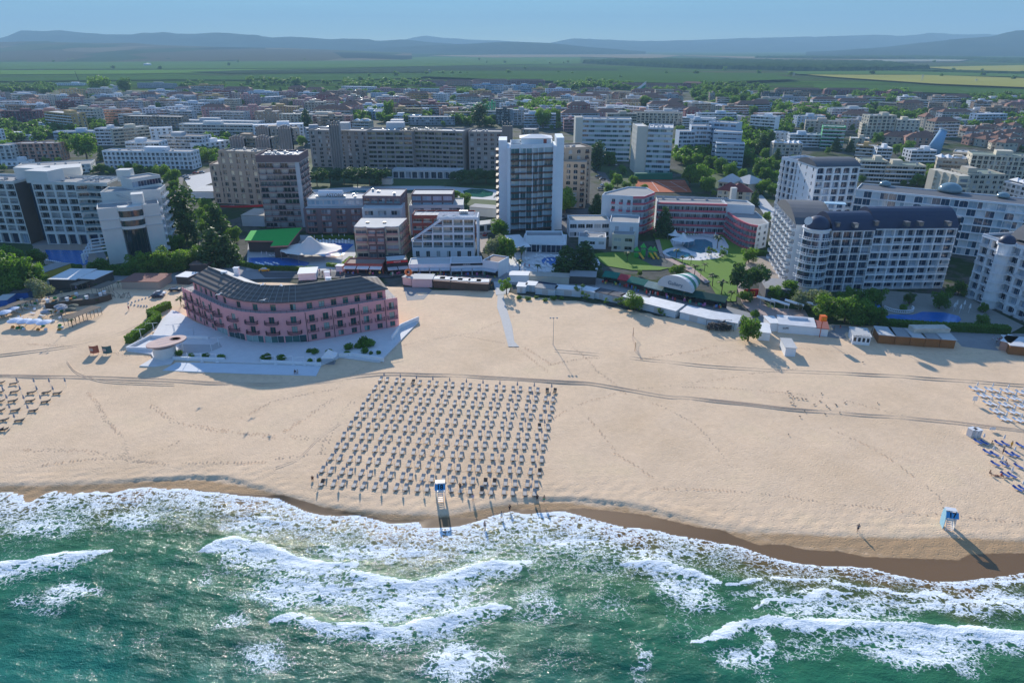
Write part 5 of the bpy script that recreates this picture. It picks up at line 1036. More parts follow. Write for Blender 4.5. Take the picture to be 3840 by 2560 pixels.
# shops at its foot
def shopfront(Wf,x0,y0,x1,y1,h,dep,label,aw,sign,txt=None,roof=RFL,wc=MW,n=3,awd=2.2,awz=2.7,nm='shop',nick='shops'):
    B=new(nm,G(Wf((x0+x1)/2,(y0+y1)/2)),label,'shop',wc); p0,p1=G(Wf(x0,y0)).to_2d(),G(Wf(x1,y1)).to_2d(); P=rect(p0,p1,dep)
    B.block(P,0,1,h-.4,{0:(dict(ow=.9,oh=2.5,sill=.05,dep=1.0,gl=glass('pane_shop',(.02,.02,.025),(.10,.06,.05),.6,(.25,.18,.14)),kind='two',fr=FRD),n)},par=.4,roof=roof)
    u=(p1-p0).normalized(); nn=Vector((u[1],-u[0]))
    for i in range(n):
        a,c=p0.lerp(p1,(i+.04)/n),p0.lerp(p1,(i+.96)/n); b=MB(); b.face([(a[0],a[1],awz+.5),(a[0]+nn[0]*awd,a[1]+nn[1]*awd,awz),(c[0]+nn[0]*awd,c[1]+nn[1]*awd,awz),(c[0],c[1],awz+.5)]); b.obox((a[0]+nn[0]*awd,a[1]+nn[1]*awd,awz-.12),(c[0]+nn[0]*awd,c[1]+nn[1]*awd,awz-.12),.04,.26); B.part(b,'awning',aw[i%len(aw)])
    if sign: b=MB(); b.obox((p0[0]+nn[0]*.12,p0[1]+nn[1]*.12,h-.6),(p1[0]+nn[0]*.12,p1[1]+nn[1]*.12,h-.6),.2,.8); s_=B.part(b,'sign_board',sign); 
    if txt: c=p0.lerp(p1,.5); text('lettering',txt,(c[0]+nn[0]*.3,c[1]+nn[1]*.3,h-.62),.7,MW,B.e,rz=math.atan2(u[1],u[0]))
    r=random.Random(int(x0)); gm=[mat('goods_'+str(i),c_,.8) for i,c_ in enumerate(((.5,.06,.05),(.1,.2,.5),(.6,.5,.1),(.6,.6,.6),(.5,.15,.35),(.08,.35,.2)))]
    for i in range(n*3):
        c=p0.lerp(p1,r.uniform(.04,.96))+nn*r.uniform(.5,1.9); g=MB(); hh_=r.uniform(.8,1.8); g.bar((c[0],c[1],0),(c[0],c[1],hh_),.05,4); g.box((c[0],c[1],hh_*.4),(r.uniform(.4,.8),.35,hh_*.6),r.uniform(0,1)); gi_=r.randrange(6); o=g.build('goods_rack',gm[gi_],loc=(c[0],c[1],0)); tag(o,None,'goods rack'); reg(o,'rack of '+['red','blue','yellow','white','pink','green'][gi_]+' goods','before the '+nick,'goods racks in front of the shops')
    return B
AWC=wave_mat('corrugated_light',(.42,.47,.52),(.62,.66,.7),1.3,0,'X',.5,.05); AWG=wave_mat('awning_green',(.02,.16,.12),(.03,.20,.15),1.2,0,'X',.8,.02); AWD=mat('awning_dark_green',(.01,.07,.055),.8); AWS=wave_mat('awning_striped',(.55,.55,.5),(.06,.2,.16),1.6,0,'X',.8,0); SIR=mat('sign_red',(.45,.02,.03)); SIK=mat('sign_black',(.03,.03,.035)); SIB=mat('sign_blue',(.02,.08,.3)); SIW=MW
shopfront(A6,545,715,845,712,4.6,9,'white shop under the slanting sail wall with blue-grey awnings',[AWC],None,n=4,nick='sail wall shop')
shopfront(A6,848,718,1075,712,5.2,9,'black signed shop at the foot of the modern white house with light awnings',[AWC],SIK,'FASHION',n=3,nick='black signed shop')
shopfront(A6,1075,712,1190,730,6.2,9,'small white shop with a brown pitched roof beside the path',[AWC],None,n=1,roof=mat('brown_roof',(.25,.17,.14)),nick='shop beside the path')
shopfront(A6,390,712,540,700,5.8,8,'small corner shop with a red and black painted front',[AWC],SIR,'TATTOO',n=2,wc=SIK,nick='red and black shop')
shopfront(A6,85,700,360,705,4.2,8,'brown roofed souvenir stall with white posts and crowded coloured racks',[RFW],None,n=3,roof=mat('brown_roof',(.25,.17,.14)),wc=W_RED,nick='brown roofed stall')
# ---------------- red balcony hotel
B=new('red_balcony_hotel',G(N(1300,660)),'white hotel with long rose red balcony bands bent around the garden pool','hotel',wall('whitish',(.66,.70,.72)))
hh_=14.6; st=dict(ow=.98,oh=2.3,sill=.2,dep=1.3,gl=GLC,kind='door',bal=('solid',.9,.8),rail=W_ROSE,slab=W_ROSE)
P=slab(B,N,1190,432,1755,448,hh_,15,4,12,st,par=.7,roof=RFG,clut=0)
a,c=Q(N,1755,448,hh_).to_2d(),Q(N,1985,462,hh_).to_2d(); B.block([a,c,c+Vector((0,12)),a+Vector((0,13))],0,4,3.5,{},par=.7,roof=RFG)
z1=11.2; sp_=[Q(N,x,y,z1).to_2d() for x,y in ((1765,512),(1810,545),(1850,570),(1900,595),(1945,612),(2005,622))]
rb_=MB(); bkp=[Q(N,2100,600,z1).to_2d(),Q(N,1990,505,z1).to_2d()]
for i in range(5): B.facade(sp_[i],sp_[i+1],0,4,(z1-.6)/4,2 if i else 3,dict(st,bal=('solid',1.2,.8)))
B.facade(sp_[-1],bkp[0],0,4,(z1-.6)/4,2,PUN); B.flat(sp_+bkp,z1-.6,.6,RFG); 
hp=[Q(N,x,y,18).to_2d() for x,y in ((735,372),(800,372),(990,385),(1080,385),(1165,352),(1100,312),(950,305),(760,352))]; B.w['wall_red']=(MB(),wall('whitish',(.66,.7,.72)))
B.facade(hp[0],hp[1],0,5,3.5,1,dict(skip=lambda i,j:True)); B.facade(hp[1],hp[2],0,5,3.5,3,dict(FRENCH,bal=('solid',1.2,.8),rail=W_ROSE,slab=W_ROSE)); B.facade(hp[2],hp[3],0,5,3.5,2,dict(st)); B.facade(hp[3],hp[4],0,5,3.5,2,dict(st)); B.flat(hp,17.5,.6,RFG)
rr_=MB(); 
for i in (2,3): a,c=hp[i],hp[i+1]; rr_.obox((a[0],a[1]-.2,17.5),(c[0],c[1]-.2,17.5),.4,1.1)
for p,q_ in ((Q(N,1190,432,hh_),Q(N,1755,448,hh_)),): rr_.obox((p[0],p[1]-.6,hh_-.3),(q_[0],q_[1]-.6,hh_-.3),1.2,.8)
for i in range(5): rr_.obox((sp_[i][0],sp_[i][1]-.3,z1-.3),(sp_[i+1][0],sp_[i+1][1]-.3,z1-.3),.8,.8)
B.part(rr_,'red_cornice',W_ROSE)
P=slab(B,N,800,590,1040,600,11.6,16,3,2,FRENCH,side=PUN,par=.6,roof=RFG); P=slab(B,N,820,690,1000,700,7.8,10,2,2,dict(owm=3.2,oh=1.6,sill=.8,dep=.2,gl=GL),par=.4,roof=RFG,wm='wall_c',m=W_CREAM)
pp_=MB(); a,c=Q(N,1175,385,15),Q(N,1770,402,15); pp_.bar(a,c,.35,8); 
for t_ in (.1,.3,.5,.7,.9): p=a.lerp(c,t_); pp_.box((p[0],p[1],13.9),(1.2,1.2,1.3))
B.part(pp_,'roof_duct',METAL)
B=new('low_white_annexe',G(N(630,635)),'low white two storey annexe with paired windows in front of the red balcony hotel','building',MW)
P=slab(B,N,470,580,800,578,8.2,11,2,5,dict(owm=3.2,oh=2.0,sill=.5,dep=.2,gl=GL,kind='door'),par=.5,roof=RFB)
P=slab(B,N,545,715,770,720,5.4,9,1,3,dict(owm=2.5,oh=1.4,sill=2,dep=.2,gl=GL),par=.4,roof=RFG,clut=5)
B=new('glass_restaurant',G(N(270,850)),'low glass fronted restaurant with white canopy roof below the white tower','restaurant',MW)
P=slab(B,N,80,760,440,770,4.6,16,1,9,dict(ow=.95,oh=3.6,sill=.1,dep=1.5,gl=GLB,kind='two',fr=FRD),par=.3,roof=RFW); P=slab(B,N,115,705,420,705,7.4,9,1,1,dict(skip=lambda i,j:True),par=.9,roof=RFG,z0=4)
cp=MB(); a,c=Q(N,0,700,4.6),Q(N,90,800,4.2); cp.obox(a,c,7,.2); B.part(cp,'canopy',RFW)
# ---------------- green glass office slabs
B=new('green_glass_slab',Q(T2,1800,815,32),'long cream hotel slab with bands of green glass behind the tan hotel','hotel',wall('palecream',(.62,.60,.52)))
gb_=dict(ow=1,oh=1.9,sill=1.0,dep=.15,gl=GLG,kind='band')
P=slab(B,T2,1665,818,2000,822,32,16,9,8,gb_,par=.6,roof=RFG,clut=10,wm='wall_blue',m=W_BLUE)
a=P[0]; P_=[a+Vector((-5.5,0)),a,a+Vector((0,16)),a+Vector((-5.5,16))]; B.block(P_,0,1,32.6,{},par=.3,roof=RFG)
B=new('green_glass_block',Q(T2,2180,870,32),'cream and green glass hotel block with cluttered roof, right of the long glass slab','hotel',wall('palecream',(.62,.6,.52)))
P=slab(B,T2,2115,878,2288,882,32,26,9,4,gb_,side=dict(gb_),par=.6,roof=RFL,clut=14,sb=5,wm='wall_blue',m=W_BLUE); a=P[0]; B.block([a+Vector((-7,3)),a+Vector((0,1)),a+Vector((0,24)),a+Vector((-7,24))],0,9,32/9,{3:(dict(PUN,owm=1.2),3)},par=.5,roof=RFL)
# blue stepped complex
B=new('blue_stepped_hotel',Q(T3,300,900,26),'blue-white stepped hotel with glazed corner bays among the trees','hotel',W_BLUE)
bz=dict(ow=.9,oh=1.9,sill=.8,dep=.3,gl=GLB,kind='two')
slab(B,T3,-20,905,90,905,22,14,7,4,bz,par=.5,roof=RFG); slab(B,T3,62,868,200,870,26,16,8,5,bz,par=.5,roof=RFG,clut=3); slab(B,T3,215,905,410,912,24,16,7,6,dict(bz,bal=('solid',.8,.9),rail=W_BLUE),side=bz,par=.5,roof=RFG); slab(B,T3,180,838,370,850,28.5,14,8,5,bz,par=.5,roof=RFG,clut=4); slab(B,T3,235,985,430,990,18,10,6,5,dict(bz,bal=('solid',.8,.9),rail=W_BLUE),side=bz,par=.5,roof=RFL)
for B in OPEN: B.done()
OPEN.clear()
# ================================================================ town behind the hotels
def zmat(nm,c): return wall(nm,c)
WC={'w':(MW,'white'),'c':(W_CREAM,'cream'),'b':(W_BEIGE,'beige'),'t':(W_TAN,'tan'),'g':(W_LG,'light grey'),'s':(W_STEEL,'steel grey'),'p':(wall('dusky_pink',(.45,.25,.25)),'pink'),'m':(wall('maroon',(.25,.09,.10)),'maroon'),'o':(W_OCH,'ochre'),'a':(W_AZ,'azure'),'n':(W_GRN,'bright green'),'k':(wall('charcoal',(.11,.12,.13)),'dark grey'),'u':(W_BLUE,'pale blue'),'r':(W_SALMON,'salmon'),'f':(W_OFF,'off-white'),'d':(wall('brown',(.22,.15,.11)),'brown'),'h':(wall('thatch',(.36,.27,.2)),'brown-grey')}
RC={'g':(RFG,'grey'),'l':(RFL,'pale'),'w':(RFW,'white'),'d':(RFD,'dark'),'t':(RFT,'terracotta'),'n':(RFN,'greenish'),'b':(RFB,'tan')}
SB=dict(ow=.97,oh=2.2,sill=.1,dep=1.1,gl=GL,kind='two',bal=('solid',.5,.8)); SW=dict(owm=2.1,oh=1.8,sill=.7,dep=.15,gl=GL,kind='two'); SL=dict(ow=.72,oh=2.2,sill=.2,dep=.9,gl=GL,kind='two',bal=('bars',.1,.8)); SG=dict(ow=.95,oh=2.0,sill=.6,dep=.1,gl=GLC,kind='two')
STY={'b':SB,'w':SW,'l':SL,'g':SG}
nb=0; FOOT=[]
def town(Wf,zone,rows,name='apartment_building',cat='building'):
    global nb
    for r in rows:
        x0,y0,x1,y1,h,dep,c,rf,st=r[:9]; nb+=1; rr=random.Random(nb*13)
        p0,p1=Q(Wf,x0,y0,h),Q(Wf,x1,y1,h); Ln=(p1-p0).length; D_=p0.length; FOOT.append(((p0[0]+p1[0])/2,(p0[1]+p1[1])/2+dep/2,Ln/2,dep/2)); n=max(1,round(h/3.0)); bays=max(2,round(Ln/3.4)); far=D_>620
        if far: bays=max(2,round(Ln/4.6))
        lab=('low ' if h<9 else 'tall ' if h>=17 else '')+WC[c][1]+(' block' if h>=9 else ' building'); 
        B=Bld(name,((p0[0]+p1[0])/2,(p0[1]+p1[1])/2),None,cat,cap=(60 if D_<470 else 24) if not far else 0); reg(B.e,lab+', '+RC[rf][1]+' roof',zone)
        m=WC[c][0]; B.w['wall']=(MB(),m); P=rect(p0,p1,dep); s_=dict(STY[st]); s_['rail']=m if rr.random()<.5 else MW; s_['slab']=m
        sd=dict(SW) ; sty={0:(s_,bays)}; cx=(p0[0]+p1[0])/2
        if dep>5: sty[1 if cx<0 else 3]=(sd,max(1,round(dep/5)))
        pit=rf=='t' and h<18
        par=.0 if pit else .6
        B.block(P,0,n,(h-par)/n,sty,par=par,roof=None if pit else RC[rf][0])
        if pit: B.part(prism_roof(P,h,min(4.,dep*.28)),'roof',RFT)
        else:
            u=(p1-p0).normalized()
            if rr.random()<.75:
                a=rr.uniform(.1,.6); q_=[P[0].lerp(P[1],a)+(P[3]-P[0])*.35,P[0].lerp(P[1],min(.95,a+.25))+(P[3]-P[0])*.35,P[0].lerp(P[1],min(.95,a+.25))+(P[3]-P[0])*.8,P[0].lerp(P[1],a)+(P[3]-P[0])*.8]; b=MB(); b.prism(q_,h-par,h+2.2); B.part(b,'roof_house',m)
            if not far: B.clutter(P,h-par,max(2,int(Ln/9)),rs=nb)
            elif rr.random()<.6: B.clutter(P,h-par,2,rs=nb,big=3)
        if len(r)>9:
            for i in range(r[9]):  # tent-like white sails on the roof
                t_=(i+.5)/r[9]; c_=P[0].lerp(P[1],t_).lerp(P[3].lerp(P[2],t_),.5); w_=Ln/r[9]*.5; b=MB(); b.face([(c_[0]-w_,c_[1]-4,h+.4),(c_[0]+w_,c_[1]-4,h+.4),(c_[0],c_[1],h+2.4)]); b.face([(c_[0]+w_,c_[1]-4,h+.4),(c_[0]+w_,c_[1]+4,h+.4),(c_[0],c_[1],h+2.4)]); b.face([(c_[0]-w_,c_[1]+4,h+.4),(c_[0]-w_,c_[1]-4,h+.4),(c_[0],c_[1],h+2.4)]); b.face([(c_[0]+w_,c_[1]+4,h+.4),(c_[0]-w_,c_[1]+4,h+.4),(c_[0],c_[1],h+2.4)]); B.part(b,'roof_tent',RFW)
        B.done()
town(T1,'in the left blocks',[(700,1038,1310,1045,13,13,'w','g','l'),(858,978,1092,978,13,15,'w','g','b'),(1092,935,1385,940,14,16,'g','d','b'),(1375,990,1580,965,9,14,'w','w','w'),(362,908,640,903,10,12,'u','l','b'),(648,885,770,885,15,13,'w','l','b'),(772,888,1025,868,15,13,'c','l','b'),(1028,885,1185,878,17,12,'w','l','w'),(1230,853,1735,858,13,14,'f','l','b'),(1740,863,2090,853,13,14,'w','w','w'),(845,798,1245,805,12,14,'h','l','l'),(1440,768,1675,772,12,14,'g','d','b'),(1750,768,1915,768,13,16,'h','l','w'),(1920,785,2352,790,11,13,'c','l','l'),(1250,828,1780,838,7,14,'g','l','w'),(95,990,400,985,14,14,'r','g','l'),(-300,1000,60,1000,14,14,'f','g','l'),(95,1155,620,1128,6,22,'f','g','w'),(0,1108,190,1108,4,8,'w','d','w'),(640,802,840,798,6,16,'g','l','w'),(0,935,230,932,5,16,'w','l','w'),(1600,945,1860,950,13,15,'h','b','b'),(1830,890,2060,880,12,14,'t','b','w'),(2110,885,2352,875,14,15,'s','l','b'),(-500,900,-50,900,14,14,'w','l','b'),(220,845,420,850,5,12,'u','l','w')])
town(T1,'in the far left rows',[(470,745,640,748,19,14,'c','b','b'),(300,768,485,785,20,15,'o','l','b'),(650,692,820,692,16,13,'d','t','w'),(822,702,950,702,15,13,'s','g','b'),(0,765,240,765,14,13,'m','d','l'),(1200,702,1390,712,13,13,'u','g','b'),(842,635,938,640,14,12,'c','d','w'),(940,642,1015,642,13,12,'r','d','b'),(1018,622,1180,627,13,12,'u','l','b'),(1120,682,1220,682,13,13,'w','l','b'),(1310,592,1540,585,14,14,'o','l','b'),(942,572,1190,577,10,12,'s','l','w'),(1275,645,1480,648,9,14,'d','d','b'),(1482,645,1655,642,9,14,'b','b','w'),(1590,685,1970,662,8,14,'g','w','g'),(380,574,570,574,5,12,'w','w','w'),(1985,605,2095,605,14,12,'d','t','b'),(2052,640,2200,640,11,12,'w','l','b'),(2097,703,2230,703,16,14,'b','l','l'),(2235,685,2352,685,13,12,'p','t','w'),(1640,735,1850,735,10,13,'w','l','b'),(1842,730,2050,735,11,13,'o','l','w'),(480,630,610,630,8,10,'p','g','w'),(330,655,460,660,9,10,'w','l','b'),(0,645,330,655,8,10,'w','g','l'),(0,690,300,700,8,10,'p','g','l'),(0,725,200,730,9,11,'d','d','l'),(480,680,620,685,9,11,'p','l','b'),(640,590,800,595,8,12,'g','l','w'),(1540,610,1720,612,9,12,'p','t','w'),(1365,690,1600,690,9,12,'w','l','b'),(1200,610,1310,610,10,11,'b','t','w'),(1700,630,1980,632,6,11,'u','l','w'),(2110,610,2220,612,9,10,'r','t','w'),(2230,640,2352,640,10,10,'r','t','w'),(-500,660,-10,665,9,11,'p','g','l'),(-500,740,-20,745,12,12,'d','d','l'),(240,735,300,735,10,10,'s','d','w'),(955,745,1110,745,7,12,'w','l','w'),(1390,745,1450,745,9,12,'r','g','w')])
town(T2,'in the far middle rows',[(0,595,220,600,10,14,'w','w','b'),(200,642,345,642,7,12,'u','w','w'),(245,668,430,663,12,13,'f','l','b'),(385,715,540,715,14,13,'m','t','b'),(545,712,740,710,15,14,'m','g','b'),(745,738,830,738,13,12,'p','g','b'),(830,748,920,745,12,13,'b','w','l'),(920,722,1012,720,16,12,'n','l','b'),(1014,705,1060,705,19,12,'n','g','w'),(1065,750,1182,750,17,14,'k','l','l'),(1186,758,1300,755,17,14,'s','l','l'),(360,795,545,795,9,14,'w','l','b'),(460,805,780,805,9,14,'s','l','g'),(145,765,275,768,9,12,'u','l','l'),(0,718,90,714,12,12,'w','d','w'),(92,690,230,695,11,12,'t','l','b'),(72,835,185,838,9,13,'b','d','b',3),(705,602,790,598,18,12,'p','l','b'),(630,645,720,648,13,11,'w','l','b'),(540,565,720,562,9,12,'p','t','w'),(720,560,900,562,9,12,'r','t','w'),(900,556,1150,556,9,12,'p','t','w'),(1150,556,1400,558,9,12,'m','t','w'),(900,582,1110,584,16,12,'a','g','g'),(1112,590,1215,592,15,12,'u','l','g'),(1217,590,1340,584,16,12,'a','g','g'),(1312,610,1430,614,14,12,'o','l','b'),(1440,645,1620,645,12,12,'r','t','w'),(1560,725,1715,725,15,14,'m','t','l'),(1832,725,2080,740,11,13,'w','l','b'),(2052,655,2352,662,9,12,'b','t','w'),(2120,695,2290,702,11,12,'f','g','b'),(2010,775,2352,780,12,14,'c','d','l'),(1535,820,1618,820,13,12,'p','l','b'),(795,665,950,668,11,11,'c','t','b'),(450,645,600,648,12,12,'o','t','b'),(230,612,520,612,7,12,'p','l','w'),(540,612,690,615,9,12,'u','l','b'),(1055,680,1180,690,11,12,'b','l','b'),(1185,695,1370,705,10,12,'w','l','b'),(1370,690,1480,695,13,12,'f','l','l'),(1510,658,1590,665,14,11,'u','l','b'),(950,655,1055,655,10,11,'t','t','w'),(1600,690,1800,692,9,12,'w','g','b'),(1660,645,1860,648,11,12,'b','t','w'),(1862,650,1990,650,10,12,'r','t','w'),(1860,582,2080,584,9,12,'r','t','w'),(2080,586,2352,584,9,12,'r','t','w'),(540,690,640,692,12,12,'p','l','b'),(0,665,70,665,11,11,'p','l','b'),(1125,625,1235,625,12,12,'c','l','b'),(1430,585,1480,585,10,12,'m','t','w'),(1640,615,1850,618,8,12,'b','t','w'),(2000,625,2352,628,8,12,'m','t','w'),(1630,845,1660,848,9,12,'t','g','w'),(1760,770,1900,772,9,12,'p','t','w'),(2190,745,2352,748,9,12,'t','t','w'),(1480,800,1535,802,8,12,'t','g','w'),(850,712,915,715,11,12,'w','l','b'),(1240,890,1340,893,9,14,'h','l','w')])
town(T3,'in the right hand rows',[(0,572,130,577,9,12,'m','t','w'),(545,640,690,642,13,12,'k','l','l'),(600,668,860,670,13,13,'s','g','l'),(700,635,880,638,10,12,'h','g','l'),(880,650,1000,652,12,12,'h','l','b'),(905,672,1190,675,13,13,'s','g','l'),(1240,670,1400,674,13,13,'t','g','b'),(1350,705,1540,713,13,13,'b','l','b'),(1400,668,1500,668,10,12,'d','g','w'),(1550,685,1700,693,12,13,'b','l','b'),(1700,705,1870,710,11,13,'t','l','b'),(1850,752,2190,760,10,13,'g','l','w'),(2010,705,2190,708,9,13,'d','d','b'),(2235,722,2352,725,12,13,'r','t','w'),(470,795,640,805,21,14,'w','l','b'),(850,830,1110,838,12,14,'b','g','w'),(1097,785,1285,793,14,14,'t','t','b'),(1290,795,1478,795,22,15,'c','l','l'),(1480,825,1642,828,18,15,'c','l','w'),(1240,850,1320,852,14,14,'c','l','b'),(1670,808,1740,808,14,14,'b','t','w'),(1742,840,1915,838,15,14,'c','t','b'),(970,870,1128,875,19,13,'n','l','b'),(642,912,740,910,10,13,'g','l','w'),(742,925,980,930,11,13,'u','l','b'),(628,992,830,996,11,14,'b','l','w',6),(1198,1000,1345,1008,11,13,'o','l','b'),(1345,1018,1450,1020,11,12,'w','l','b'),(1582,1035,1755,1035,9,13,'w','l','b'),(1380,940,1560,948,7,12,'b','t','w'),(1540,948,1750,955,8,12,'r','t','w'),(1160,950,1290,955,8,12,'b','w','w'),(1930,868,2170,875,9,13,'h','l','w'),(0,700,300,735,8,14,'b','w','w',4),(0,810,230,815,11,14,'w','l','b'),(190,640,225,640,12,10,'t','l','w'),(400,632,480,634,9,12,'w','l','w'),(980,620,1300,622,8,12,'m','t','w'),(640,618,960,620,8,12,'d','t','w'),(1300,632,1500,632,9,12,'m','g','w'),(1430,630,1520,630,11,12,'m','t','w'),(1500,640,1750,650,9,12,'d','g','w'),(450,940,640,945,5,12,'w','l','w'),(2190,735,2240,735,12,12,'t','l','b'),(300,790,380,800,7,12,'w','l','w'),(20,760,130,760,12,12,'m','t','w'),(1700,760,1850,765,9,12,'t','t','w'),(1890,780,2110,785,9,12,'g','l','b'),(980,900,1060,905,9,12,'b','g','w')])
town(A3,'of the beige group',[(848,100,1105,108,14,14,'c','n','b'),(1092,140,1455,150,12,14,'c','n','b'),(1700,20,1905,35,17,16,'c','l','b'),(1880,45,2500,75,20,17,'c','n','l'),(1560,85,1890,105,15,14,'b','l','b',5),(2160,290,2420,350,9,14,'u','w','w',4),(1840,225,2190,230,15,20,'b','n','w')],'hotel_block','hotel')
# beige hotel with rows of round balconies, slanting cone-topped wing
B=new('round_balcony_hotel',Q(A3,1700,220,17),'beige hotel end with four columns of scooped round balconies','hotel',W_CREAM)
for i in range(4):
    c=Q(A3,1590+75*i,185+17*i,17).to_2d()
    for j in range(5):
        b=MB(); z=3.0*j+.4; b.ring([(3.0,z-.2),(3.1,z-.2),(3.1,z+1.0),(2.9,z+1.0),(2.9,z-.1),(0,z-.1)],c,14,cap=False); B.part(b,'balcony',W_CREAM)
    b=MB(); b.box((c[0],c[1]+3.5,0),(6.2,6.6,16.4)); B.part(b,'wall_bay',W_CREAM)
    for j in range(5): b=MB(); b.box((c[0],c[1]+.15,3*j+.5),(4.2,.1,2.2)); B.part(b,'window',GLC)
B=new('blue_cone_pavilion',Q(T3,1770,960,12),'slanted blue cone tower with a white rim beside the beige slab','tower',W_AZ)
c=Q(T3,1730,1010,6); b=MB(); b.bar((c[0],c[1],0),(c[0]+7,c[1]+3,19),6.0,18,3.0); B.part(b,'cone',W_AZ,True); b=MB(); b.bar((c[0]+7,c[1]+3,19),(c[0]+7.2,c[1]+3,19.8),3.6,18,3.6); B.part(b,'rim',MW)
for B in OPEN: B.done()
OPEN.clear()
# terracotta roofed houses on the right
r=random.Random(3)
hs=[(2000,905),(2080,890),(2160,880),(2230,870),(2310,865),(2040,945),(2120,935),(2200,925),(2280,915),(2340,905),(2140,960),(2220,955),(2300,945),(2100,850),(2190,840),(2270,830),(2340,825),(2180,985),(2270,985),(2345,990),(1980,800),(2060,795),(2150,800),(1420,925),(1500,930),(1560,925),(1640,935),(1700,925),(2230,800),(2320,795)]
for i,(x,y) in enumerate(hs):
    h=r.uniform(5,8); p=Q(T3,x,y,h); w_=r.uniform(10,18); d_=r.uniform(9,12); an=r.uniform(-.35,.35); B=Bld('terracotta_house',(p[0],p[1]),None,'house',cap=0); c_,cn=r.choice([(W_OFF,'white'),(W_CREAM,'cream'),(W_BEIGE,'beige'),(W_SALMON,'salmon')]); reg(B.e,cn+' house, hipped terracotta roof','among the red roofs')
    u=Vector((math.cos(an),math.sin(an)))*w_/2; P=rect(p.to_2d()-u,p.to_2d()+u,d_); B.w['wall']=(MB(),c_); B.block(P,0,2,h/2,{0:(dict(SW),3),3:(dict(SW),2)},par=0,roof=None); B.part(prism_roof(P,h,3.0,.6),'roof',RFT)
    ch=MB(); m_=(P[0]+P[2])/2; ch.box((m_[0]+1,m_[1],h+1.5),(.9,.9,2.2)); B.part(ch,'chimney',W_OFF); B.done()
# red roofed clubhouse by the tennis court
B=new('clubhouse',Q(N,1800,300,7),'clubhouse with steep maroon and pale tiled gables beside the trees and tennis court','clubhouse',W_CREAM)
for x0,y0,x1,y1,h,dp_,m in ((1690,262,1800,275,7,14,'l'),(1800,255,1940,285,6,14,'l'),(1680,330,1820,345,6,12,'m'),(1780,345,1960,350,5,12,'m')):
    P=rect(Q(N,x0,y0,h),Q(N,x1,y1,h),dp_); B.block(P,0,2,h/2,{0:(SW,3)},par=0,roof=None); B.part(prism_roof(P,h,4,.8),'roof',RFL if m=='l' else mat('maroon_tiles',(.20,.05,.045)))
ch=MB(); c=Q(N,1812,320,9); ch.box((c[0],c[1],0),(3,3,9.5)); B.part(ch,'chimney',W_OFF); B.done(); OPEN.clear()
# low rows filling the narrow gaps of the far town
fr=random.Random(21); far=[]
for row,(yy,xa,xb) in enumerate(((560,500,1900),(600,700,2300),(640,0,2300),(700,-300,2300),(745,-300,1900))):
    pass
# white sheds and glasshouses out on the plain
for i,(x0,x1,y) in enumerate(((1660,1740,349),(1745,1810,350),(1812,1930,353),(2040,2090,356),(2195,2215,353),(990,1022,450))):
    p0,p1=G(T(x0,y+3)),G(T(x1,y+3)); B=Bld('glasshouse',(p0[0],p0[1]),None,'glasshouse',cap=0); reg(B.e,'long low white glasshouse','far out on the plain'); P=rect(p0,p1,60 if y<400 else 30); B.w['wall']=(MB(),MW); B.block(P,0,1,6 if y<400 else 8,{},par=0,roof=None); B.part(prism_roof(P,6 if y<400 else 8,9 if y<400 else 2),'roof',RFW); B.done()
fl=thing('flag',Q(T2,2100,600,0) if False else G(T(2352+2095,640)),'white, green and red flag flying from a tall mast above the town','flag'); q_=wloc(fl); hh_=hgt(T(2352+2095,640),T(2352+2125,560)[1]); b=MB(); b.bar(q_,q_+Vector((0,0,hh_)),.5,6); b.build('mast',METAL,parent=fl)
for i,(c_,nm) in enumerate((((.8,.8,.8),'w'),((.02,.30,.12),'g'),((.55,.03,.03),'r'))):
    b=MB(); z1=hh_-i*5.5
    for k_ in range(6):
        xa,xb=-k_*3.2,-(k_+1)*3.2; f=lambda t_:math.sin(t_*1.3)*1.2; b.face([(q_[0]+xa,q_[1]+f(k_),z1-k_*2.4),(q_[0]+xb,q_[1]+f(k_+1),z1-(k_+1)*2.4),(q_[0]+xb,q_[1]+f(k_+1),z1-5.5-(k_+1)*2.4),(q_[0]+xa,q_[1]+f(k_),z1-5.5-k_*2.4)])
    b.build('stripe',mat('flag_'+nm,c_,.8),parent=fl)
b=thing('lattice_mast',G(T(552,575)),'thin leaning mast standing at the edge of the fields','mast'); q_=wloc(b); m_=MB(); h_=hgt(T(552,575),T(532,492)[1]); m_.bar(q_,q_+Vector((-6,0,h_)),1.0,4,.4); m_.build('pole',FRD,parent=b)
for i,(x,yt,yb) in enumerate(((t3+765,500,525),(t3+1645,513,568),(t3+1855,465,490),(t2+612,478,520),(t3+2020,545,570))):
    e=thing('pylon',G(T(x,yb)),None,'pylon'); reg(e,'slender electricity pylon','standing in the fields'); q_=wloc(e); h_=min(45,hgt(T(x,yb),T(x,yt)[1])); m_=MB()
    for s1 in (-1,1):
        for s2 in (-1,1): m_.bar(q_+Vector((s1*2.5,s2*2.5,0)),q_+Vector((s1*.4,s2*.4,h_)),.25,4)
    for z in (.7,.82,.94): m_.bar(q_+Vector((-5,0,h_*z)),q_+Vector((5,0,h_*z)),.2,4)
    m_.build('lattice',METAL,parent=e)
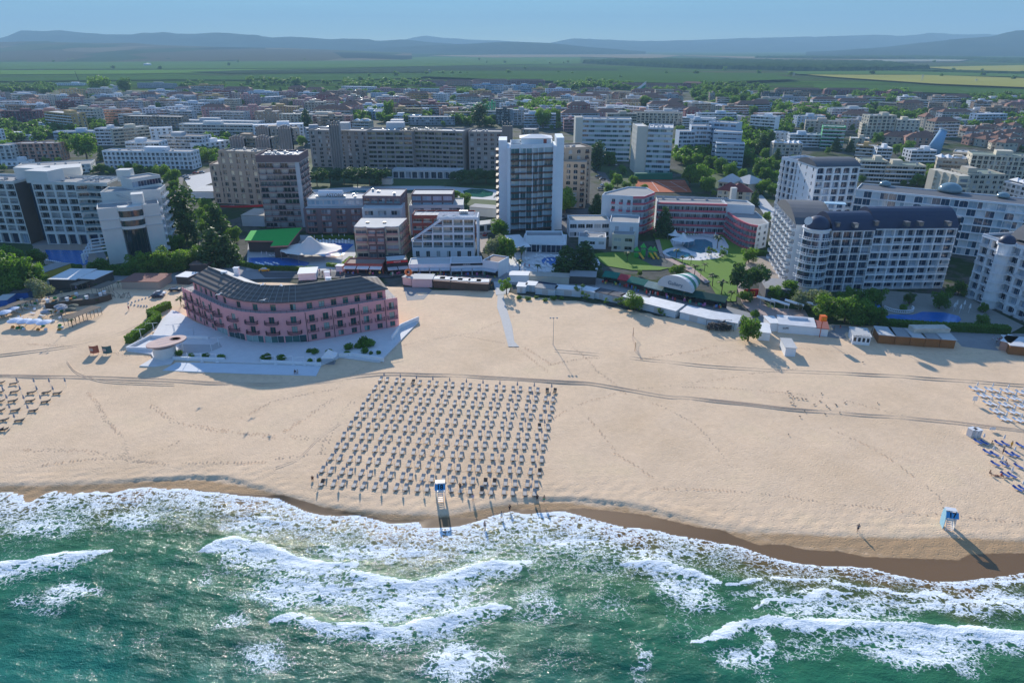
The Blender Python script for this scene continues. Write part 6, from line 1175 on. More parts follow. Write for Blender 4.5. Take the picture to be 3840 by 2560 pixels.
# ================================================================ planting
def row(kd,Wf,where,pts,pf=None,w=1.0):
    pf=pf or {'round':'broad green tree','roundb':'bright green tree','umbrella':'dark flat-topped pine','column':'narrow dark cypress','cone':'dark conifer','bush':'dark green bush','bushb':'bright green bush','sparse':'thin leafy young tree','silver':'silvery grey tree','palm':'palm with drooping fronds','far':'green tree'}[kd]
    for i,p in enumerate(pts):
        e=tree_t(kd,Wf,p[0],p[1],p[2],None,w=(p[3] if len(p)>3 else w)); reg(e,pf,where)
row('round',T1,'beyond the left rooftops',[(700,508,660,1.15),(870,525,645,1.1),(490,625,680),(1095,700,770,.9),(155,650,705),(640,640,682),(1400,768,800),(2262,740,778)])
row('cone',T1,'above the left rooftops',[(1935,600,642),(2115,755,885,1.2),(1395,600,640)])
row('round',T1,'behind the left hotels',[(600,900,1095,1.1),(450,948,1095),(40,950,1105,1.2),(1550,893,955,1.2),(560,850,890),(-60,980,1110),(290,920,965),(115,855,910),(30,850,910)])
row('roundb',T1,'by the left edge roofs',[(180,1045,1103,1.3),(330,1080,1135,1.3),(412,1080,1132,1.1),(275,1115,1150),(30,1130,1176,1.3),(1450,1020,1115,1.1),(2085,925,1005)])
row('cone',T1,'near the long white slab',[(710,1005,1105,1.1)])
row('roundb',A2,'behind the glass front block',[(1100,180,262,1.2),(1180,150,262,1.1),(1260,195,272,1.2),(1370,175,270),(1460,132,250,1.1),(1560,150,270,1.1),(1670,185,275,1.2),(1040,225,270),(1210,240,290),(1850,160,330,1.1),(1950,200,400),(1790,170,320),(1990,335,465,.8),(1910,430,510,.9)])
row('round',T2,'in the middle of the town',[(335,680,825,.75),(190,690,755),(230,740,795),(160,605,665),(1010,795,872),(820,790,855),(1235,690,765,1.2),(1300,700,800),(1390,730,882,.9),(1470,730,865,.9),(1530,700,770),(2075,650,740),(2110,655,745),(1960,745,810),(1450,855,897),(1370,570,602),(1640,645,672),(880,805,860),(780,830,850),(1330,760,840),(2300,790,850),(1500,830,890)])
row('column',T2,'in the middle of the town',[(950,715,872,1.7),(1528,700,790,1.2),(1750,1018,1172,1.2),(2000,640,670)])
row('round',T2,'in front of the green glass slab',[(1850,1035,1142),(1930,1130,1176),(2330,855,935)])
row('cone',T2,'in front of the green glass block',[(2165,1005,1176,1.35)])
row('roundb',T3,'in the tall far clump',[(110,590,662,1.2),(170,575,665,1.1),(240,578,665),(300,585,665),(360,588,665),(420,590,660)])
row('round',T3,'in the wooded right half',[(250,630,722),(300,650,725),(350,650,735),(420,630,722),(480,640,735),(570,590,655),(590,680,765),(690,685,800,1.1),(760,760,850),(830,720,840,1.1),(1050,690,800,1.1),(980,720,810),(930,760,820),(480,720,805),(650,780,850),(720,790,860),(880,700,760),(1210,620,690),(1400,610,655),(1310,625,660),(1250,735,790),(1180,730,780),(1340,750,790),(1150,640,700),(1040,620,660)])
row('roundb',T3,'around the white balcony tower',[(430,800,862),(620,835,932,1.1),(700,840,905),(750,850,905),(820,840,885),(480,955,1045,1.2),(360,735,790),(340,780,810)])
row('cone',T3,'near the long white low roofs',[(540,925,1062,1.2),(592,905,1065,1.3),(645,1025,1120,1.2),(1050,950,1042,1.3),(1150,965,1045,1.3),(1000,955,1020)])
row('round',T3,'along the far right rooftops',[(1530,668,705),(1970,655,705),(2100,650,692),(2200,640,740,1.1),(2240,650,745),(2320,650,745,1.1),(1560,720,785),(1640,760,835,1.1),(1930,780,855,1.1),(2010,775,835),(1345,905,990,1.2),(1540,960,1085),(1465,980,1065),(1160,848,905),(1690,895,925),(2180,870,905),(2200,890,925),(2330,1000,1040),(1700,1125,1176,1.3),(2120,640,690),(2290,770,800)])
row('roundb',T3,'below the blue stepped hotel',[(90,1048,1135,1.2),(200,1070,1160,1.2),(300,1108,1176,1.3),(370,1050,1130),(450,1050,1150,1.1),(550,1090,1176,1.2),(600,1070,1150),(20,1070,1150),(150,1100,1176)])
row('round',N,'in the park behind the red tennis court',[(900,130,205),(860,185,305),(930,258,335,1.3),(790,265,365),(990,205,300),(1080,280,335,1.3),(1450,100,290),(1540,90,310),(1590,205,350),(1780,90,245,1.1),(1700,60,200),(2020,60,235,1.1),(2045,225,365),(1980,215,300),(1930,20,145),(1500,20,150),(790,0,135),(820,165,240),(1650,330,380),(1620,40,160),(1880,150,240),(2075,500,585),(2070,130,260)])
row('column',N,'beside the tan hotel',[(690,-60,175,1.3),(665,20,120)]); row('cone',N,'behind the red tennis court',[(1980,335,455)])
row('round',N,'at the foot of the tan hotel',[(430,295,520,1.1),(400,420,500)]); row('cone',N,'at the corner of the red balcony hotel',[(690,365,525,1.3)])
row('cone',N,'in front of the red balcony hotel',[(1235,475,715,1.1)])
row('cone',N,'by the small kidney shaped pool',[(440,790,1030,1.55),(585,755,1015,1.6)])
row('palm',N,'in the hotel garden',[(940,825,915),(1340,800,890),(1390,860,935),(1460,860,940),(1490,925,1030),(1570,920,1000),(1540,970,1040),(1635,1000,1120),(1710,1055,1185),(1785,1145,1235),(1675,690,812),(1605,800,870)])
row('palm',N,'on the terrace of the white tower',[(210,930,1015),(75,780,920),(15,790,900),(60,890,990)])
row('sparse',N,'beside the garden pool',[(1625,795,870,1.3),(1715,795,880,1.3)])
row('roundb',N,'around the shopping pavilion',[(1340,930,1030,1.3),(1000,1165,1315,1.15),(1045,985,1030)])
row('round',N,'on the lawn edge',[(1930,790,925,1.1)]); row('umbrella',N,'right of the lawn',[(1925,925,1225,.8)]); row('bush',N,'right of the lawn',[(1885,1145,1235,1.3),(1990,1310,1380)])
row('sparse',N,'along the roofs of the beach stalls',[(530,1105,1195,1.4),(365,1130,1185),(600,1160,1232),(865,1200,1280,1.5),(1210,1295,1360,1.3),(770,1215,1265)],'small leafy tree')
row('round',N,'standing alone on the sand before the stalls',[(1925,1345,1568,.85)])
row('bushb',N,'on the dune grass edge',[(270,1210,1240,1.4),(340,1185,1230,1.3),(60,1190,1225,1.4),(130,1195,1230,1.4),(400,1195,1225,1.5),(200,1190,1218,1.3)],'tuft of dune scrub')
row('roundb',M,'at the pools of the grey hotel',[(1720,350,455,1.1),(1640,325,405,1.2),(1000,235,300)]); row('palm',M,'by the oval green pool',[(1965,365,440),(1545,270,310)])
row('umbrella',M,'below the grey hotel',[(500,170,295,1.3),(610,155,290,1.3),(720,148,285,1.3),(830,142,290,1.3),(930,145,290,1.3),(1020,150,295,1.2),(1665,175,285,1.3),(1770,160,280,1.3),(1880,160,280,1.3),(1960,165,285,1.2)])
row('round',M,'beside the path to the beach',[(1980,555,735),(2050,690,920,.9)]); row('silver',M,'beside the path to the beach',[(1955,700,900)]); row('sparse',M,'at the top of the sand by the path',[(2045,1030,1185,1.1)])
row('round',L,'in the dark clump at the left edge',[(100,768,1010,1.1),(60,850,1170,1.15),(205,850,1150,1.15),(320,795,960),(285,900,1130),(-40,820,1100),(150,930,1180)])
row('silver',L,'over the beach bar',[(345,1045,1215,1.2)],'thin pale leaved tree')
row('roundb',L,'in front of the glass front block',[(1150,830,1010,1.1),(1260,810,1010,1.1),(1370,795,990,1.1),(1420,695,850),(1500,790,985,1.1),(1590,790,950,1.1),(1210,890,1030,1.2),(1450,860,1000,1.2)])
row('bush',L,'at the foot of the glass front block',[(850,880,1010,.9),(770,900,1005,.9),(930,930,1010),(1030,930,1020,1.2),(1100,900,1020)])
row('column',L,'along the parking street',[(1530,315,750,1.25),(1600,580,765,1.2)]); row('cone',L,'along the parking street',[(1790,450,730,1.3),(1765,650,950,1.55),(1870,700,935,1.4)])
row('round',L,'along the parking street',[(1690,385,540),(1420,250,340),(1385,530,605,1.1),(1560,740,800),(1720,500,640),(1910,760,880),(1510,600,700)])
row('round',A3,'behind the tall white block',[(80,80,215),(40,180,300),(40,300,440),(1370,215,335,1.1),(1485,190,345,1.1),(1320,260,340),(860,230,305),(1500,125,230),(1240,280,340)])
row('round',A3,'before the navy roofed hotel',[(180,1175,1375,1.1),(60,1235,1400),(760,1250,1420,1.1),(965,1255,1440,1.2),(690,1300,1480,1.1),(880,1330,1500,1.1),(1290,1310,1420),(1570,1285,1465),(1660,1240,1340),(1740,1200,1340),(1975,1400,1500)])
row('silver',A3,'before the navy roofed hotel',[(400,1255,1470,1.2),(280,1300,1480)]); row('roundb',A3,'before the navy roofed hotel',[(540,1310,1560,1.25)])
row('round',O,'in the shade at the edge of the dark pool',[(620,1180,1420,1.1),(700,1230,1430,1.1),(780,1210,1420),(860,1260,1440),(1100,1255,1330),(1745,1345,1440,1.3)]); row('palm',O,'by the dark pool',[(1150,1160,1275)])
row('bush',B1,'in the white planters',[(1235,205,255,1.0),(1325,225,262,1.1),(1417,220,262,1.1),(1520,230,268,1.5),(1845,232,280,1.4),(1950,232,282,1.1)],'clipped round bush')
row('bush',A1,'on the right of the hotel terrace',[(1990,905,1000),(2105,905,985,1.2),(2200,840,960,1.1),(2250,860,970,1.2),(2175,960,1040),(1550,975,1035),(1640,970,1045,1.1),(1800,975,1060,1.1),(1560,1090,1140,1.2),(1665,1085,1140),(2000,1000,1060,1.3),(2260,1000,1050),(2335,1000,1055)],'rounded garden bush')
row('palm',A1,'beside the left end of the pink hotel',[(120,385,510,1.1)])
row('palm',A0,'in the beach bar',[(820,630,745),(380,410,470),(880,255,310),(1085,240,300),(700,330,380),(590,530,620),(1100,420,480),(1345,220,290)])
# scattered trees and belts over the plain
r=random.Random(5); sp=[(370,430),(470,422),(500,420),(780,478),(1640,432),(1575,455),(2125,418),(2100,418),(1105,482),(t2+135,560),(t2+380,525),(t2+195,527),(t2+590,517),(t2+675,517),(t2+705,517),(t2+765,517),(t2+865,516),(t2+820,516),(t2+1000,437),(t2+950,415),(t2+1125,437),(t2+1435,440),(t2+1560,435),(t2+1530,438),(t2+1265,482),(t2+1500,508),(t2+1590,515),(t2+1155,513),(t2+1925,545),(t2+2240,515),(t3+90,518),(t3+290,488),(t3+1785,532),(t3+1860,500),(t3+2275,552),(t3+2065,528),(t3+2060,492),(t3+1730,435),(t3+740,522),(t3+1300,517),(t3+525,515)]
for x,y in sp:
    e=tree('far',T(x,y),r.uniform(9,17),None,w=1.2); reg(e,'small dark tree','scattered on the plain')
def belt(where,x0,x1,y0,y1,n,h0,h1):
    V=[];Fc=[];off=0; o0=G(T((x0+x1)/2,(y0+y1)/2))
    for i in range(int(n*2.3)):
        me=CR['far'][i%3][0]; A=np.empty(len(me.vertices)*3); me.vertices.foreach_get('co',A); A=A.reshape(-1,3); p=G(T(r.uniform(x0,x1),r.uniform(y0,y1))); h=r.uniform(h0,h1); an=r.uniform(0,6)
        B_=np.stack([(A[:,0]*math.cos(an)-A[:,1]*math.sin(an))*h*1.3+p[0]-o0[0],(A[:,0]*math.sin(an)+A[:,1]*math.cos(an))*h*1.3+p[1]-o0[1],A[:,2]*h],-1); V.append(B_); Fc.append(np.arange(len(A)).reshape(-1,4)+off); off+=len(A)
    me=bpy.data.meshes.new('tree_belt'); me.from_pydata(np.concatenate(V).tolist(),[],np.concatenate(Fc).tolist()); me.materials.append(LF); o=bpy.data.objects.new('tree_belt',me); COL.objects.link(o); o.location=o0; tag(o,'distant green tree mass '+where,'trees',kind='stuff')
belt('in the left tree belt behind the town',-100,380,600,648,30,9,15); belt('in the belt behind the middle left rooftops',t2+0,t2+640,570,612,30,9,15); belt('in the belt by the far right fields',t2+1480,t2+2000,575,625,26,10,17)
belt('in the scrub left of the middle belt',1250,2352,575,612,22,6,12); belt('behind the far right houses',t3+1900,7200,680,730,20,9,15); belt('by the pair of far round trees',1720,2150,560,592,12,10,20); belt('near the white flag',t2+2000,t3+60,625,645,12,8,13); belt('in the middle far gap',t2+790,t2+1000,640,655,10,8,12)
belt('between the far left roofs',0,2352,640,760,26,7,12); belt('between the far middle roofs',t2,t3,640,800,34,7,12); belt('between the far right roofs',t3,7056,690,900,34,8,13)

belt('in the wooded right half',t3+640,t3+1080,720,850,26,10,16); belt('right of the grey far blocks',t2+1230,t2+1540,720,860,20,11,18); belt('along the right rear streets',t3+1180,t3+1640,640,830,24,9,14); belt('behind the green roofed court',t3-20,t3+420,1030,1130,26,10,15)
belt('between the left rows',-50,700,860,1000,24,8,13); belt('along the street behind the white slab',1350,1700,960,1140,14,6,10); belt('in the middle rows',t2+700,t2+1060,770,870,20,9,14); belt('at the far right of the town',t3+1850,7100,780,900,22,7,12); belt('between the middle rows',t2,t2+600,740,850,18,8,13)
belt('by the white flag',t3+60,t3+560,600,700,26,11,17); belt('in the front row gaps',t3+380,t3+700,830,1000,22,9,14)

# small blocks filling the dense far town
rf_=random.Random(31)
for zone,x0,x1,y0,y1,n in (('among the small far blocks, left part',-400,2352,600,800,75),('among the small far blocks, middle part',t2,t3,585,790,75),('among the small far blocks, right part',t3,7300,660,830,50)):
    rows=[]
    for _ in range(n*6):
        if len(rows)>=n: break
        x,y=rf_.uniform(x0,x1),rf_.uniform(y0,y1)**1.0; h=rf_.choice([9,9,12,12,15]); p=G(T(x,y),h); Ln=rf_.uniform(18,46); dep=rf_.uniform(11,14)
        if p[1]>1300 or any(abs(p[0]-a)<Ln/2+w_+3 and abs(p[1]+dep/2-c)<dep/2+d_+6 for a,c,w_,d_ in FOOT): continue
        s1=pr((p[0]-Ln/2,p[1],h)); s2=pr((p[0]+Ln/2,p[1]+rf_.uniform(-5,5),h)); rows.append((s1[0],s1[1],s2[0],s2[1],h,dep,rf_.choice('wcbtgpmofursuph'),rf_.choice('glbwtbl'),rf_.choice('bbw'))); FOOT.append((p[0],p[1]+dep/2,Ln/2,dep/2))
    town(S,zone,rows)
row('roundb',L,'around the parking street, right side',[(1640,470,600),(1690,560,690),(1740,430,560),(1900,620,760),(1850,560,680),(1480,690,800),(1560,850,930),(1430,640,720)])
row('round',T3,'along the road behind the white block',[(480,880,950),(400,930,1010),(560,1010,1100),(700,1090,1160),(760,1060,1110),(880,870,920),(930,850,900),(1090,900,960),(1210,880,930),(1460,900,950),(1620,870,930),(1850,800,860),(1000,1010,1060),(1500,1070,1120)])
row('round',T1,'between the white slabs at left',[(1650,900,950),(1350,900,935),(1900,930,990),(1330,1060,1130),(1600,1010,1070),(200,880,930),(550,900,960),(1180,800,850),(800,820,860),(1700,760,800),(1000,820,850)])
row('round',T2,'between the middle blocks',[(620,750,800),(700,830,870),(1050,820,870),(180,790,850),(1590,860,900),(1400,640,680),(1800,700,740),(1720,640,670),(2200,640,700),(900,650,690)])
# ================================================================ grounds, pools, gardens, streets
PAVE=mat('paving_light',(.46,.46,.46),.85,.12,.5); PAVEW=mat('paving_white',(.66,.66,.66),.8,.10,.5); PAVEG=mat('paving_grey',(.27,.27,.27),.9,.18,.3); ASPH=mat('asphalt',(.10,.10,.105),.9,.2,.2); TILE=mat('paving_tan',(.36,.30,.25),.9,.15,.4); PINKP=mat('paving_pinkish',(.42,.31,.27),.9,.15,.4)
LAWN=mat('lawn_grass',(.115,.22,.022),.95,.18,.5); LAWND=mat('garden_green',(.045,.085,.022),.95,.3,.25); WALK=mat('boardwalk',(.52,.50,.47),.9,.1,.8)
def poolmat(n,c):
    k=NT(n); k.l(k.mix(k.noise(k.pos(),.35,2),c,tuple(x*1.5 for x in c)),k.b.inputs['Base Color']); k.b.inputs['Roughness'].default_value=.06; k.bump(k.noise(k.pos(),2.2,2),.06); return k.m
PB=poolmat('pool_blue',(.015,.12,.38)); PT_=poolmat('pool_teal',(.02,.16,.22)); PG=poolmat('pool_green',(.03,.13,.09))
zc=[.0]
def sh(name,Wf,pts,m,z): return sheet(name,[Wf(*p) for p in pts],z,m)
def mixp(*seg): return [W(*p) for W,ps in seg for p in ps]
sheet('promenade',mixp((L,[(-300,1010),(430,985),(900,1000),(1560,925),(1720,915)]),(M,[(0,960),(740,985),(1070,985),(2000,1000)]),(N,[(0,980),(470,1040),(700,1050),(1090,1150),(1700,1265),(1960,1340)]),(O,[(0,1365),(500,1430),(1060,1470),(1960,1500),(2400,1520)]),(O,[(2400,1690),(1850,1640),(1500,1600),(900,1560),(560,1540),(200,1500),(0,1440)]),(N,[(1850,1420),(1350,1340),(1090,1270),(670,1175),(190,1115),(0,1105)]),(M,[(1900,1075),(1450,1045),(1200,1030),(500,1050),(0,1060)]),(L,[(1600,1090),(900,1130),(430,1100),(-300,1080)])),.08,PAVEG)
sheet('garden',mixp((L,[(-400,620),(-400,1000),(430,985),(900,1000),(1560,925),(1640,700),(1480,600),(1380,700)])),.03,LAWND)
sheet('paving',mixp((L,[(230,740),(800,740),(880,900),(820,985),(400,960)])),.07,PAVEG)
sheet('road',[L(*p) for p in ((1632,1010),(1722,1010),(1708,660),(1650,560),(1520,440),(1480,330),(1500,240),(1720,190),(1730,150),(1480,215),(1380,330),(1390,500),(1560,590),(1625,720))],.10,ASPH)
sheet('paving',[L(*p) for p in ((1500,230),(1720,185),(1740,270),(1560,345))],.14,PAVE)
sheet('garden',[M(*p) for p in ((430,120),(1070,130),(1080,200),(2050,190),(2050,480),(1680,470),(1600,300),(1100,310),(900,330),(440,350))],.04,LAWND)
sheet('paving',[M(*p) for p in ((450,330),(900,300),(1500,300),(1650,310),(1950,330),(2050,370),(2040,420),(1700,400),(1300,330),(900,350),(480,360))],.08,PAVE)
for pts,m in (([(1690,340),(1760,322),(1850,325),(1940,350),(1930,378),(1850,392),(1740,385),(1700,365)],PG),([(740,350),(800,335),(900,335),(900,350),(800,358)],PT_)): sheet('pool_water',[M(*p) for p in pts],.16,m)
sheet('pool_deck',[A2(*p) for p in ((380,1080),(1000,1060),(1150,1290),(1010,1360),(560,1300),(330,1280))],.12,TILE)
sheet('pool_water',[A2(*p) for p in ((505,1130),(925,1135),(945,1165),(985,1185),(990,1290),(890,1310),(560,1262))],.2,PB)
sheet('pool_deck',[M(*p) for p in ((-60,700),(420,700),(800,740),(815,860),(760,960),(560,990),(-80,985))],.12,PAVE)
for pts in ([(-60,885),(120,882),(290,890),(440,925),(400,965),(180,968),(-60,945)],[(470,765),(640,758),(800,775),(740,830),(690,870),(560,880),(480,850)]): sheet('pool_water',[M(*p) for p in pts],.2,PB)
sheet('garden',[M(*p) for p in ((780,840),(1240,830),(1240,890),(1080,900),(740,960),(760,900))],.05,LAWND)
sheet('road',[A1(*p) for p in ((1000,125),(2400,110),(2500,180),(1500,190),(1060,180))],.12,ASPH)
sheet('paving',[M(*p) for p in ((1815,690),(1895,690),(1890,830),(1815,850))],.1,TILE)
sheet('pool_deck',[N(*p) for p in ((-40,830),(240,850),(470,860),(700,890),(720,930),(680,1030),(300,1030),(-40,1010))],.12,PAVEW)
sheet('pool_water',[N(*p) for p in ((240,905),(265,885),(330,880),(400,880),(440,900),(430,935),(370,950),(290,945),(250,930))],.2,PB)
sheet('lawn',[N(*p) for p in ((660,850),(830,838),(1010,840),(1160,920),(1300,965),(1210,985),(980,985),(770,950),(700,900))],.11,LAWN)
sheet('playground_surface',[N(*p) for p in ((1000,845),(1160,830),(1330,920),(1300,965),(1150,950),(1020,880))],.15,mat('rubber_surface',(.09,.10,.09),.95,.25,.8))
sheet('lawn',[N(*p) for p in ((1150,690),(1250,655),(1740,650),(1790,720),(1870,765),(1930,880),(1870,1000),(1840,1100),(1830,1240),(1700,1240),(1610,1090),(1450,950),(1250,860),(1180,760))],.11,LAWN)
sheet('pool_deck',[N(*p) for p in ((1205,845),(1260,815),(1320,800),(1290,740),(1340,705),(1480,700),(1640,675),(1730,720),(1770,790),(1760,850),(1680,890),(1530,908),(1400,900),(1250,870))],.16,PAVEW)
sheet('pool_water',[N(*p) for p in ((1395,790),(1420,755),(1500,735),(1580,735),(1635,760),(1640,800),(1600,835),(1540,848),(1450,825))],.24,PT_)
sheet('pool_water',[N(*p) for p in ((1255,848),(1300,828),(1370,828),(1450,848),(1465,868),(1400,885),(1310,878))],.24,PT_)
sheet('path',[N(*p) for p in ((1170,740),(1205,735),(1235,850),(1330,905),(1470,960),(1560,1035),(1620,1080),(1580,1095),(1450,1000),(1330,935),(1210,870))],.19,PINKP)
sheet('tennis_court',[N(*p) for p in ((1010,245),(1410,252),(1470,352),(1165,350),(1120,325),(1010,315))],.16,mat('red_clay',(.42,.10,.035),.95,.1,.3))
cl_=MB()
for a,c in (((1050,262),(1400,268)),((1130,300),(1430,310)),((1180,262),(1330,345)),((1290,262),(1430,340)),((1140,262),(1200,345))):
    p,q_=G(N(*a),.2),G(N(*c),.2); cl_.obox(p,q_,.25,.02)
struct('court_lines',cl_,PAVEW)
for pts in ([(730,240),(900,110),(1000,200),(1020,250),(1010,330),(880,340),(760,385)],[(1380,90),(1500,-20),(2100,-20),(2300,150),(2100,380),(1990,400),(1980,330),(1650,330),(1640,350),(1480,350)],[(640,-40),(760,-60),(860,120),(720,240)]): sheet('garden',[N(*p) for p in pts],.05,LAWND)
sheet('paving',[N(*p) for p in ((1930,880),(2300,860),(2400,1180),(2100,1150),(1960,1010),(1840,1130))],.12,TILE)
sheet('road',[N(*p) for p in ((1960,390),(2040,370),(2200,560),(2180,640),(2080,560))],.12,PAVE)
sheet('road',[N(*p) for p in ((340,500),(700,480),(760,330),(690,180),(760,190),(850,330),(740,520),(470,700),(360,640))],.09,ASPH)
sheet('paving',[N(*p) for p in ((1840,1130),(1990,1180),(2091,1290),(2180,1320),(2180,1420),(1960,1340),(1880,1260))],.14,PINKP)
sheet('paving',[O(*p) for p in ((-20,1290),(300,1310),(350,1400),(0,1390))],.15,PINKP)
sheet('garden',[O(*p) for p in ((30,1130),(250,1100),(950,1160),(1000,1320),(1060,1470),(500,1430),(330,1380),(-20,1290))],.05,LAWND)
sheet('courtyard',[O(*p) for p in ((930,1150),(1450,1190),(1620,1200),(1830,1310),(2091,1440),(1980,1500),(1060,1470),(930,1340))],.12,mat('courtyard_stone',(.28,.28,.25),.9,.15,.5))
sheet('pool_water',[O(*p) for p in ((950,1370),(1000,1345),(1180,1350),(1260,1325),(1440,1330),(1560,1360),(1580,1390),(1540,1425),(1420,1425),(1200,1425),(1000,1410))],.2,PB)
# terrace of the pink hotel
terr=[A0(*p) for p in ((1935,545),(1990,560),(2060,600))]+[A1(300,690),A1(900,900),A1(1540,905),A1(2572,725),M(1330,1405),A1(2352,1125),A1(1900,1075),A1(1690,1165),A1(1020,1145),A1(600,1130),A1(30,1100)]+[A0(1740,1110),A0(1700,1040),A0(1430,1005),A0(1700,860),A0(1820,650)]
sheet('terrace',terr,.45,PAVEW,th=.5)
sheet('terrace',[B1(*p) for p in ((960,315),(1060,255),(1200,270),(1180,300),(1060,318))],.3,PAVEW,th=.4)
sheet('deck',[B1(*p) for p in ((1120,345),(1215,290),(1560,298),(2212,315),(2178,383),(1650,366))],.25,mat('deck_white',(.62,.66,.70),.8,.1),th=.35)
sheet('boardwalk',mixp((M,[(1975,1150),(2020,1150),(2030,1240),(2091,1440),(2110,1568)]),(N,[(60,1610),(-30,1610)]),(M,[(2050,1568),(2000,1380),(1968,1290)])),.16,WALK)
sheet('boardwalk',mixp((M,[(1940,1080),(2091,1090),(2060,1180),(1960,1190)])),.2,PAVE)
def wallpx(label,Wf,pts,h,w_,m,name='garden_wall',z=0,cat='wall'):
    P=[G(Wf(*p)) for p in pts]; e=thing(name,P[0],label,cat); b=MB()
    for a,c in zip(P[:-1],P[1:]): b.obox((a[0],a[1],z+h/2),(c[0],c[1],z+h/2),w_,h)
    b.build('wall',m,parent=e); return e
for lab,W_,pts,h in (('long white planter wall below the bushes left of the terrace gap',B1,[(1195,275),(1550,283)],.9),('long white planter wall before the clipped bushes right of the terrace gap',B1,[(1800,298),(2215,318)],.9),('white retaining wall bending up beside the pink hotel to the sand',A1,[(1900,1085),(2040,1078),(2352,1125),(2400,1135)],1.2),('white retaining wall at the seaward corner of the pink hotel',M,[(1110,1568),(1180,1470),(1330,1405)],1.6),('white wall around the sunken basin on the terrace',A0,[(1430,1005),(1700,870),(2352,885)],1.1),('white front wall of the sunken basin by the round kiosk',A0,[(1430,1005),(1725,1012)],1.1)): wallpx(lab,W_,pts,h,.4,MW,z=.2)
sheet('basin_floor',[A0(*p) for p in ((1620,990),(1710,915),(1790,920),(1760,985))],.55,mat('basin_ochre',(.42,.27,.08),.6))
sheet('basin_floor',[A0(*p) for p in ((2010,930),(2400,935),(2460,900),(2500,960),(2352,1020),(2000,1030))],.5,PAVE)
# ---- hedges: leaf clumps over a clipped body
def hedge(label,Wf,pts,h,w_,m=LF,m2=None):
    P=[G(Wf(*p)) for p in pts]; e=thing('hedge',P[0],label,'hedge'); n=0; V=[]; b=MB(); r=np.random.RandomState(int(P[0][0])%97)
    for a,c in zip(P[:-1],P[1:]):
        b.obox((a[0],a[1],h*.48),(c[0],c[1],h*.48),w_*.86,h*.94); L_=(c-a).length; k_=int(L_*(w_+2*h)*9); u=(c-a)/L_; nn=Vector((-u[1],u[0],0))
        for _ in range(k_):
            t_=r.uniform(0,L_); s_=r.uniform(-h,w_+h); 
            if s_<0: q_=a+u*t_-nn*w_/2+Vector((0,0,-s_))
            elif s_<w_: q_=a+u*t_+nn*(s_-w_/2)+Vector((0,0,h))
            else: q_=a+u*t_+nn*w_/2+Vector((0,0,s_-w_))
            d=Vector(r.normal(size=3)).normalized(); t2=d.orthogonal().normalized()*.17; b2=d.cross(t2); V.append([q_-t2-b2,q_+t2-b2*.6,q_+t2*.7+b2,q_-t2*.7+b2])
    for q_ in V: b.face(q_)
    b.build('foliage',m,parent=e); return e
hedge('tall clipped zigzag hedge along the left side of the white terrace',A0,[(1910,520),(1690,620),(1790,665),(1450,925)],2.4,2.2,LB)
hedge('dark hedge at the foot of the glass front block',L,[(740,1010),(1000,1025),(1360,1015),(1560,960)],2.2,3)
hedge('dark hedge in front of the blue pool at the left',L,[(350,990),(500,970),(650,985)],1.8,3.5)
hedge('dark hedge between the parked taxi and the pool',A1,[(780,40),(960,85),(1120,100),(1640,110)],1.8,1.8)
hedge('long dark hedge below the courtyard pool on the right',O,[(900,1440),(1060,1455),(1400,1475),(1960,1500)],2.4,3)
hedge('light green hedge beside the plaza with the white posts',M,[(580,955),(700,965),(780,900)],1.5,1.5,LB)
hedge('low hedge behind the loungers of the plum brick hotel',M,[(450,735),(800,735)],1.6,2)
hedge('hedge behind the low cream house near the oval pool',M,[(1990,490),(2080,490)],3,3,LB)
hedge('dark green hedge along the right end of the red balcony hotel',N,[(1950,860),(2120,870)],2,2)
# ---- green wall and umpire stands of the tennis court, turf roof
wallpx('long green wind wall on the far side of the tennis court',N,[(1000,245),(1305,245)],4.2,3.5,mat('green_sheeting',(.02,.16,.10),.7,.1),'wind_wall')
B=new('turf_roof_terrace',G(A4(760,1568)),'flat roofed pavilion topped with bright artificial turf below the parapet tower','pavilion',W_OFF)
z=5.6; P=[Q(A4,x,y,z).to_2d() for x,y in ((470,1445),(800,1450),(760,1510),(960,1500),(1120,1300),(540,1335))]; b=MB(); b.prism(P,z-.6,z); B.part(b,'roof_slab',wall('coral',(.5,.22,.18))); b=MB(); b.face([(p[0],p[1],z+.02) for p in ccw(P)]); B.part(b,'turf',mat('artificial_turf',(.04,.40,.06),.95,.12)); b=MB(); b.prism(offset_poly(ccw(P),1.2),0,z-.6); B.part(b,'wall',W_DK); B.done(); OPEN.clear()
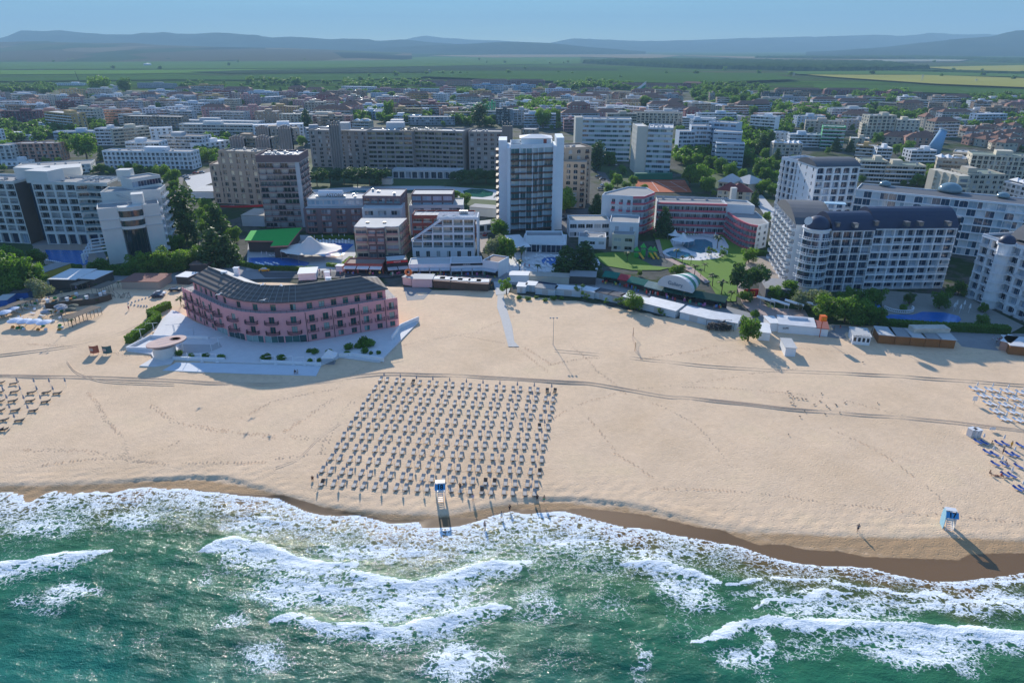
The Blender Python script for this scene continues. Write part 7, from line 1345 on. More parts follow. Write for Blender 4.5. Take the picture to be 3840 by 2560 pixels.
# ---- white membrane canopies
def canopy(label,c,r_,h,pk,m=RFW,n=12,sx=1,sy=1,legs=True):
    e=thing('membrane_canopy',(c[0],c[1],0),label,'canopy'); b=MB(); rows=[]
    for k_ in range(9):
        t_=k_/8; rr_=r_*(.06+.94*t_); rows.append([(c[0]+sx*rr_*(1-(.06 if t_>.3 else 0)*t_*abs(math.sin(n*a_/2)))*math.cos(a_),c[1]+sy*rr_*(1-(.06 if t_>.3 else 0)*t_*abs(math.sin(n*a_/2)))*math.sin(a_),h+(pk-h)*(1-t_)**2.8) for a_ in [2*math.pi*i/(n*4) for i in range(n*4)]])
    N_=n*4
    for k_ in range(8):
        for i in range(N_): j=(i+1)%N_; b.face([rows[k_][i],rows[k_+1][i],rows[k_+1][j],rows[k_][j]])
    b.face(rows[0]); o=b.build('membrane',m,parent=e,smooth=True)
    if legs:
        p=MB(); p.bar((c[0],c[1],0),(c[0],c[1],pk),.2,8); p.build('mast',METAL,parent=e)
        for i in range(n//2):
            a_=2*math.pi*(2*i)/n; p=MB(); p.bar((c[0]+sx*r_*.97*math.cos(a_),c[1]+sy*r_*.97*math.sin(a_),0),(c[0]+sx*r_*.97*math.cos(a_),c[1]+sy*r_*.97*math.sin(a_),h),.1,6); p.build('leg',METAL,parent=e)
    return e
canopy('large cream white peaked membrane canopy over the pool bar',G(M(458,880)),13.5,3.8,9.0,mat('membrane_cream',(.72,.67,.60),.8,.05),14,1,.75)
canopy('white peaked canopy standing beside the garden pool',G(N(1390,790)),5.4,3.0,6.2,n=10,sy=.8); canopy('smaller white canopy behind the larger one at the garden pool',G(N(1325,740)),3.2,2.6,5,n=8)
# ---- playground
e=thing('playground_tower',G(N(1090,880)),'green and yellow playground climbing frame with slides on the lawn','playground'); q_=wloc(e)
GRN=mat('play_green',(.05,.42,.06),.4,.1); YEL=mat('play_yellow',(.75,.42,.03),.4,.1)
for dx,dy,h in ((-4,0,3),(-1,1,4.2),(2,0,3.2),(4,1.5,2.6)):
    b=MB(); b.box((q_[0]+dx,q_[1]+dy,0),(1.8,1.8,h-1)); b.build('cabin',GRN,parent=e); b=MB(); b.ring([(1.7,h),(0,h+1.8)],(q_[0]+dx,q_[1]+dy),4,a0=math.pi/4,a1=math.pi/4+2*math.pi); b.build('roof',GRN,parent=e)
for dx in (-3,1.5,3.5): b=MB(); b.obox((q_[0]+dx,q_[1]-.5,2.2),(q_[0]+dx+1.5,q_[1]-4,.3),.9,.3); b.build('slide',YEL,parent=e)
b=MB(); pr0=None
for i in range(9): a_=math.pi*i/8; p=Vector((q_[0]+6+1.6*math.cos(a_),q_[1]-3,2.6*math.sin(a_))); (b.bar(pr0,p,.12,6) if pr0 is not None else None); pr0=p
b.build('climbing_arch',FRD,parent=e)
# ---- the domed shopping pavilion
B=new('gallery_pavilion',G(N(1260,1220)),'low shopping pavilion with a striped green and white vaulted dome and green awnings','pavilion',MW)
hp=4.4; AL=wave_mat('corrugated_roof',(.46,.47,.48),(.66,.67,.68),.9,.5,'X',.45,.05)
def blk(pts,h,m,awn=None,fr_=None,nm='roof'):
    P=ccw([G(N(*p)).to_2d() if len(p)==2 else p for p in pts]); w_=B.w['wall'][0]
    for i in range(len(P)): a,c=P[i],P[(i+1)%len(P)]; w_.face([(a[0],a[1],0),(c[0],c[1],0),(c[0],c[1],h),(a[0],a[1],h)])
    b=MB(); b.prism(offset_poly(P,-.3),h,h+.25); B.part(b,nm,m)
def toph(pts,h): return [Q(N,x,y,h).to_2d() for x,y in pts]
blk(toph([(770,945),(990,965),(1025,1010),(850,1060),(760,1050)],4.4),4.2,RFL); blk(toph([(865,1040),(900,1015),(1035,1030),(1000,1075)],4.6),4.6,AL); blk(toph([(1015,1048),(1150,1065),(1120,1110),(960,1100)],4.3),4.3,AWS and AL)
blk(toph([(1095,985),(1380,1010),(1200,1110),(1130,1100),(1150,1065)],4.4),4.4,RFL); blk(toph([(1380,1010),(1560,1060),(1745,1240),(1450,1180),(1200,1110)],4.2),4.2,AL)
c0,c1=Q(N,1185,1108,4.4),Q(N,1475,1175,4.4); u=(c1-c0).normalized(); nn=Vector((-u[1],u[0],0)); Lv=(c1-c0).length
for i in range(8):
    b=MB(); d0,d1=i*1.5,(i+1)*1.5; prev=None
    for k_ in range(13):
        an=math.pi*k_/12; sh_k=1-i*.05
        p=(c0+c1)/2-u*(Lv/2*math.cos(an)*sh_k)+nn*d0; q_=(c0+c1)/2-u*(Lv/2*math.cos(an)*(sh_k-.05))+nn*d1; p=Vector((p[0],p[1],4.4+5.0*math.sin(an)*sh_k)); q_=Vector((q_[0],q_[1],4.4+5.0*math.sin(an)*(sh_k-.05)))
        if prev: b.face([prev[0],p,q_,prev[1]])
        prev=(p,q_)
    B.part(b,'vault',[RFW,mat('vault_green',(.02,.22,.15),.5)][(i//2)%2 if i<6 else 1])
b=MB(); 
for k_ in range(12):
    an,an2=math.pi*k_/12,math.pi*(k_+1)/12; m_=(c0+c1)/2; f=lambda a_:Vector((m_[0]-u[0]*Lv/2*math.cos(a_),m_[1]-u[1]*Lv/2*math.cos(a_),4.4+5*math.sin(a_))); b.face([Vector((m_[0],m_[1],4.4)),f(an),f(an2)])
B.part(b,'tympanum',W_LG); text('lettering','Gallery',((c0+c1)/2)+Vector((0,-.3,1.9)),2.0,mat('sign_grey_blue',(.10,.16,.22),.5),B.e,rz=math.atan2(u[1],u[0]))
r=random.Random(4); gm=[mat('goods_'+str(i),c_,.8) for i,c_ in enumerate(((.5,.06,.05),(.1,.2,.5),(.6,.5,.1),(.6,.6,.6),(.5,.15,.35),(.08,.35,.2)))]; GN=['red','blue','yellow','white','pink','green']
fl_=[((745,1085),(870,1105)),((870,1110),(955,1125)),((950,1130),(1095,1165)),((1090,1170),(1235,1205)),((1235,1205),(1400,1240)),((1405,1240),(1560,1270)),((1560,1270),(1745,1305))]; am=[AWG,SIR,AWG,AWS,AWD,AWD,AWD]
for i,(a,c) in enumerate(fl_):
    p,q_=G(N(*a)).to_2d(),G(N(*c)).to_2d(); u2=(q_-p).normalized(); n2=Vector((u2[1],-u2[0])); b=MB(); b.face([V3(p-n2*1.5,4.3),V3(p+n2*1.6,3.0),V3(q_+n2*1.6,3.0),V3(q_-n2*1.5,4.3)]); b.obox(V3(p+n2*1.6,2.85),V3(q_+n2*1.6,2.85),.05,.35); B.part(b,'awning',am[i])
    b=MB(); b.face([V3(p-n2*.8,0),V3(q_-n2*.8,0),V3(q_-n2*.8,3),V3(p-n2*.8,3)]); B.part(b,'shop_window',glass('pane_shop',(.02,.02,.025),(.1,.06,.05)))
    for k_ in range(6):
        g=p.lerp(q_,r.uniform(.03,.97))+n2*r.uniform(.2,2.2); b=MB(); h_=r.uniform(1,1.9); b.bar(V3(g,0),V3(g,h_),.05,4); b.box(V3(g,h_*.35),(r.uniform(.4,.8),.4,h_*.6)); gi_=r.randrange(6); o=b.build('goods_rack',gm[gi_],loc=V3(g,0)); tag(o,None,'goods rack'); reg(o,'rack of '+GN[gi_]+' goods','before the domed pavilion','goods racks in front of the shops')
B.done(); OPEN.clear()
# ---- stalls, kiosks, containers along the sand
def boxpx(name,label,cat,Wf,x0,y0,x1,y1,h,dep,wm_,rm,slope=.0,door=None,over=.25,where=None,nwin=0):
    p0,p1=G(Wf(x0,y0)).to_2d(),G(Wf(x1,y1)).to_2d(); P=rect(p0,p1,dep); e=thing(name,(P[0][0],P[0][1],0),label,cat)
    if where: reg(e,label,where)
    b=MB(); b.prism(P,0,h); b.build('wall',wm_,parent=e); O_=offset_poly(P,-over); b=MB(); zz=[h,h,h+slope,h+slope]; b.face([(p[0],p[1],z_+.18) for p,z_ in zip(O_,zz)]); b.face([(p[0],p[1],z_) for p,z_ in zip(O_,zz)][::-1])
    for i in range(4): j=(i+1)%4; b.face([(O_[i][0],O_[i][1],zz[i]),(O_[j][0],O_[j][1],zz[j]),(O_[j][0],O_[j][1],zz[j]+.18),(O_[i][0],O_[i][1],zz[i]+.18)])
    b.build('roof',rm,parent=e)
    u=(p1-p0).normalized(); n2=Vector((u[1],-u[0]))
    if door:
        b=MB(); a,c=p0.lerp(p1,.35)+n2*.02,p0.lerp(p1,.65)+n2*.02; b.face([V3(a,.1),V3(c,.1),V3(c,min(2.1,h-.3)),V3(a,min(2.1,h-.3))]); b.build('door',door,parent=e)
    for i in range(nwin):
        b=MB(); a,c=p0.lerp(p1,(i+.2)/nwin)+n2*.03,p0.lerp(p1,(i+.8)/nwin)+n2*.03; b.face([V3(a,1.1),V3(c,1.1),V3(c,h-.5),V3(a,h-.5)]); b.build('hatch',GL,parent=e)
    return e
CRW=wave_mat('stall_roof',(.55,.56,.57),(.76,.77,.78),1.0,.35,'X',.5,.05); WOOD=wave_mat('orange_planks',(.30,.12,.045),(.40,.17,.06),2.2,0,'Z',.7,.03); DW=wave_mat('dark_planks',(.10,.07,.05),(.16,.115,.085),1.8,0,'Z',.8,.03); LB_=wall('stall_blue_white',(.55,.62,.66))
st_=[((40,1172),(110,1176),'w'),((112,1160),(188,1166),'w'),((190,1182),(350,1198),'g'),((352,1190),(560,1207),'w'),((562,1200),(668,1222),'w'),((672,1215),(780,1240),'d'),((782,1240),(880,1262),'d'),((882,1250),(975,1278),'w'),((978,1285),(1062,1305),'w'),((1065,1310),(1330,1378),'c'),((1368,1385),(1590,1440),'c'),((1588,1440),(1830,1480),'c')]
for i,(a,c,k_) in enumerate(st_):
    boxpx('beach_stall',{'w':'white flat roofed stall','g':'grey felt roofed stall','d':'dark roofed stall','c':'stall with white corrugated roof'}[k_],'stall',N,a[0],a[1],c[0],c[1],2.5,6.0 if k_=='c' else 4.5,LB_,{'w':RFW,'g':RFG,'d':RFD,'c':CRW}[k_],.5 if k_=='c' else 0,where='of the row behind the beach',door=RFL)
wallpx('long dark blue screen wall behind the white stalls',N,[(190,1110),(470,1150),(690,1165)],1.8,.3,mat('navy_screen',(.02,.05,.12),.6),'screen_wall')
wallpx('long low pale parapet running behind the corrugated stalls',N,[(680,1150),(1090,1235),(1400,1310),(1850,1400)],1.3,.4,W_LG,'parapet_wall')
boxpx('white_container','white cabin with coloured lettering beside the lone tree','cabin',B3,512,322,596,330,2.7,8,MW,RFW); 
ce=boxpx('white_container','white cabin with open side door standing on bare sand','cabin',B3,702,432,773,436,2.7,7,MW,RFL); text('lettering','ZEROS',G(B3(553,300),0)+Vector((0,-.6,1.6)),.8,mat('sign_teal',(.05,.35,.3)),ce)
boxpx('shop_row','long white supermarket cabin with ribbed roof before the trees','shop',B3,596,262,660,262,2.8,6,MW,RFW); sp_e=boxpx('shop_row','low white building with ribbed roof and an orange mast sign beside it','shop',B3,655,268,905,292,2.8,7,MW,CRW,.4); text('lettering','SUPERMARKET',G(B3(745,272),0)+Vector((0,-.3,1.7)),.9,SIK,sp_e)
boxpx('shop_row','maroon roofed annexe at the end of the supermarket cabin','shop',B3,905,290,995,300,2.6,6.5,MW,mat('maroon_roof',(.25,.09,.08)))
wallpx('raised white parapet box on the supermarket roof',B3,[(710,235),(850,245)],3.9,.4,MW,'roof_parapet')
k_=boxpx('kiosk','white food kiosk with lettered fascia and dark serving hatches','kiosk',B3,1165,350,1285,362,2.9,7,MW,RFL,0,nwin=4); text('lettering','FAST FOOD',G(B3(1225,350),0)+Vector((0,-.4,2.9)),.8,SIK,k_)
for i,(a,c) in enumerate((((1342,345),(1455,355)),((1455,355),(1560,362)),((1560,362),(1662,370)),((1662,370),(1765,376)),((1765,376),(1870,384)))):
    boxpx('wooden_stall','orange plank stall with a pale flat roof','stall',B3,a[0],a[1],c[0]-3,c[1],2.9,7,WOOD,[RFL,RFG,RFL,RFG,RFL][i],where='of the joined promenade row')
boxpx('wooden_stall','orange plank stall with white slatted roof at the right edge','stall',B3,2240,420,2420,440,2.9,8,WOOD,CRW); boxpx('wooden_stall','narrow pale side cabin joined to the right edge plank stall','stall',B3,2175,388,2238,405,2.9,7,W_SALMON,RFW)
e=thing('roof_billboard',G(B3(1690,330)),'pale printed billboard box standing on the wooden stalls','billboard'); q_=wloc(e); b=MB(); b.box((q_[0],q_[1]+1,3.1),(11,3.5,1.4)); b.build('panel',mat('billboard_print',(.55,.50,.42),.6,.5,.8),parent=e)
for i,(a,c) in enumerate((((1450,1130),(1590,1140)),((1592,1140),(1740,1152)),((1742,1152),(1895,1160)))):
    e=boxpx('shuttered_stall','dark brown plank stall with grey roof panels','stall',M,a[0],a[1],c[0],c[1],2.8,6,DW,mat('brown_roof',(.2,.13,.11)),where='beside the sandy path'); P=[G(M(a[0]+10,a[1])),G(M(c[0]-10,c[1]))]
    for t_ in (.25,.75): b=MB(); p=P[0].lerp(P[1],t_); b.box((p[0],p[1]+3.2,3.02),(4.8,3.6,.12)); b.build('roof_panel',AWC,parent=e)
boxpx('painted_wall_house','pale pink windowless building with a small palm painted on it','building',M,1275,1125,1440,1128,3.2,6,wall('pale_pink',(.62,.52,.52)),RFL)
boxpx('pale_kiosk','small pale pink kiosk beneath the orange ring sign','kiosk',M,1200,1105,1270,1115,3,4,wall('pale_pink',(.62,.52,.52)),RFL)
e=thing('ring_sign',G(M(1245,1110)),'round orange ring sign on the roof of the pale kiosk','sign'); q_=wloc(e); b=MB()
for i in range(16): a_,a2=2*math.pi*i/16,2*math.pi*(i+1)/16; b.bar((q_[0]+1.1*math.cos(a_),q_[1]+2,4.6+1.1*math.sin(a_)),(q_[0]+1.1*math.cos(a2),q_[1]+2,4.6+1.1*math.sin(a2)),.45,6)
b.build('ring',mat('sign_orange',(.6,.17,.04),.5),parent=e)
sheet('paving',[M(*p) for p in ((1205,1125),(1410,1130),(1440,1150),(1370,1225),(1235,1235))],.12,PAVEG)
e=boxpx('snack_counter','white box counter with small roof near the road sign posts','kiosk',M,655,1000,708,1003,2.4,2.5,MW,RFW)
boxpx('plain_house','long low cream house with grey roof beside the oval pool','building',M,1745,540,1985,560,4.6,8,W_OFF,RFG); boxpx('plain_house','low cream wing with dark windows behind the white and brick hotel','building',M,1815,690,2050,660,4.2,7,W_OFF,RFL,nwin=4)
boxpx('brown_roof_hut','long hut with rusty brown roof beside the parked cars','hut',A0,1378,315,1800,318,3.0,10,W_TAN,mat('rusty_roof',(.28,.13,.10),.9,.2)); boxpx('beach_bar_shed','white flat roofed beach bar shed left of its smaller twin','shed',A0,575,305,872,310,3.6,13,W_DK,RFW); boxpx('beach_bar_shed','smaller white flat roofed beach bar shed by the promenade','shed',A0,905,290,1085,300,3.4,10,W_DK,RFW)
boxpx('yellow_shed','low shed with a yellow edged roof under the big left trees','shed',A0,330,215,480,230,3.2,14,wall('yellow',(.55,.42,.07)),RFG); boxpx('blue_cabin','small bright blue cabin at the left edge of the bar','cabin',A0,-30,520,100,512,2.6,6,wall('cabin_blue',(.03,.12,.40)),RFL); boxpx('blue_cabin','blue painted cabins with white boards under the left trees','cabin',A0,140,430,330,425,2.5,5,wall('cabin_blue',(.03,.12,.4)),RFD)
boxpx('white_gate_kiosk','white roofed kiosk at the left end of the pink hotel','kiosk',A1,75,255,210,265,3.0,6,W_DK,RFW); boxpx('dark_hut','dark brown roofed hut under trees behind the white roofed kiosk','hut',A1,225,120,420,120,3,6,W_DK,mat('brown_roof',(.2,.13,.11)))
boxpx('white_plaza_box','long white low roof of the plaza between pink hotel and road','building',A1,1440,215,1640,205,2.6,8,MW,RFW); 
boxpx('fast_food_house','dark flat house with a red panel and yellow arched M emblem','restaurant',O,-30,1235,170,1245,4.5,12,mat('wall_darkgrey',(.12,.13,.15)),RFG); 
e=thing('logo_sign',G(N(1945,1210)),'red wall panel with a yellow arched M beside the lawn','sign'); q_=wloc(e); b=MB(); b.box((q_[0],q_[1],.4),(5.2,.4,2.8)); b.build('panel',mat('sign_bright_red',(.55,.02,.02)),parent=e); text('lettering','m',q_+Vector((.4,-.3,2.0)),3.2,mat('sign_yellow',(.8,.45,.02)),e); text('lettering','METRO',G(N(2035,1150),0)+Vector((0,0,4.2)),1.6,MW,e)
boxpx('left_glass_house','low house with grey green roof beside the glass front block','building',L,1375,730,1475,720,5,14,W_OFF,RFN)
boxpx('street_house','long low brown roofed arcade along the street by the left trees','building',L,1330,470,1470,455,4,10,W_TAN,mat('brown_roof',(.2,.13,.11)))
boxpx('pale_roof_house','wide low building with pale roof in the square left of the tan hotel','building',L,1560,400,1745,400,4,18,MW,RFL)
boxpx('pale_roof_house','low building with a big pale roof left of the parapet tower','building',A4,450,1285,705,1290,5.5,16,W_LG,RFB)
boxpx('cream_garden_house','row of low cream garden houses under the dark pines','building',M,1000,290,1110,290,4,6,W_OFF,RFG)
boxpx('dark_stall_house','dark fronted bar with coloured stalls below the pool terrace','bar',N,470,1100,680,1110,3.2,7,W_DK,RFG); boxpx('cream_wall_house','cream walled low building with shutters along the terrace edge','building',N,140,1090,465,1105,2.8,5,W_CREAM,RFB); boxpx('white_stall_house','white stall building below the pool terrace of the white tower','building',N,-20,1085,138,1088,2.8,5,MW,RFW)
# pergola posts with slanted white tubes near the arches
for i,(x,y,x2,y2) in enumerate(((2040,1320,1965,1235),)): pass
for i,(x,y) in enumerate(((45,1325),(160,1330),(275,1330),(-70,1300))):
    e=thing('tube_lamp',G(O(x,y)),None,'lamp'); reg(e,'slanting white tube lamp','on the pinkish paving before the trees'); q_=wloc(e); b=MB(); b.bar(q_,q_+Vector((0,0,3.5)),.12,6); b.bar(q_+Vector((4,1,0)),q_+Vector((4,1,3)),.12,6); b.build('post',METAL,parent=e); b=MB(); b.bar(q_+Vector((-1,1.5,4)),q_+Vector((4.5,-1.5,3)),.45,8); b.build('tube',MW,parent=e)
e=thing('mast_sign',G(B3(942,302)),'tall orange pole carrying an orange cube with a yellow arched M','sign'); q_=wloc(e); b=MB(); b.bar(q_,q_+Vector((0,0,6)),.12,6); b.build('pole',mat('pole_orange',(.5,.08,.02)),parent=e); b=MB(); b.box((q_[0],q_[1],5.6),(1.7,1.7,1.7)); b.build('cube',mat('sign_orange2',(.75,.14,.02)),parent=e); text('lettering','m',q_+Vector((0,-.9,6.6)),1.9,mat('sign_yellow',(.8,.45,.02)),e)
# ---- round kiosk with the slanted elliptic roof
e=thing('round_kiosk',G(B1(1130,265)),'round white kiosk with a big tilted pinkish elliptical roof disc','kiosk'); q_=wloc(e); b=MB(); b.ring([(3.1,0),(3.1,3.6)],(q_[0],q_[1]+1.2),24); b.build('wall',W_OFF,parent=e,smooth=False)
b=MB(); an=.75; ca,sa=math.cos(an),math.sin(an); up,dn_=[],[]
for i in range(32):
    a_=2*math.pi*i/32; x,y=5.6*math.cos(a_),3.7*math.sin(a_); X_,Y_=q_[0]+.6+x*ca-y*sa,q_[1]+2.2+x*sa+y*ca; up.append((X_,Y_,4.6)); dn_.append((X_,Y_,4.2))
b.face(up); b.face(dn_[::-1]); [b.face([dn_[i],dn_[(i+1)%32],up[(i+1)%32],up[i]]) for i in range(32)]
ro=b.build('roof',mat('roof_rosy',(.55,.38,.33),.7,.15,.4),parent=e); b=MB(); b.ring([(1.7,4.61),(1.7,4.66),(1.4,4.66),(1.4,4.61)],(q_[0]+2.4,q_[1]+4.0),20,sy=.75); b.build('rim',mat('rosy_rim',(.40,.2,.17)),parent=ro); b=MB(); b.ring([(1.4,4.62),(0,4.62)],(q_[0]+2.4,q_[1]+4.0),20,sy=.75); b.build('opening',PAVEG,parent=ro)
for i in range(3): b=MB(); b.obox((q_[0]-3.2+i*1.2,q_[1]+3-i*1.6+0,4.66),(q_[0]+.4+i*1.4,q_[1]+5.0-i*1.1,4.66),.08,.03); b.build('seam',MW,parent=ro)
b=MB(); b.bar((q_[0]+4,q_[1]+4.2,0),(q_[0]+4,q_[1]+4.2,4.2),.14,6); b.build('post',MW,parent=e)
# T shaped white masts of the terrace
for i,(W_,x,yb,yt,sd_) in enumerate(((A0,1590,860,760,1),(A0,1735,785,690,1),(A0,1970,800,705,1),(A0,2185,835,735,1),(A1,40,805,705,1),(A1,265,835,735,1),(A1,545,960,855,1),(A1,465,1020,920,0),(A1,355,1130,1025,-1),(A1,525,1135,1025,-1),(A1,195,1115,1015,0),(A1,1180,1160,1050,-1),(A1,1380,1165,1055,-1),(A1,1505,1170,1060,-1),(A1,1640,1175,1065,-1))):
    s0=W_(x,yb); p=G(s0,.3); h=max(2.6,hgt(s0,W_(x,yt)[1])); e=thing('sail_mast',(p[0],p[1],.3),None,'mast'); reg(e,'thin white mast with bare sail arms' if sd_>=0 else 'white post with one long sideways arm','on the pink hotel terrace'); b=MB(); b.bar((p[0],p[1],.3),(p[0],p[1],h),.09,6); b.box((p[0],p[1],.3),(.9,.6,.08)); b.build('post',MW,parent=e)
    if sd_: b=MB(); (b.bar((p[0]-2.4,p[1],h),(p[0]+1.2,p[1]+1,h-.1),.06,5) if sd_>0 else b.bar((p[0],p[1],h),(p[0]-2.6,p[1]-.3,h-.2),.07,5)); b.build('arm',MW,parent=e)
e=thing('party_tent',G(A1(1790,1140)),'square white party tent with a pointed top on the sand','tent'); q_=wloc(e)
b=MB(); s_=1.9; k_=[(q_[0]-s_,q_[1]-s_*.8),(q_[0]+s_,q_[1]-s_*.8),(q_[0]+s_+.2,q_[1]+s_),(q_[0]-s_+.2,q_[1]+s_)]; tp=(q_[0],q_[1]+.2,4.2)
for i in range(4): j=(i+1)%4; m_=((k_[i][0]+k_[j][0]+2*tp[0])/4,(k_[i][1]+k_[j][1]+2*tp[1])/4,2.85); b.face([V3(k_[i],2.3),V3(k_[j],2.3),m_]); b.face([V3(k_[j],2.3),tp,m_]); b.face([tp,V3(k_[i],2.3),m_]); b.face([V3(k_[i],2.0),V3(k_[j],2.0),V3(k_[j],2.3),V3(k_[i],2.3)])
b.build('cover',MW,parent=e)
for p in k_: b=MB(); b.bar(V3(p,0),V3(p,2.3),.05,5); b.build('leg',METAL,parent=e)
b=MB(); b.box((q_[0],q_[1],.02),(3.2,2.8,.12)); b.build('floor_board',PAVEG,parent=e)
# curved advertising screens on the sand
for lab,x,y,c_ in (('curved rusty red advertising screen standing on the sand',648,238,(.38,.12,.07)),('curved dark teal advertising screen right of the red one',737,240,(.05,.13,.14))):
    p=G(B1(x,y)); e=thing('curved_screen',p,lab,'advertising screen'); b=MB(); b.ring([(1.5,.5),(1.5,2.8)],(p[0],p[1]+1.2),12,a0=math.pi*1.12,a1=math.pi*1.88,cap=False); b.ring([(1.46,2.8),(1.46,.5)],(p[0],p[1]+1.2),12,a0=math.pi*1.12,a1=math.pi*1.88,cap=False); b.build('screen',mat(lab[:14],c_,.5,.35,1.5),parent=e)
    b=MB(); b.ring([(1.52,1.3),(1.52,2.1)],(p[0],p[1]+1.2),8,a0=math.pi*1.3,a1=math.pi*1.55,cap=False); b.build('print',mat('print_pale',(.5,.4,.35)),parent=e)
    for i in (-1,0,1): b=MB(); b.bar((p[0]+i*1.2,p[1]-.25+abs(i)*.5,0),(p[0]+i*1.2,p[1]-.25+abs(i)*.5,.6),.05,4); b.build('leg',METAL,parent=e)
# ---- cars
def car_proto():
    V=[]; e=thing('parked_car',(0,0,0),'x','car'); b=MB(); prof=[(-2.1,.35),(-2.15,.75),(-1.9,.95),(-1.2,1.0),(1.05,1.0),(1.9,.85),(2.1,.6),(2.1,.35)]
    for s_ in (-1,1): b.face([(x,.85*s_,z_) for x,z_ in (prof if s_<0 else prof[::-1])])
    for i in range(len(prof)): j=(i+1)%len(prof); b.face([(prof[i][0],-.85,prof[i][1]),(prof[i][0],.85,prof[i][1]),(prof[j][0],.85,prof[j][1]),(prof[j][0],-.85,prof[j][1])])
    rf=[(-1.45,.98),(-.95,1.45),(.3,1.48),(1.1,.98)]; b.face([(-1.0,-.68,1.46),(.35,-.68,1.49),(.35,.68,1.49),(-1.0,.68,1.46)])
    body=b; g=MB(); lo=[(-1.5,-.8,.98),(1.15,-.8,.98),(1.15,.8,.98),(-1.5,.8,.98)]; hi=[(-1.0,-.66,1.45),(.35,-.66,1.48),(.35,.66,1.48),(-1.0,.66,1.45)]
    for i in range(4): j=(i+1)%4; g.face([lo[i],lo[j],hi[j],hi[i]])
    w_=[MB() for _ in range(4)]
    for k_,(x,y) in enumerate(((-1.3,-.8),(1.35,-.8),(-1.3,.8),(1.35,.8))): w_[k_].bar((x,y-.1,.32),(x,y+.1,.32),.32,12)
    return body,g,w_
cb,cg,cw=car_proto(); bpy.data.objects.remove(bpy.data.objects['parked_car'])
def tm_(mb,name,m): me=bpy.data.meshes.new(name); me.from_pydata([list(v) for v in mb.v],[],mb.f); me.materials.append(m); return me
CG=tm_(cg,'cabin_glass',GL); CW=[tm_(w_,'wheel',FRD) for w_ in cw]; CB={}
def car(p,rz,c,label,where=None):
    if c not in CB: CB[c]=tm_(cb,'body',mat('car_paint_%d'%len(CB),c,.25,.05,spec=.6))
    e=thing('parked_car',(p[0],p[1],.14),label,'car',None,rz); inst('body',CB[c],e); inst('cabin_glass',CG,e)
    for m_ in CW: inst('wheel',m_,e)
    if where: reg(e,label,where)
    return e
CC={'dark blue':(.01,.02,.06),'white':(.7,.7,.7),'silver':(.35,.37,.4),'black':(.015,.015,.018),'red':(.4,.02,.02),'grey':(.15,.16,.17)}
car(G(M(70,998)),.08,(.75,.42,.02),'bright yellow taxi on the road behind the pink hotel'); car(G(A0(1775,405)),.1,CC['dark blue'],'dark blue car on the sandy square, nearer the hedge'); car(G(A0(1975,335)),.15,CC['black'],'dark car close to the left corner of the pink hotel'); car(G(A0(1800,378)),.1,CC['white'],'white car half hidden behind the dark blue car'); car(G(M(1872,705)),1.4,CC['red'],'red car in the yard beside the brick and white hotel')
for i,(x,y) in enumerate(((1688,905),(1690,845),(1692,800),(1690,765),(1688,738),(1688,710),(1686,685),(1684,660),(1682,630),(1680,600))):
    n_=['white','silver','black','dark blue','silver','white','grey','black','silver','dark blue'][i]; car(G(L(x,y)),.05,CC[n_],n_+' car','parked down the left side street')
r=random.Random(8)
for i,(x,y) in enumerate(((1440,545),(1460,540),(1530,245),(1520,225),(1600,200),(1650,195))): n_=r.choice(list(CC)); car(G(L(x,y)),r.uniform(0,1.5),CC[n_],n_+' car','parked in the square left of the tan hotel')
for i,(x,y) in enumerate(((430,575),(400,560),(740,250),(735,300),(720,330),(700,230),(2060,590),(2080,620))): n_=r.choice(list(CC)); car(G(N(x,y)),r.uniform(0,1.5),CC[n_],n_+' car','parked behind the red balcony hotel')
for i in range(26):
    x,y=r.uniform(300,2200),r.uniform(1060,1150); n_=r.choice(list(CC)); car(G(T2(x,y)),r.uniform(0,3),CC[n_],n_+' car','by the green glass hotels') if (1650<x<2352 or x>2300) and y>1095 else None
# ================================================================ beach furniture, people, birds
GZ=.05
LMESH=mat('lounger_mesh',(.38,.355,.33),.7,.08,2); LFR=mat('lounger_frame',(.10,.095,.09),.5); LBK=mat('black_mesh',(.035,.033,.032),.8); LWH=mat('white_plastic',(.75,.75,.75),.4); LBL=mat('blue_cushion',(.04,.10,.34),.8); UGR=mat('grey_canvas',(.30,.32,.36),.9,.1,2); UWH=mat('white_canvas',(.72,.72,.72),.9,.05); BLKT=mat('black_towel',(.02,.02,.022),.9)
def lounger_proto(ms,mf,name='sun_lounger'):
    e=thing(name,(0,0,0),'proto','sun lounger'); f=MB(); W_=.36
    for s_ in (-1,1): f.bar((s_*W_,-.95,.34),(s_*W_,.35,.34),.035,5); f.bar((s_*W_,.35,.34),(s_*W_,1.0,.58),.035,5); f.bar((s_*W_,-.85,.0),(s_*W_,-.8,.34),.03,5); f.bar((s_*W_,.3,0),(s_*W_,.25,.34),.03,5)
    f.bar((-W_,-.95,.34),(W_,-.95,.34),.035,5); f.bar((-W_,1,.58),(W_,1,.58),.035,5); f.bar((-W_,-.84,.08),(W_,-.84,.08),.025,4); f.build('frame',mf,parent=e)
    b=MB(); b.obox((0,-.93,.37),(0,.35,.37),.7,.05); b.build('seat',ms,parent=e); b=MB(); b.obox((0,.35,.38),(0,1.0,.62),.7,.05); b.build('backrest',ms,parent=e); return e
def umb_proto(m,h=2.45):
    e=thing('closed_umbrella',(0,0,0),'proto','umbrella'); b=MB(); b.bar((0,0,0),(0,0,h),.035,6); b.build('pole',MW,parent=e); b=MB(); b.ring([(.05,h*.50),(.24,h*.55),(.19,h*.72),(.10,h*.9),(.03,h)],(0,0),8); b.build('canopy',m,parent=e); return e
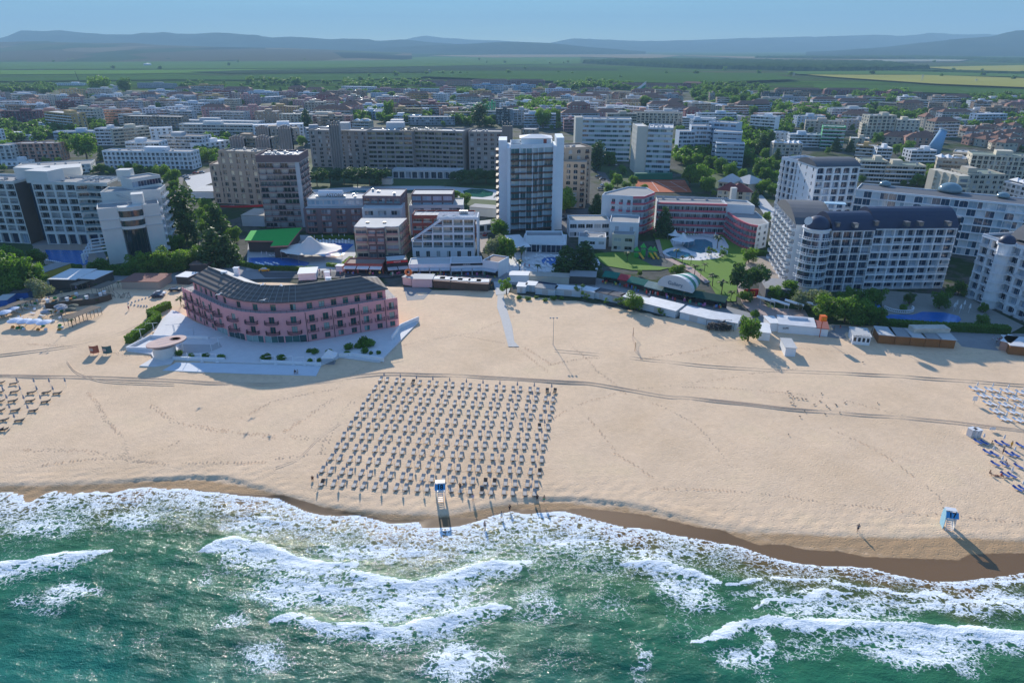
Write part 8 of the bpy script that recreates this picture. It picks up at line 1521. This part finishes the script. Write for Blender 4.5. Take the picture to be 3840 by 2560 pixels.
PL=lounger_proto(LMESH,LFR); PBK=lounger_proto(LBK,LBK); PWH=lounger_proto(LWH,LWH); PBL=lounger_proto(LBL,LWH); PU=umb_proto(UGR,2.5); PUW=umb_proto(UWH,2.3)
used=set()
REST=[]
def place(pr_,p,rz,label,group,s_=1.0,z=GZ):
    if id(pr_) not in used: used.add(id(pr_)); o=pr_; o.location=(p[0],p[1],z); o.rotation_euler=(0,0,rz); o.scale=(s_,)*3; o['label']=label; o['group']=group; return o
    return dup(pr_,(p[0],p[1],z),rz,label,group,s_)
left=[(697,165),(655,232),(607,302),(562,372),(510,448),(458,525),(405,610),(350,700),(302,792),(232,890),(160,990)]
right=[(2035,255),(2022,322),(2010,395),(1985,467),(1975,545),(1955,625),(1933,712),(1920,805),(1902,905),(1873,1005),(1860,1070)]
r=random.Random(2); sd_n=['first','second','third','fourth','fifth','sixth','seventh','eighth','ninth','tenth','eleventh']
towel={(4,10,0),(8,7,0)}
for i in range(11):
    a,c=G(B2(*left[i])),G(B2(*right[i])); rowlab=ordn(11-i)+' row from the sea' if i<10 else 'row nearest the sea'
    for j in range(11):
        p=a.lerp(c,j/10); q_=(c-a)/10
        bow_=Vector((0,-.45*math.sin(math.pi*j/10),0)); p=p+bow_
        for k_ in (0,1):
            if i==10 and (j==6 or (j==0 and k_==0)): continue
            l_=p+q_*(.0 if k_==0 else .44)+Vector((r.uniform(-.1,.1),r.uniform(-.15,.15),0)); rz=-.10+r.uniform(-.09,.09)
            dark=(i==0 and (j,k_) in((10,0),(10,1),(2,0)))
            o=place(PBK if dark else PL,l_,rz,('folded dark' if dark else 'grey mesh')+' lounger, '+('left' if k_==0 else 'right')+' one of the '+sd_n[j]+' pair, '+rowlab,'paired loungers of the big block on the sand',1.08)
            if (i,j,k_) in {(4,10,0),(9,8,0),(9,8,1),(8,10,1),(10,0,1),(10,8,0)}:
                t=MB(); t.obox((l_[0]+.02,l_[1]-.1,.46),(l_[0]-rz*.5,l_[1]+1.05,.72),.66,.06); tag(t.build('beach_towel',BLKT,loc=(l_[0],l_[1],.4)),'black towel on the '+('left' if k_==0 else 'right')+' lounger of the '+sd_n[j]+' pair, '+rowlab,'towel','black towels on the loungers')
        if (i,j) in {(10,6),(10,9)}: continue
        place(PU,p+q_*.25+Vector((r.uniform(-.08,.08),.25,0)),r.uniform(0,3),'closed grey umbrella by the '+sd_n[j]+' lounger pair, '+rowlab,'closed grey umbrellas of the lounger block',1.0)
for i,(x,y) in enumerate(((1262,1045),(1512,1050))): 
    place(PL,G(B2(x,y)),.35 if i==0 else 0,['grey lounger turned askew just right of the number 18 tower','grey lounger with dark backrest alone by the water'][i],'paired loungers of the big block on the sand',1.08)
for (x,y) in ((100,445),(105,502),(220,507),(322,507),(398,512),(92,565),(212,565),(318,570),(108,630),(232,632),(30,697),(137,700),(5,440),(2,505),(3,568),(4,632),(25,765),(-8,765)):
    o=place(PBK,G(B1(x,y)),-1.25+r.uniform(-.1,.1),'','black loungers at the left edge',1.15); reg(o,'black lounger','in the left edge group','black loungers at the left edge')
for (x,y) in ((128,452),(245,458),(350,458),(458,455),(150,510),(265,512),(375,512),(32,515),(58,572),(175,575),(290,575),(78,640),(203,642),(110,705)):
    o=place(PU,G(B1(x,y)),0,'','x',1.05); reg(o,'closed grey umbrella','in the left edge group','closed umbrellas at the left edge')
UW=[(2022,662),(2128,668),(2235,678),(2343,688),(2075,710),(2178,718),(2285,728),(2118,763),(2225,773),(2335,783),(2165,818),(2280,823),(2220,870),(2325,880),(2440,735),(2440,835)]
for x,y in UW:
    o=place(PUW,G(B3(x,y)),0,'','x'); reg(o,'closed white umbrella','of the white block at the right','closed white umbrellas at the right')
    for dx,dy in ((-24,2),(16,6)):
        if (x,y) in UW[-5:]: REST.append((G(B3(x+dx,y+dy)),.5,1.1,GZ)); continue
        o=place(PWH,G(B3(x+dx,y+dy)),.5,'','x',1.1); reg(o,'white lounger','of the white block at the right','white loungers at the right')
for x,y in ((2030,1030),(2075,1036),(2173,1040),(2220,1045),(2322,1055),(2095,1102),(2145,1116),(2245,1113),(2290,1121),(2150,1183),(2215,1186),(2310,1200),(2218,1258),(2265,1263),(2303,1355),(2340,1353),(2420,1120),(2400,1060)):
    o=place(PBL,G(B3(x,y)),.45,'','x',1.0); reg(o,'blue cushioned white lounger','of the blue group at the right','blue loungers at the right')
for x,y in ((2065,1020),(2205,1030),(2132,1105),(2277,1112),(2190,1178),(2345,1190),(2258,1255),(2335,1345)):
    o=place(PUW,G(B3(x,y)),0,'','x'); reg(o,'closed pale umbrella','among the blue loungers','closed umbrellas among the blue loungers')
for i,(x,y) in enumerate(((1985,980),(2020,985))):
    p=G(B3(x,y)); e=thing('storage_box',p,['white slatted storage box left of its twin on the sand','white slatted storage box right of its twin on the sand'][i],'box'); b=MB(); b.box((p[0],p[1],0),(1.5,1.3,1.9),.3); b.box((p[0],p[1],1.9),(1.65,1.45,.12),.3); b.build('box',LWH,parent=e); b=MB(); b.box((p[0]+.2,p[1]-.7,.15),(1.1,.05,1.6),.3); b.build('door',W_LG,parent=e)
e=thing('info_board',G(B3(2005,762)),'white notice board on a post left of the white loungers','notice board'); q_=wloc(e); b=MB(); b.bar(q_,q_+Vector((0,0,1.1)),.05,5); b.build('post',METAL,parent=e); b=MB(); b.box((q_[0],q_[1],1.0),(1.2,.08,1.3)); b.build('panel',LWH,parent=e)
e=thing('info_board',G(B3(2130,950)),'low white board between the white and the blue loungers','notice board'); q_=wloc(e); b=MB(); b.box((q_[0],q_[1],.4),(1.4,.08,.7)); b.build('panel',LWH,parent=e); b=MB(); b.bar(q_,q_+Vector((0,0,.5)),.05,5); b.build('post',METAL,parent=e)
# ---- lifeguard towers
def guard(base,rz,num,label):
    p=G(base); e=thing('lifeguard_tower',(p[0],p[1],0),label,'lifeguard tower',None,rz); W_=.85; SKY=mat('shell_blue',(.30,.55,.68),.5); SG=mat('board_blue',(.07,.33,.62),.5)
    def pt(mb,nm,m): o=mb.build(nm,m); o.parent=e; return o
    for s_ in (-1,1):
        b=MB(); prof=[(-.5,0),(-.62,.9),(-.55,2.0),(-.3,2.9),(.1,3.4),(.8,3.45),(1.15,3.0),(1.3,2.0),(1.25,.9),(1.0,0)]
        b.face([(s_*W_,y,z) for y,z in prof]); b.face([(s_*(W_-.08),y,z) for y,z in prof[::-1]])
        for i in range(len(prof)): j=(i+1)%len(prof); b.face([(s_*W_,*prof[i]),(s_*W_,*prof[j]),(s_*(W_-.08),*prof[j]),(s_*(W_-.08),*prof[i])])
        pt(b,'side_shell',SKY if s_<0 else LWH)
    b=MB(); b.obox((-W_,.55,3.42),(W_,.55,3.42),1.0,.08); pt(b,'roof',LWH); b=MB(); b.box((0,.5,1.75),(1.6,1.5,.1)); pt(b,'platform',LWH)
    b=MB(); b.box((0,.7,2.2),(1.0,.5,.08)); b.box((0,1.0,2.2),(1.0,.06,.7)); pt(b,'seat',LWH)
    b=MB(); 
    for s_ in (-1,1): b.bar((s_*.5,-.9,0),(s_*.42,-.2,1.8),.05,5)
    for i in range(6): z=.25+i*.29; b.obox((-.48,-.85+i*.12,z),(.48,-.85+i*.12,z),.2,.05)
    pt(b,'ladder',LWH)
    b=MB(); b.box((0,0,-.5),(1.9,.06,1.05)); bo=pt(b,'number_board',SG); bo.location=(0,-.62,3.0); bo.rotation_euler=(R(-38),0,0)
    c=bpy.data.curves.new('numeral','FONT'); c.body=num; c.size=1.15; c.align_x='CENTER'; c.align_y='CENTER'; c.extrude=.01; c.offset=.035
    t=bpy.data.objects.new('numeral',c); me=bpy.data.meshes.new_from_object(t); bpy.data.objects.remove(t); me.materials.clear(); me.materials.append(BLKT); t=bpy.data.objects.new('numeral',me); COL.objects.link(t); t.parent=bo; t.location=(0,-.045,.02); t.rotation_euler=(R(90),0,0)
    e.scale=(1.12,)*3; return e
guard((1653,1871),0.06,'18','lifeguard tower with blue board reading 18 among the loungers'); guard((3551,1978),-.25,'17','pale blue lifeguard tower with board reading 17 near the wet sand')
# ---- beach flood light, volleyball net, scrap heap
e=thing('floodlight_mast',G((2074,1293)),'tall thin floodlight mast standing alone on the sand','light mast'); q_=wloc(e); b=MB(); b.bar(q_,q_+Vector((0,0,8.9)),.10,8,.06); b.build('pole',METAL,parent=e); b=MB(); b.bar(q_+Vector((-.9,0,8.9)),q_+Vector((.9,0,8.9)),.05,5); b.build('crossarm',METAL,parent=e)
for dx in (-1.0,-.1,1.0): b=MB(); b.box((q_[0]+dx,q_[1],8.7),(.45,.5,.35)); b.build('floodlight',FRG,parent=e)
e=thing('floodlight_mast',G(B1(480,60)),'thin lamp mast with twin heads beside the palm of the beach bar','light mast'); q_=wloc(e); b=MB(); b.bar(q_,q_+Vector((0,0,8)),.09,8,.05); b.build('pole',METAL,parent=e); b=MB(); b.bar(q_+Vector((-.9,0,8)),q_+Vector((.9,0,8)),.06,5); b.build('crossarm',METAL,parent=e)
for dx in (-1.0,1.0): b=MB(); b.box((q_[0]+dx,q_[1],7.8),(.5,.6,.3)); b.build('floodlight',FRG,parent=e)
Zv=win(1960,1150,3); p,q_=G(Zv(1242,330)),G(Zv(1262,500)); e=thing('volleyball_net',p,'orange posted volleyball net sagging on the open sand','volleyball net')
for a in (p,q_): b=MB(); b.bar(a,a+Vector((0,0,2.9)),.08,6); b.build('post',mat('post_orange',(.45,.20,.06)),parent=e)
b=MB()
for k_ in range(5):
    for i in range(10):
        t0_,t1_=i/10,(i+1)/10; f=lambda t_:p.lerp(q_,t_)+Vector((-.5*math.sin(math.pi*t_),0,2.7-k_*.22-.5*math.sin(math.pi*t_))); b.bar(f(t0_),f(t1_),.02 if 0<k_<4 else .045,3)
b.build('net',mat('net_pale',(.55,.4,.3)),parent=e)
e=thing('scrap_cage',G(B3(262,265)),'cage of dark scrap and old furniture beside the last stall','scrap heap'); q_=wloc(e); r=random.Random(5)
b=MB()
for sx in (-4,0,4):
    for sy in (0,3): b.bar((q_[0]+sx,q_[1]+sy,0),(q_[0]+sx,q_[1]+sy,3),.07,4)
for z in (1.5,3):
    for sy in (0,3): b.bar((q_[0]-4,q_[1]+sy,z),(q_[0]+4,q_[1]+sy,z),.06,4)
b.build('cage',FRD,parent=e); b=MB()
for i in range(60): b.box((q_[0]+r.uniform(-3.7,3.7),q_[1]+r.uniform(.2,2.8),r.uniform(0,2.2)),(r.uniform(.3,1.3),r.uniform(.3,.9),r.uniform(.2,.7)),r.uniform(0,3))
o=b.build('scrap',mat('scrap_dark',(.06,.055,.05),.8,.5,3),parent=e); o['kind']='stuff'
# ---- people
SK=mat('skin',(.42,.23,.15),.6,.05); HAIR=mat('hair_dark',(.03,.02,.015),.8); dg=None
def person_mesh(pose):
    J={'pel':(0,0,.95),'sp':(0,.01,1.15),'ch':(0,0,1.36),'nk':(0,-.01,1.50),'hd':(0,-.03,1.62),'tp':(0,-.02,1.74),'ls':(-.19,0,1.42),'le':(-.25,0,1.13),'lw':(-.27,-.05,.88),'lh':(-.27,-.08,.78),'rs':(.19,0,1.42),'re':(.25,0,1.13),'rw':(.27,-.05,.88),'rh':(.27,-.08,.78),'lt':(-.10,0,.90),'lk':(-.12,-.02,.50),'la':(-.12,.02,.08),'lf':(-.12,-.16,.03),'rt':(.10,0,.90),'rk':(.12,-.02,.50),'ra':(.12,.02,.08),'rf':(.12,-.16,.03)}
    if pose=='walk': J.update(lk=(-.11,-.18,.52),la=(-.12,-.28,.09),lf=(-.12,-.45,.06),rk=(.11,.05,.48),ra=(.12,.30,.12),rf=(.12,.18,.03),le=(-.24,.14,1.15),lw=(-.25,.2,.92),lh=(-.25,.22,.84),re=(.24,-.12,1.15),rw=(.25,-.25,.95),rh=(.25,-.3,.88))
    if pose=='sit':
        dz=.52
        for k_ in J: J[k_]=(J[k_][0],J[k_][1],J[k_][2]-dz)
        J.update(lt=(-.10,-.05,.40),lk=(-.12,-.46,.46),la=(-.12,-.5,.07),lf=(-.12,-.66,.03),rt=(.10,-.05,.40),rk=(.12,-.46,.46),ra=(.12,-.5,.07),rf=(.12,-.66,.03),lh=(-.2,-.4,.5),lw=(-.22,-.33,.52),rh=(.2,-.4,.5),rw=(.22,-.33,.52))
    if pose=='lie':
        for k_ in J: x,y,z=J[k_]; J[k_]=(x*1.1,z-.9,.12-y*.5)
    E_=[('pel','sp'),('sp','ch'),('ch','nk'),('nk','hd'),('hd','tp'),('ch','ls'),('ls','le'),('le','lw'),('lw','lh'),('ch','rs'),('rs','re'),('re','rw'),('rw','rh'),('pel','lt'),('lt','lk'),('lk','la'),('la','lf'),('pel','rt'),('rt','rk'),('rk','ra'),('ra','rf')]
    RD={'pel':(.15,.11),'sp':(.13,.1),'ch':(.16,.11),'nk':.055,'hd':.10,'tp':.07,'ls':.06,'rs':.06,'le':.045,'re':.045,'lw':.03,'rw':.03,'lh':.035,'rh':.035,'lt':.09,'rt':.09,'lk':.06,'rk':.06,'la':.04,'ra':.04,'lf':.035,'rf':.035}
    K=list(J); me=bpy.data.meshes.new('person'); me.from_pydata([J[k_] for k_ in K],[(K.index(a),K.index(c)) for a,c in E_],[]); o=bpy.data.objects.new('person',me); COL.objects.link(o)
    import bmesh
    bm=bmesh.new(); bm.from_mesh(me); ly=bm.verts.layers.skin.verify(); bm.verts.ensure_lookup_table()
    for i,k_ in enumerate(K): v=RD[k_]; bm.verts[i][ly].radius=v if isinstance(v,tuple) else (v,v); bm.verts[i][ly].use_root=(k_=='pel')
    bm.to_mesh(me); bm.free(); o.modifiers.new('s','SKIN'); md=o.modifiers.new('u','SUBSURF'); md.levels=md.render_levels=1
    d=bpy.context.evaluated_depsgraph_get(); d.update(); out=bpy.data.meshes.new_from_object(o.evaluated_get(d)); out.materials.clear(); out.materials.append(SK); bpy.data.objects.remove(o); return out,J
PM={k_:person_mesh(k_) for k_ in ('stand','walk','sit','lie')}
def person(p,pose,rz,top,bot,label,z=GZ,s_=1.0,where=None):
    me,J=PM[pose]; e=inst('person',me,None,(p[0],p[1],z),rz,s_); tag(e,label,'person')
    if where: reg(e,label,where)
    def pc(nm,pts,m):
        b=MB()
        for a,c,ra,rb in pts: b.bar(Vector(a),Vector(c),ra,8,rb)
        o=b.build(nm,m); o.parent=e
    h=J['hd']; t=J['tp']; b=MB(); 
    for a_ in range(4): b.ring([(.115*math.cos(x_),.125*math.sin(x_)) for x_ in (-.3,.3,.8,1.2,1.57)],(0,0),10) if a_==0 else None
    b.v=[(x+h[0],y+h[1]+.015,z_+h[2]+.02) for x,y,z_ in b.v]; o=b.build('hair',HAIR); o.parent=e
    if top: pc('shirt',[(J['sp'],J['ch'],.165,.18),(J['pel'],J['sp'],.165,.165),(J['ls'],J['le'],.075,.065),(J['rs'],J['re'],.075,.065)],top)
    if bot: pc('shorts',[(J['lt'],tuple(Vector(J['lt']).lerp(Vector(J['lk']),.7)),.11,.09),(J['rt'],tuple(Vector(J['rt']).lerp(Vector(J['rk']),.7)),.11,.09),(J['pel'],tuple(Vector(J['pel'])*.97),.165,.165)],bot)
    return e
CM={n:mat('cloth_'+n,c_,.85) for n,c_ in dict(black=(.02,.02,.025),white=(.7,.7,.7),blue=(.05,.15,.4),lilac=(.4,.4,.6),green=(.05,.35,.15),red=(.5,.04,.05),yellow=(.75,.4,.03),grey=(.2,.2,.22),pink=(.6,.25,.3),brown=(.15,.06,.04)).items()}
PPL=[(C4(1337,290),'walk',.2,'black','black','person in patterned dark clothes walking between the front loungers'),(C4(1440,380),'stand',.1,'lilac','white','person in a lilac shirt standing by the front loungers'),(C4(1955,385),'stand',.2,'black','black','person in black at the right front corner of the lounger block'),(C4(2010,390),'stand',0,None,'green','person in green shorts right of the person in black'),(C4(1735,465),'walk',.6,'black','black','person in black wading at the foam edge'),(C4(1670,520),'walk',-.6,'white','white','pale figure bending into the foam left of the wader'),(C4(1535,600),'stand',0,None,'black','bather standing alone in the lacy foam'),(C4(155,215),'sit',.3,'brown','brown','person in dark red sitting at the seaward left corner of the loungers'),((3215,1992),'walk',-.3,'grey','black','stroller in grey near the wet sand left of tower 17'),
 (B3(2203,1105),'stand',.4,'grey','black','person in grey standing among the blue loungers'),(B3(2260,1062),'stand',.2,'yellow','yellow','person in yellow standing behind the blue loungers'),(B3(2125,1045),'sit',1,None,'green','person in green sitting on the sand by the blue loungers'),(B3(2112,1248),'sit',.3,None,'brown','person sitting at the left edge of the blue loungers'),(B3(2165,1258),'lie',1.2,None,'brown','person lying on the sand beside the blue loungers'),(B3(2190,1265),'sit',.8,'red','brown','person in red sitting beside the lying person'),(B3(2216,1186),'sit',.4,'white','blue','person in white sitting on a blue lounger'),
 (A0(1452,550),'walk',.4,'pink','brown','person in pink walking on the sand behind the hedge'),(B1(2035,372),'sit',0,'black','black','dark haired person sitting on the white deck edge'),(B1(2052,372),'sit',0,'white','grey','person in white sitting on the white deck edge'),((3552,1972),'sit',0,'yellow','yellow','lifeguard in yellow sitting on tower 17')]
for p,po,rz,t,bo,lb in PPL:
    s0=p; gp=G(s0,-.6 if 'foam' in lb else 0); z_=-.6 if 'foam' in lb or 'bather' in lb else GZ
    if 'tower 17' in lb and 'lifeguard' in lb: gp=gp+Vector((0,.6,0)); z_=2.05
    if 'on a blue lounger' in lb: z_=.45
    if 'deck' in lb: z_=.25
    person(gp,po,rz,CM.get(t),CM.get(bo),lb,z_)
r=random.Random(12); cn=list(CM)
for W_,pts,wh in ((B3,[(1040,262),(1083,247),(1300,280),(1492,270),(1563,270),(2135,325),(2160,345),(2175,340),(1210,300)],'on the promenade behind the kiosks'),(M,[(460,1010),(520,1010),(610,1010),(545,1025),(690,1030),(1935,1110),(1925,1135),(1500,1015),(1850,1040),(900,1010),(1320,1020)],'walking along the shops'),(N,[(820,1120),(1000,1180),(1330,1255),(1500,1285),(1650,1310),(640,1090),(1120,1210),(300,1090)],'before the domed pavilion'),(N,[(105,960),(140,970),(60,985),(500,1000),(650,985)],'on the kidney pool terrace'),(A0,[(560,440),(640,600),(330,690),(420,720),(700,640),(860,320),(1010,300),(240,640)],'in the beach bar')):
    for x,y in pts:
        a_,c_=r.choice(cn),r.choice(cn); person(G(W_(x,y)),r.choice(['stand','walk']),r.uniform(0,6),CM[a_],CM[c_],'person in '+a_+' and '+c_,.1,1,where=wh)
# ---- gulls on the sand and in the air
def gull(fly):
    b=MB(); b.ring([(.0,-.28),(.07,-.15),(.10,0),(.07,.16),(.03,.3),(0,.34)],(0,0),6); b.v=[(x,z_,y+.22) for x,y,z_ in b.v]
    if fly:
        for s_ in (-1,1): b.face([(0,.1,.25),(s_*.4,.14,.38),(s_*.75,-.05,.28),(s_*.38,-.06,.34),(0,-.1,.25)])
    else: b.bar((.04,0,0),(.04,0,.2),.012,3); b.bar((-.04,0,0),(-.04,0,.2),.012,3)
    me=bpy.data.meshes.new('gull'); me.from_pydata([list(v) for v in b.v],[],b.f); me.materials.append(mat('feather_white' if fly else 'feather_grey',(.7,.7,.7) if fly else (.16,.15,.14),.8)); return me
GF,GS=gull(1),gull(0)
for x,y in ((722,680),(740,693),(733,709),(762,715),(788,724),(752,728),(825,731),(848,733),(955,693),(945,745),(750,757),(765,763),(765,777),(905,770),(987,776),(1055,770),(1058,775),(1118,757),(1342,758),(1007,797),(840,815),(980,835),(808,852),(728,975),(1240,478),(1082,825),(745,757),(820,727)):
    o=inst('gull',GS,None,G(B3(x,y),.06),r.uniform(0,6),1.25); tag(o,None,'gull'); reg(o,'grey gull','standing in the flock on the open sand')
for x,y in ((1445,478),(1484,468),(1525,453),(1563,442),(1602,430),(1640,418),(1680,405),(1475,492),(1515,497),(1557,503),(1588,506),(1623,507),(1653,508)):
    b=MB(); p=G(A0(x,y)); b.box((p[0],p[1],0),(.5,.4,.4),r.uniform(0,1)); b.ring([(.25,.4),(.15,.55),(0,.6)],p,6); o=b.build('boundary_stone',W_LG,loc=(p[0],p[1],0)); tag(o,None,'stone'); reg(o,'small pale stone','of the arc on the sandy square')
for x,y,z in ((545,388,16),(1050,450,16),(1250,288,20),(1035,278,20)): o=inst('gull',GF,None,G(A1(x,y),z),r.uniform(0,6),1.9); tag(o,None,'gull'); reg(o,'white gull','gliding over the pink hotel')
o=inst('gull',GF,None,G(A2(940,757),14),1,2.2); tag(o,'white gull gliding before the left hotel balconies','gull')
# ---- beach bar
STR=mat('umbrella_blue_white',(.55,.62,.75),.8,.3,2); WD=mat('weathered_wood',(.22,.18,.14),.9,.25,1); BAG=mat('beanbag_green',(.03,.25,.07),.8); OR_=mat('cushion_orange',(.5,.22,.05),.8)
def open_umb(p,r_,h,m,where,lab,mp=LWH):
    e=thing('open_umbrella',(p[0],p[1],0),None,'umbrella'); reg(e,lab,where); b=MB(); b.bar((p[0],p[1],0),(p[0],p[1],h),.05,6); b.build('pole',mp,parent=e); b=MB(); b.ring([(r_,h-.5),(r_*.5,h-.1),(0,h+.15)],p,12,cap=False); b.ring([(r_,h-.5),(r_,h-.7)],p,12,cap=False); b.build('canopy',m,parent=e)
for x,y in ((188,730),(293,735),(400,740),(512,750),(20,610),(60,635),(-20,640),(150,590)): open_umb(G(A0(x,y)),2.3,2.6,STR,'at the edge of the beach bar','open blue and white umbrella')
for x,y in ((690,560),(800,600),(540,620),(640,520),(830,560),(720,580)): open_umb(G(A0(x,y)),1.9,2.5,[mat('umbrella_dark',(.05,.07,.06)),UGR][x%3==0],'inside the beach bar','dark thatched umbrella')
r=random.Random(77)
for i in range(34):
    x,y=r.choice([(r.uniform(110,720),r.uniform(705,785)),(r.uniform(350,760),r.uniform(560,680)),(r.uniform(20,700),r.uniform(420,560))]); p=G(A0(x,y)); b=MB(); b.ring([(.55,0),(.62,.3),(.4,.65),(0,.75)],p,8); m=r.choice([(BAG,'green'),(BAG,'green'),(OR_,'orange'),(LWH,'white')]); o=b.build('beanbag',m[0],loc=(p[0],p[1],0)); tag(o,None,'beanbag'); reg(o,m[1]+' beanbag seat','on the sand of the beach bar')
for i in range(26):
    x,y=r.uniform(30,740),r.uniform(430,700); REST.append((G(A0(x,y)),r.uniform(0,3),1.0,GZ))
def pergola(lab,W_,a,c,w_,h,n=10,roof=True):
    p,q_=G(W_(*a)),G(W_(*c)); e=thing('pergola',p,lab,'pergola'); u=(q_-p).normalized(); nn=Vector((-u[1],u[0],0))*w_
    for i in range(n//2+1):
        t_=i/(n//2)
        for s_ in (0,1): b=MB(); k_=p.lerp(q_,t_)+nn*s_; b.bar(k_,k_+Vector((0,0,h)),.09,5); b.build('post',WD,parent=e)
    b=MB(); L_=(q_-p).length; m_=int(L_/.45)
    for i in range(m_+1): k_=p.lerp(q_,i/m_)+Vector((0,0,h)); b.obox(k_-nn*.1,k_+nn*1.1,.3,.08)
    for s_ in (0,1): b.obox(p+nn*s_+Vector((0,0,h-.1)),q_+nn*s_+Vector((0,0,h-.1)),.12,.15)
    b.build('slatted_roof',WD,parent=e); return e
pergola('long slatted wooden pergola with netted side facing the open sand',A0,(820,735),(1150,600),3.5,2.8,16); pergola('dark slatted pergola running through the left of the bar',A0,(20,640),(420,500),3,2.7,14); pergola('grey slatted pergola beside the ship shaped bar',A0,(1130,390),(1330,310),3.5,2.8,8); pergola('slatted pergola behind the ship shaped bar',A0,(880,350),(1050,290),3,2.8,6)
e=thing('ship_bar',G(A0(830,500)),'dark ship shaped wooden bar deck with white planters and green seats','bar'); q_=wloc(e); b=MB(); hull=[(-9,-2.6),(6,-3.2),(10,-1),(11,1),(6,3.2),(-9,3)]; u_=.35
rot=lambda x,y:(q_[0]+x*math.cos(u_)-y*math.sin(u_),q_[1]+2+x*math.sin(u_)+y*math.cos(u_))
b.prism([rot(x,y) for x,y in hull],0,2.2); b.build('hull',DW,parent=e); b=MB(); b.prism([rot(x*.95,y*.92) for x,y in hull],2.2,2.25); b.build('deck',WD,parent=e)
for x,y in ((-8,-2),(-2,-2.3),(4,-2.5),(8,-.5),(9,1.2),(0,2.4)):
    b=MB(); c=rot(x,y); b.ring([(.5,2.2),(.65,3.4),(.6,3.4)],c,8); b.build('planter',LWH,parent=e)
for i in range(14): b=MB(); c=rot(r.uniform(-7,7),r.uniform(-2,2)); b.box((c[0],c[1],2.25),(.9,.8,.6),r.uniform(0,1)); b.build('seat',r.choice([BAG,BAG,WD,OR_]),parent=e)
e=thing('log_pile',G(A0(1375,400)),'tangle of bare driftwood poles right of the beach bar','driftwood'); q_=wloc(e); b=MB()
for i in range(22): a_=Vector((r.uniform(-4,4),r.uniform(-2,3),0)); b.bar(q_+a_,q_+a_+Vector((r.uniform(-1.5,1.5),r.uniform(-1,1),r.uniform(.5,1.6))),.09,5)
o=b.build('pole',WD,parent=e); o['kind']='stuff'
# ---- pool terraces
def spread(proto,W_,pts,rz,where,lab,s_=1.0,z=.2):
    for x,y in pts:
        if proto is PWH: REST.append((G(W_(x,y)),rz+r.uniform(-.1,.1),s_,z)); continue
        o=place(proto,G(W_(x,y)),rz+r.uniform(-.1,.1),'','x',s_,z); reg(o,lab,where)
spread(PWH,M,[(500+26*i,748+8*(i%2)) for i in range(11)]+[(500+26*i,768+3*(i%2)) for i in range(11)],.3,'behind the blue pool of the plum brick hotel','white lounger')
spread(PWH,M,[(10+24*i,938+6*(i%3)) for i in range(8)]+[(120+28*i,878) for i in range(6)],.8,'around the pool by the white membrane canopy','white lounger')
spread(PWH,N,[(190+27*i,890-7*(i%3)) for i in range(8)]+[(r.uniform(80,330),r.uniform(900,1010)) for i in range(26)]+[(640+r.uniform(0,60),940+r.uniform(0,60)) for i in range(8)],.4,'on the pool terrace of the white tower','white lounger')
spread(PWH,N,[(1400+22*i,708+2*(i%2)) for i in range(8)]+[(1580+20*i,715-4*(i%2)+3*i) for i in range(6)]+[(1700+8*i,760+22*i) for i in range(5)]+[(1745-40*i,860+9*i) for i in range(6)],.2,'around the garden pool','white lounger')
spread(PWH,A2,[(540+22*i,1262+4*i) for i in range(16)],1.2,'beside the shaded blue pool at the left','white lounger')
spread(PUW,N,[(110,885),(225,880),(200,920),(1413,712),(1488,712),(1563,714),(1655,740),(1578,870),(1690,780),(1705,790),(30,930),(275,980)],0,'on the pool terraces in the middle','closed white umbrella',1.6)
spread(PUW,M,[(440,760),(480,745),(545,740),(625,735),(680,735),(725,735),(50,880),(90,882),(160,885)],0,'behind the blue pool of the plum brick hotel','closed white umbrella',1.1)
spread(PUW,O,[(1510,1330),(1530,1310),(1560,1345),(1592,1310),(1635,1340)],0,'in the shaded courtyard at the right','closed white umbrella',1.5)
e=thing('round_planter_wall',G(O(1095,1330)),'white balustraded semicircle planter beside the courtyard pool','planter'); q_=wloc(e); b=MB(); b.ring([(4.6,.3),(4.9,.3),(4.9,.5),(4.6,.5)],(q_[0],q_[1]+3),24,a0=math.pi,a1=2*math.pi); b.ring([(4.6,1.2),(4.9,1.2),(4.9,1.4),(4.6,1.4)],(q_[0],q_[1]+3),24,a0=math.pi,a1=2*math.pi)
for i in range(26): a_=math.pi*(1+i/25); b.bar((q_[0]+4.75*math.cos(a_),q_[1]+3+4.75*math.sin(a_),.5),(q_[0]+4.75*math.cos(a_),q_[1]+3+4.75*math.sin(a_),1.2),.1,4,cap=False)
b.build('balustrade',MW,parent=e)
e=thing('water_slide',G(O(760,1250)),'blue and white inflatable slide among the dark trees','slide'); q_=wloc(e); b=MB(); b.box((q_[0],q_[1],0),(3,3,4)); b.build('tower',MW,parent=e); b=MB(); b.obox((q_[0]+1,q_[1]-1,3.8),(q_[0]+3,q_[1]-7,.4),1.6,.4); b.build('chute',mat('slide_blue',(.05,.2,.6)),parent=e)

V=[];Fc=[];off=0
for q_,rz,s_,z in REST:
    for ch in PWH.children:
        me=ch.data; A=np.empty(len(me.vertices)*3); me.vertices.foreach_get('co',A); A=A.reshape(-1,3)*s_; ca,sa=math.cos(rz),math.sin(rz)
        V.append(np.stack([A[:,0]*ca-A[:,1]*sa+q_[0],A[:,0]*sa+A[:,1]*ca+q_[1],A[:,2]+z],-1)); Fc+=[tuple(i+off for i in f.vertices) for f in me.polygons]; off+=len(A)
me=bpy.data.meshes.new('pool_loungers'); me.from_pydata(np.concatenate(V).tolist(),[],Fc); me.materials.append(LWH); o=inst('pool_loungers',me); tag(o,'the many small white loungers around the pools and in the beach bar','loungers',kind='stuff')
relabel()
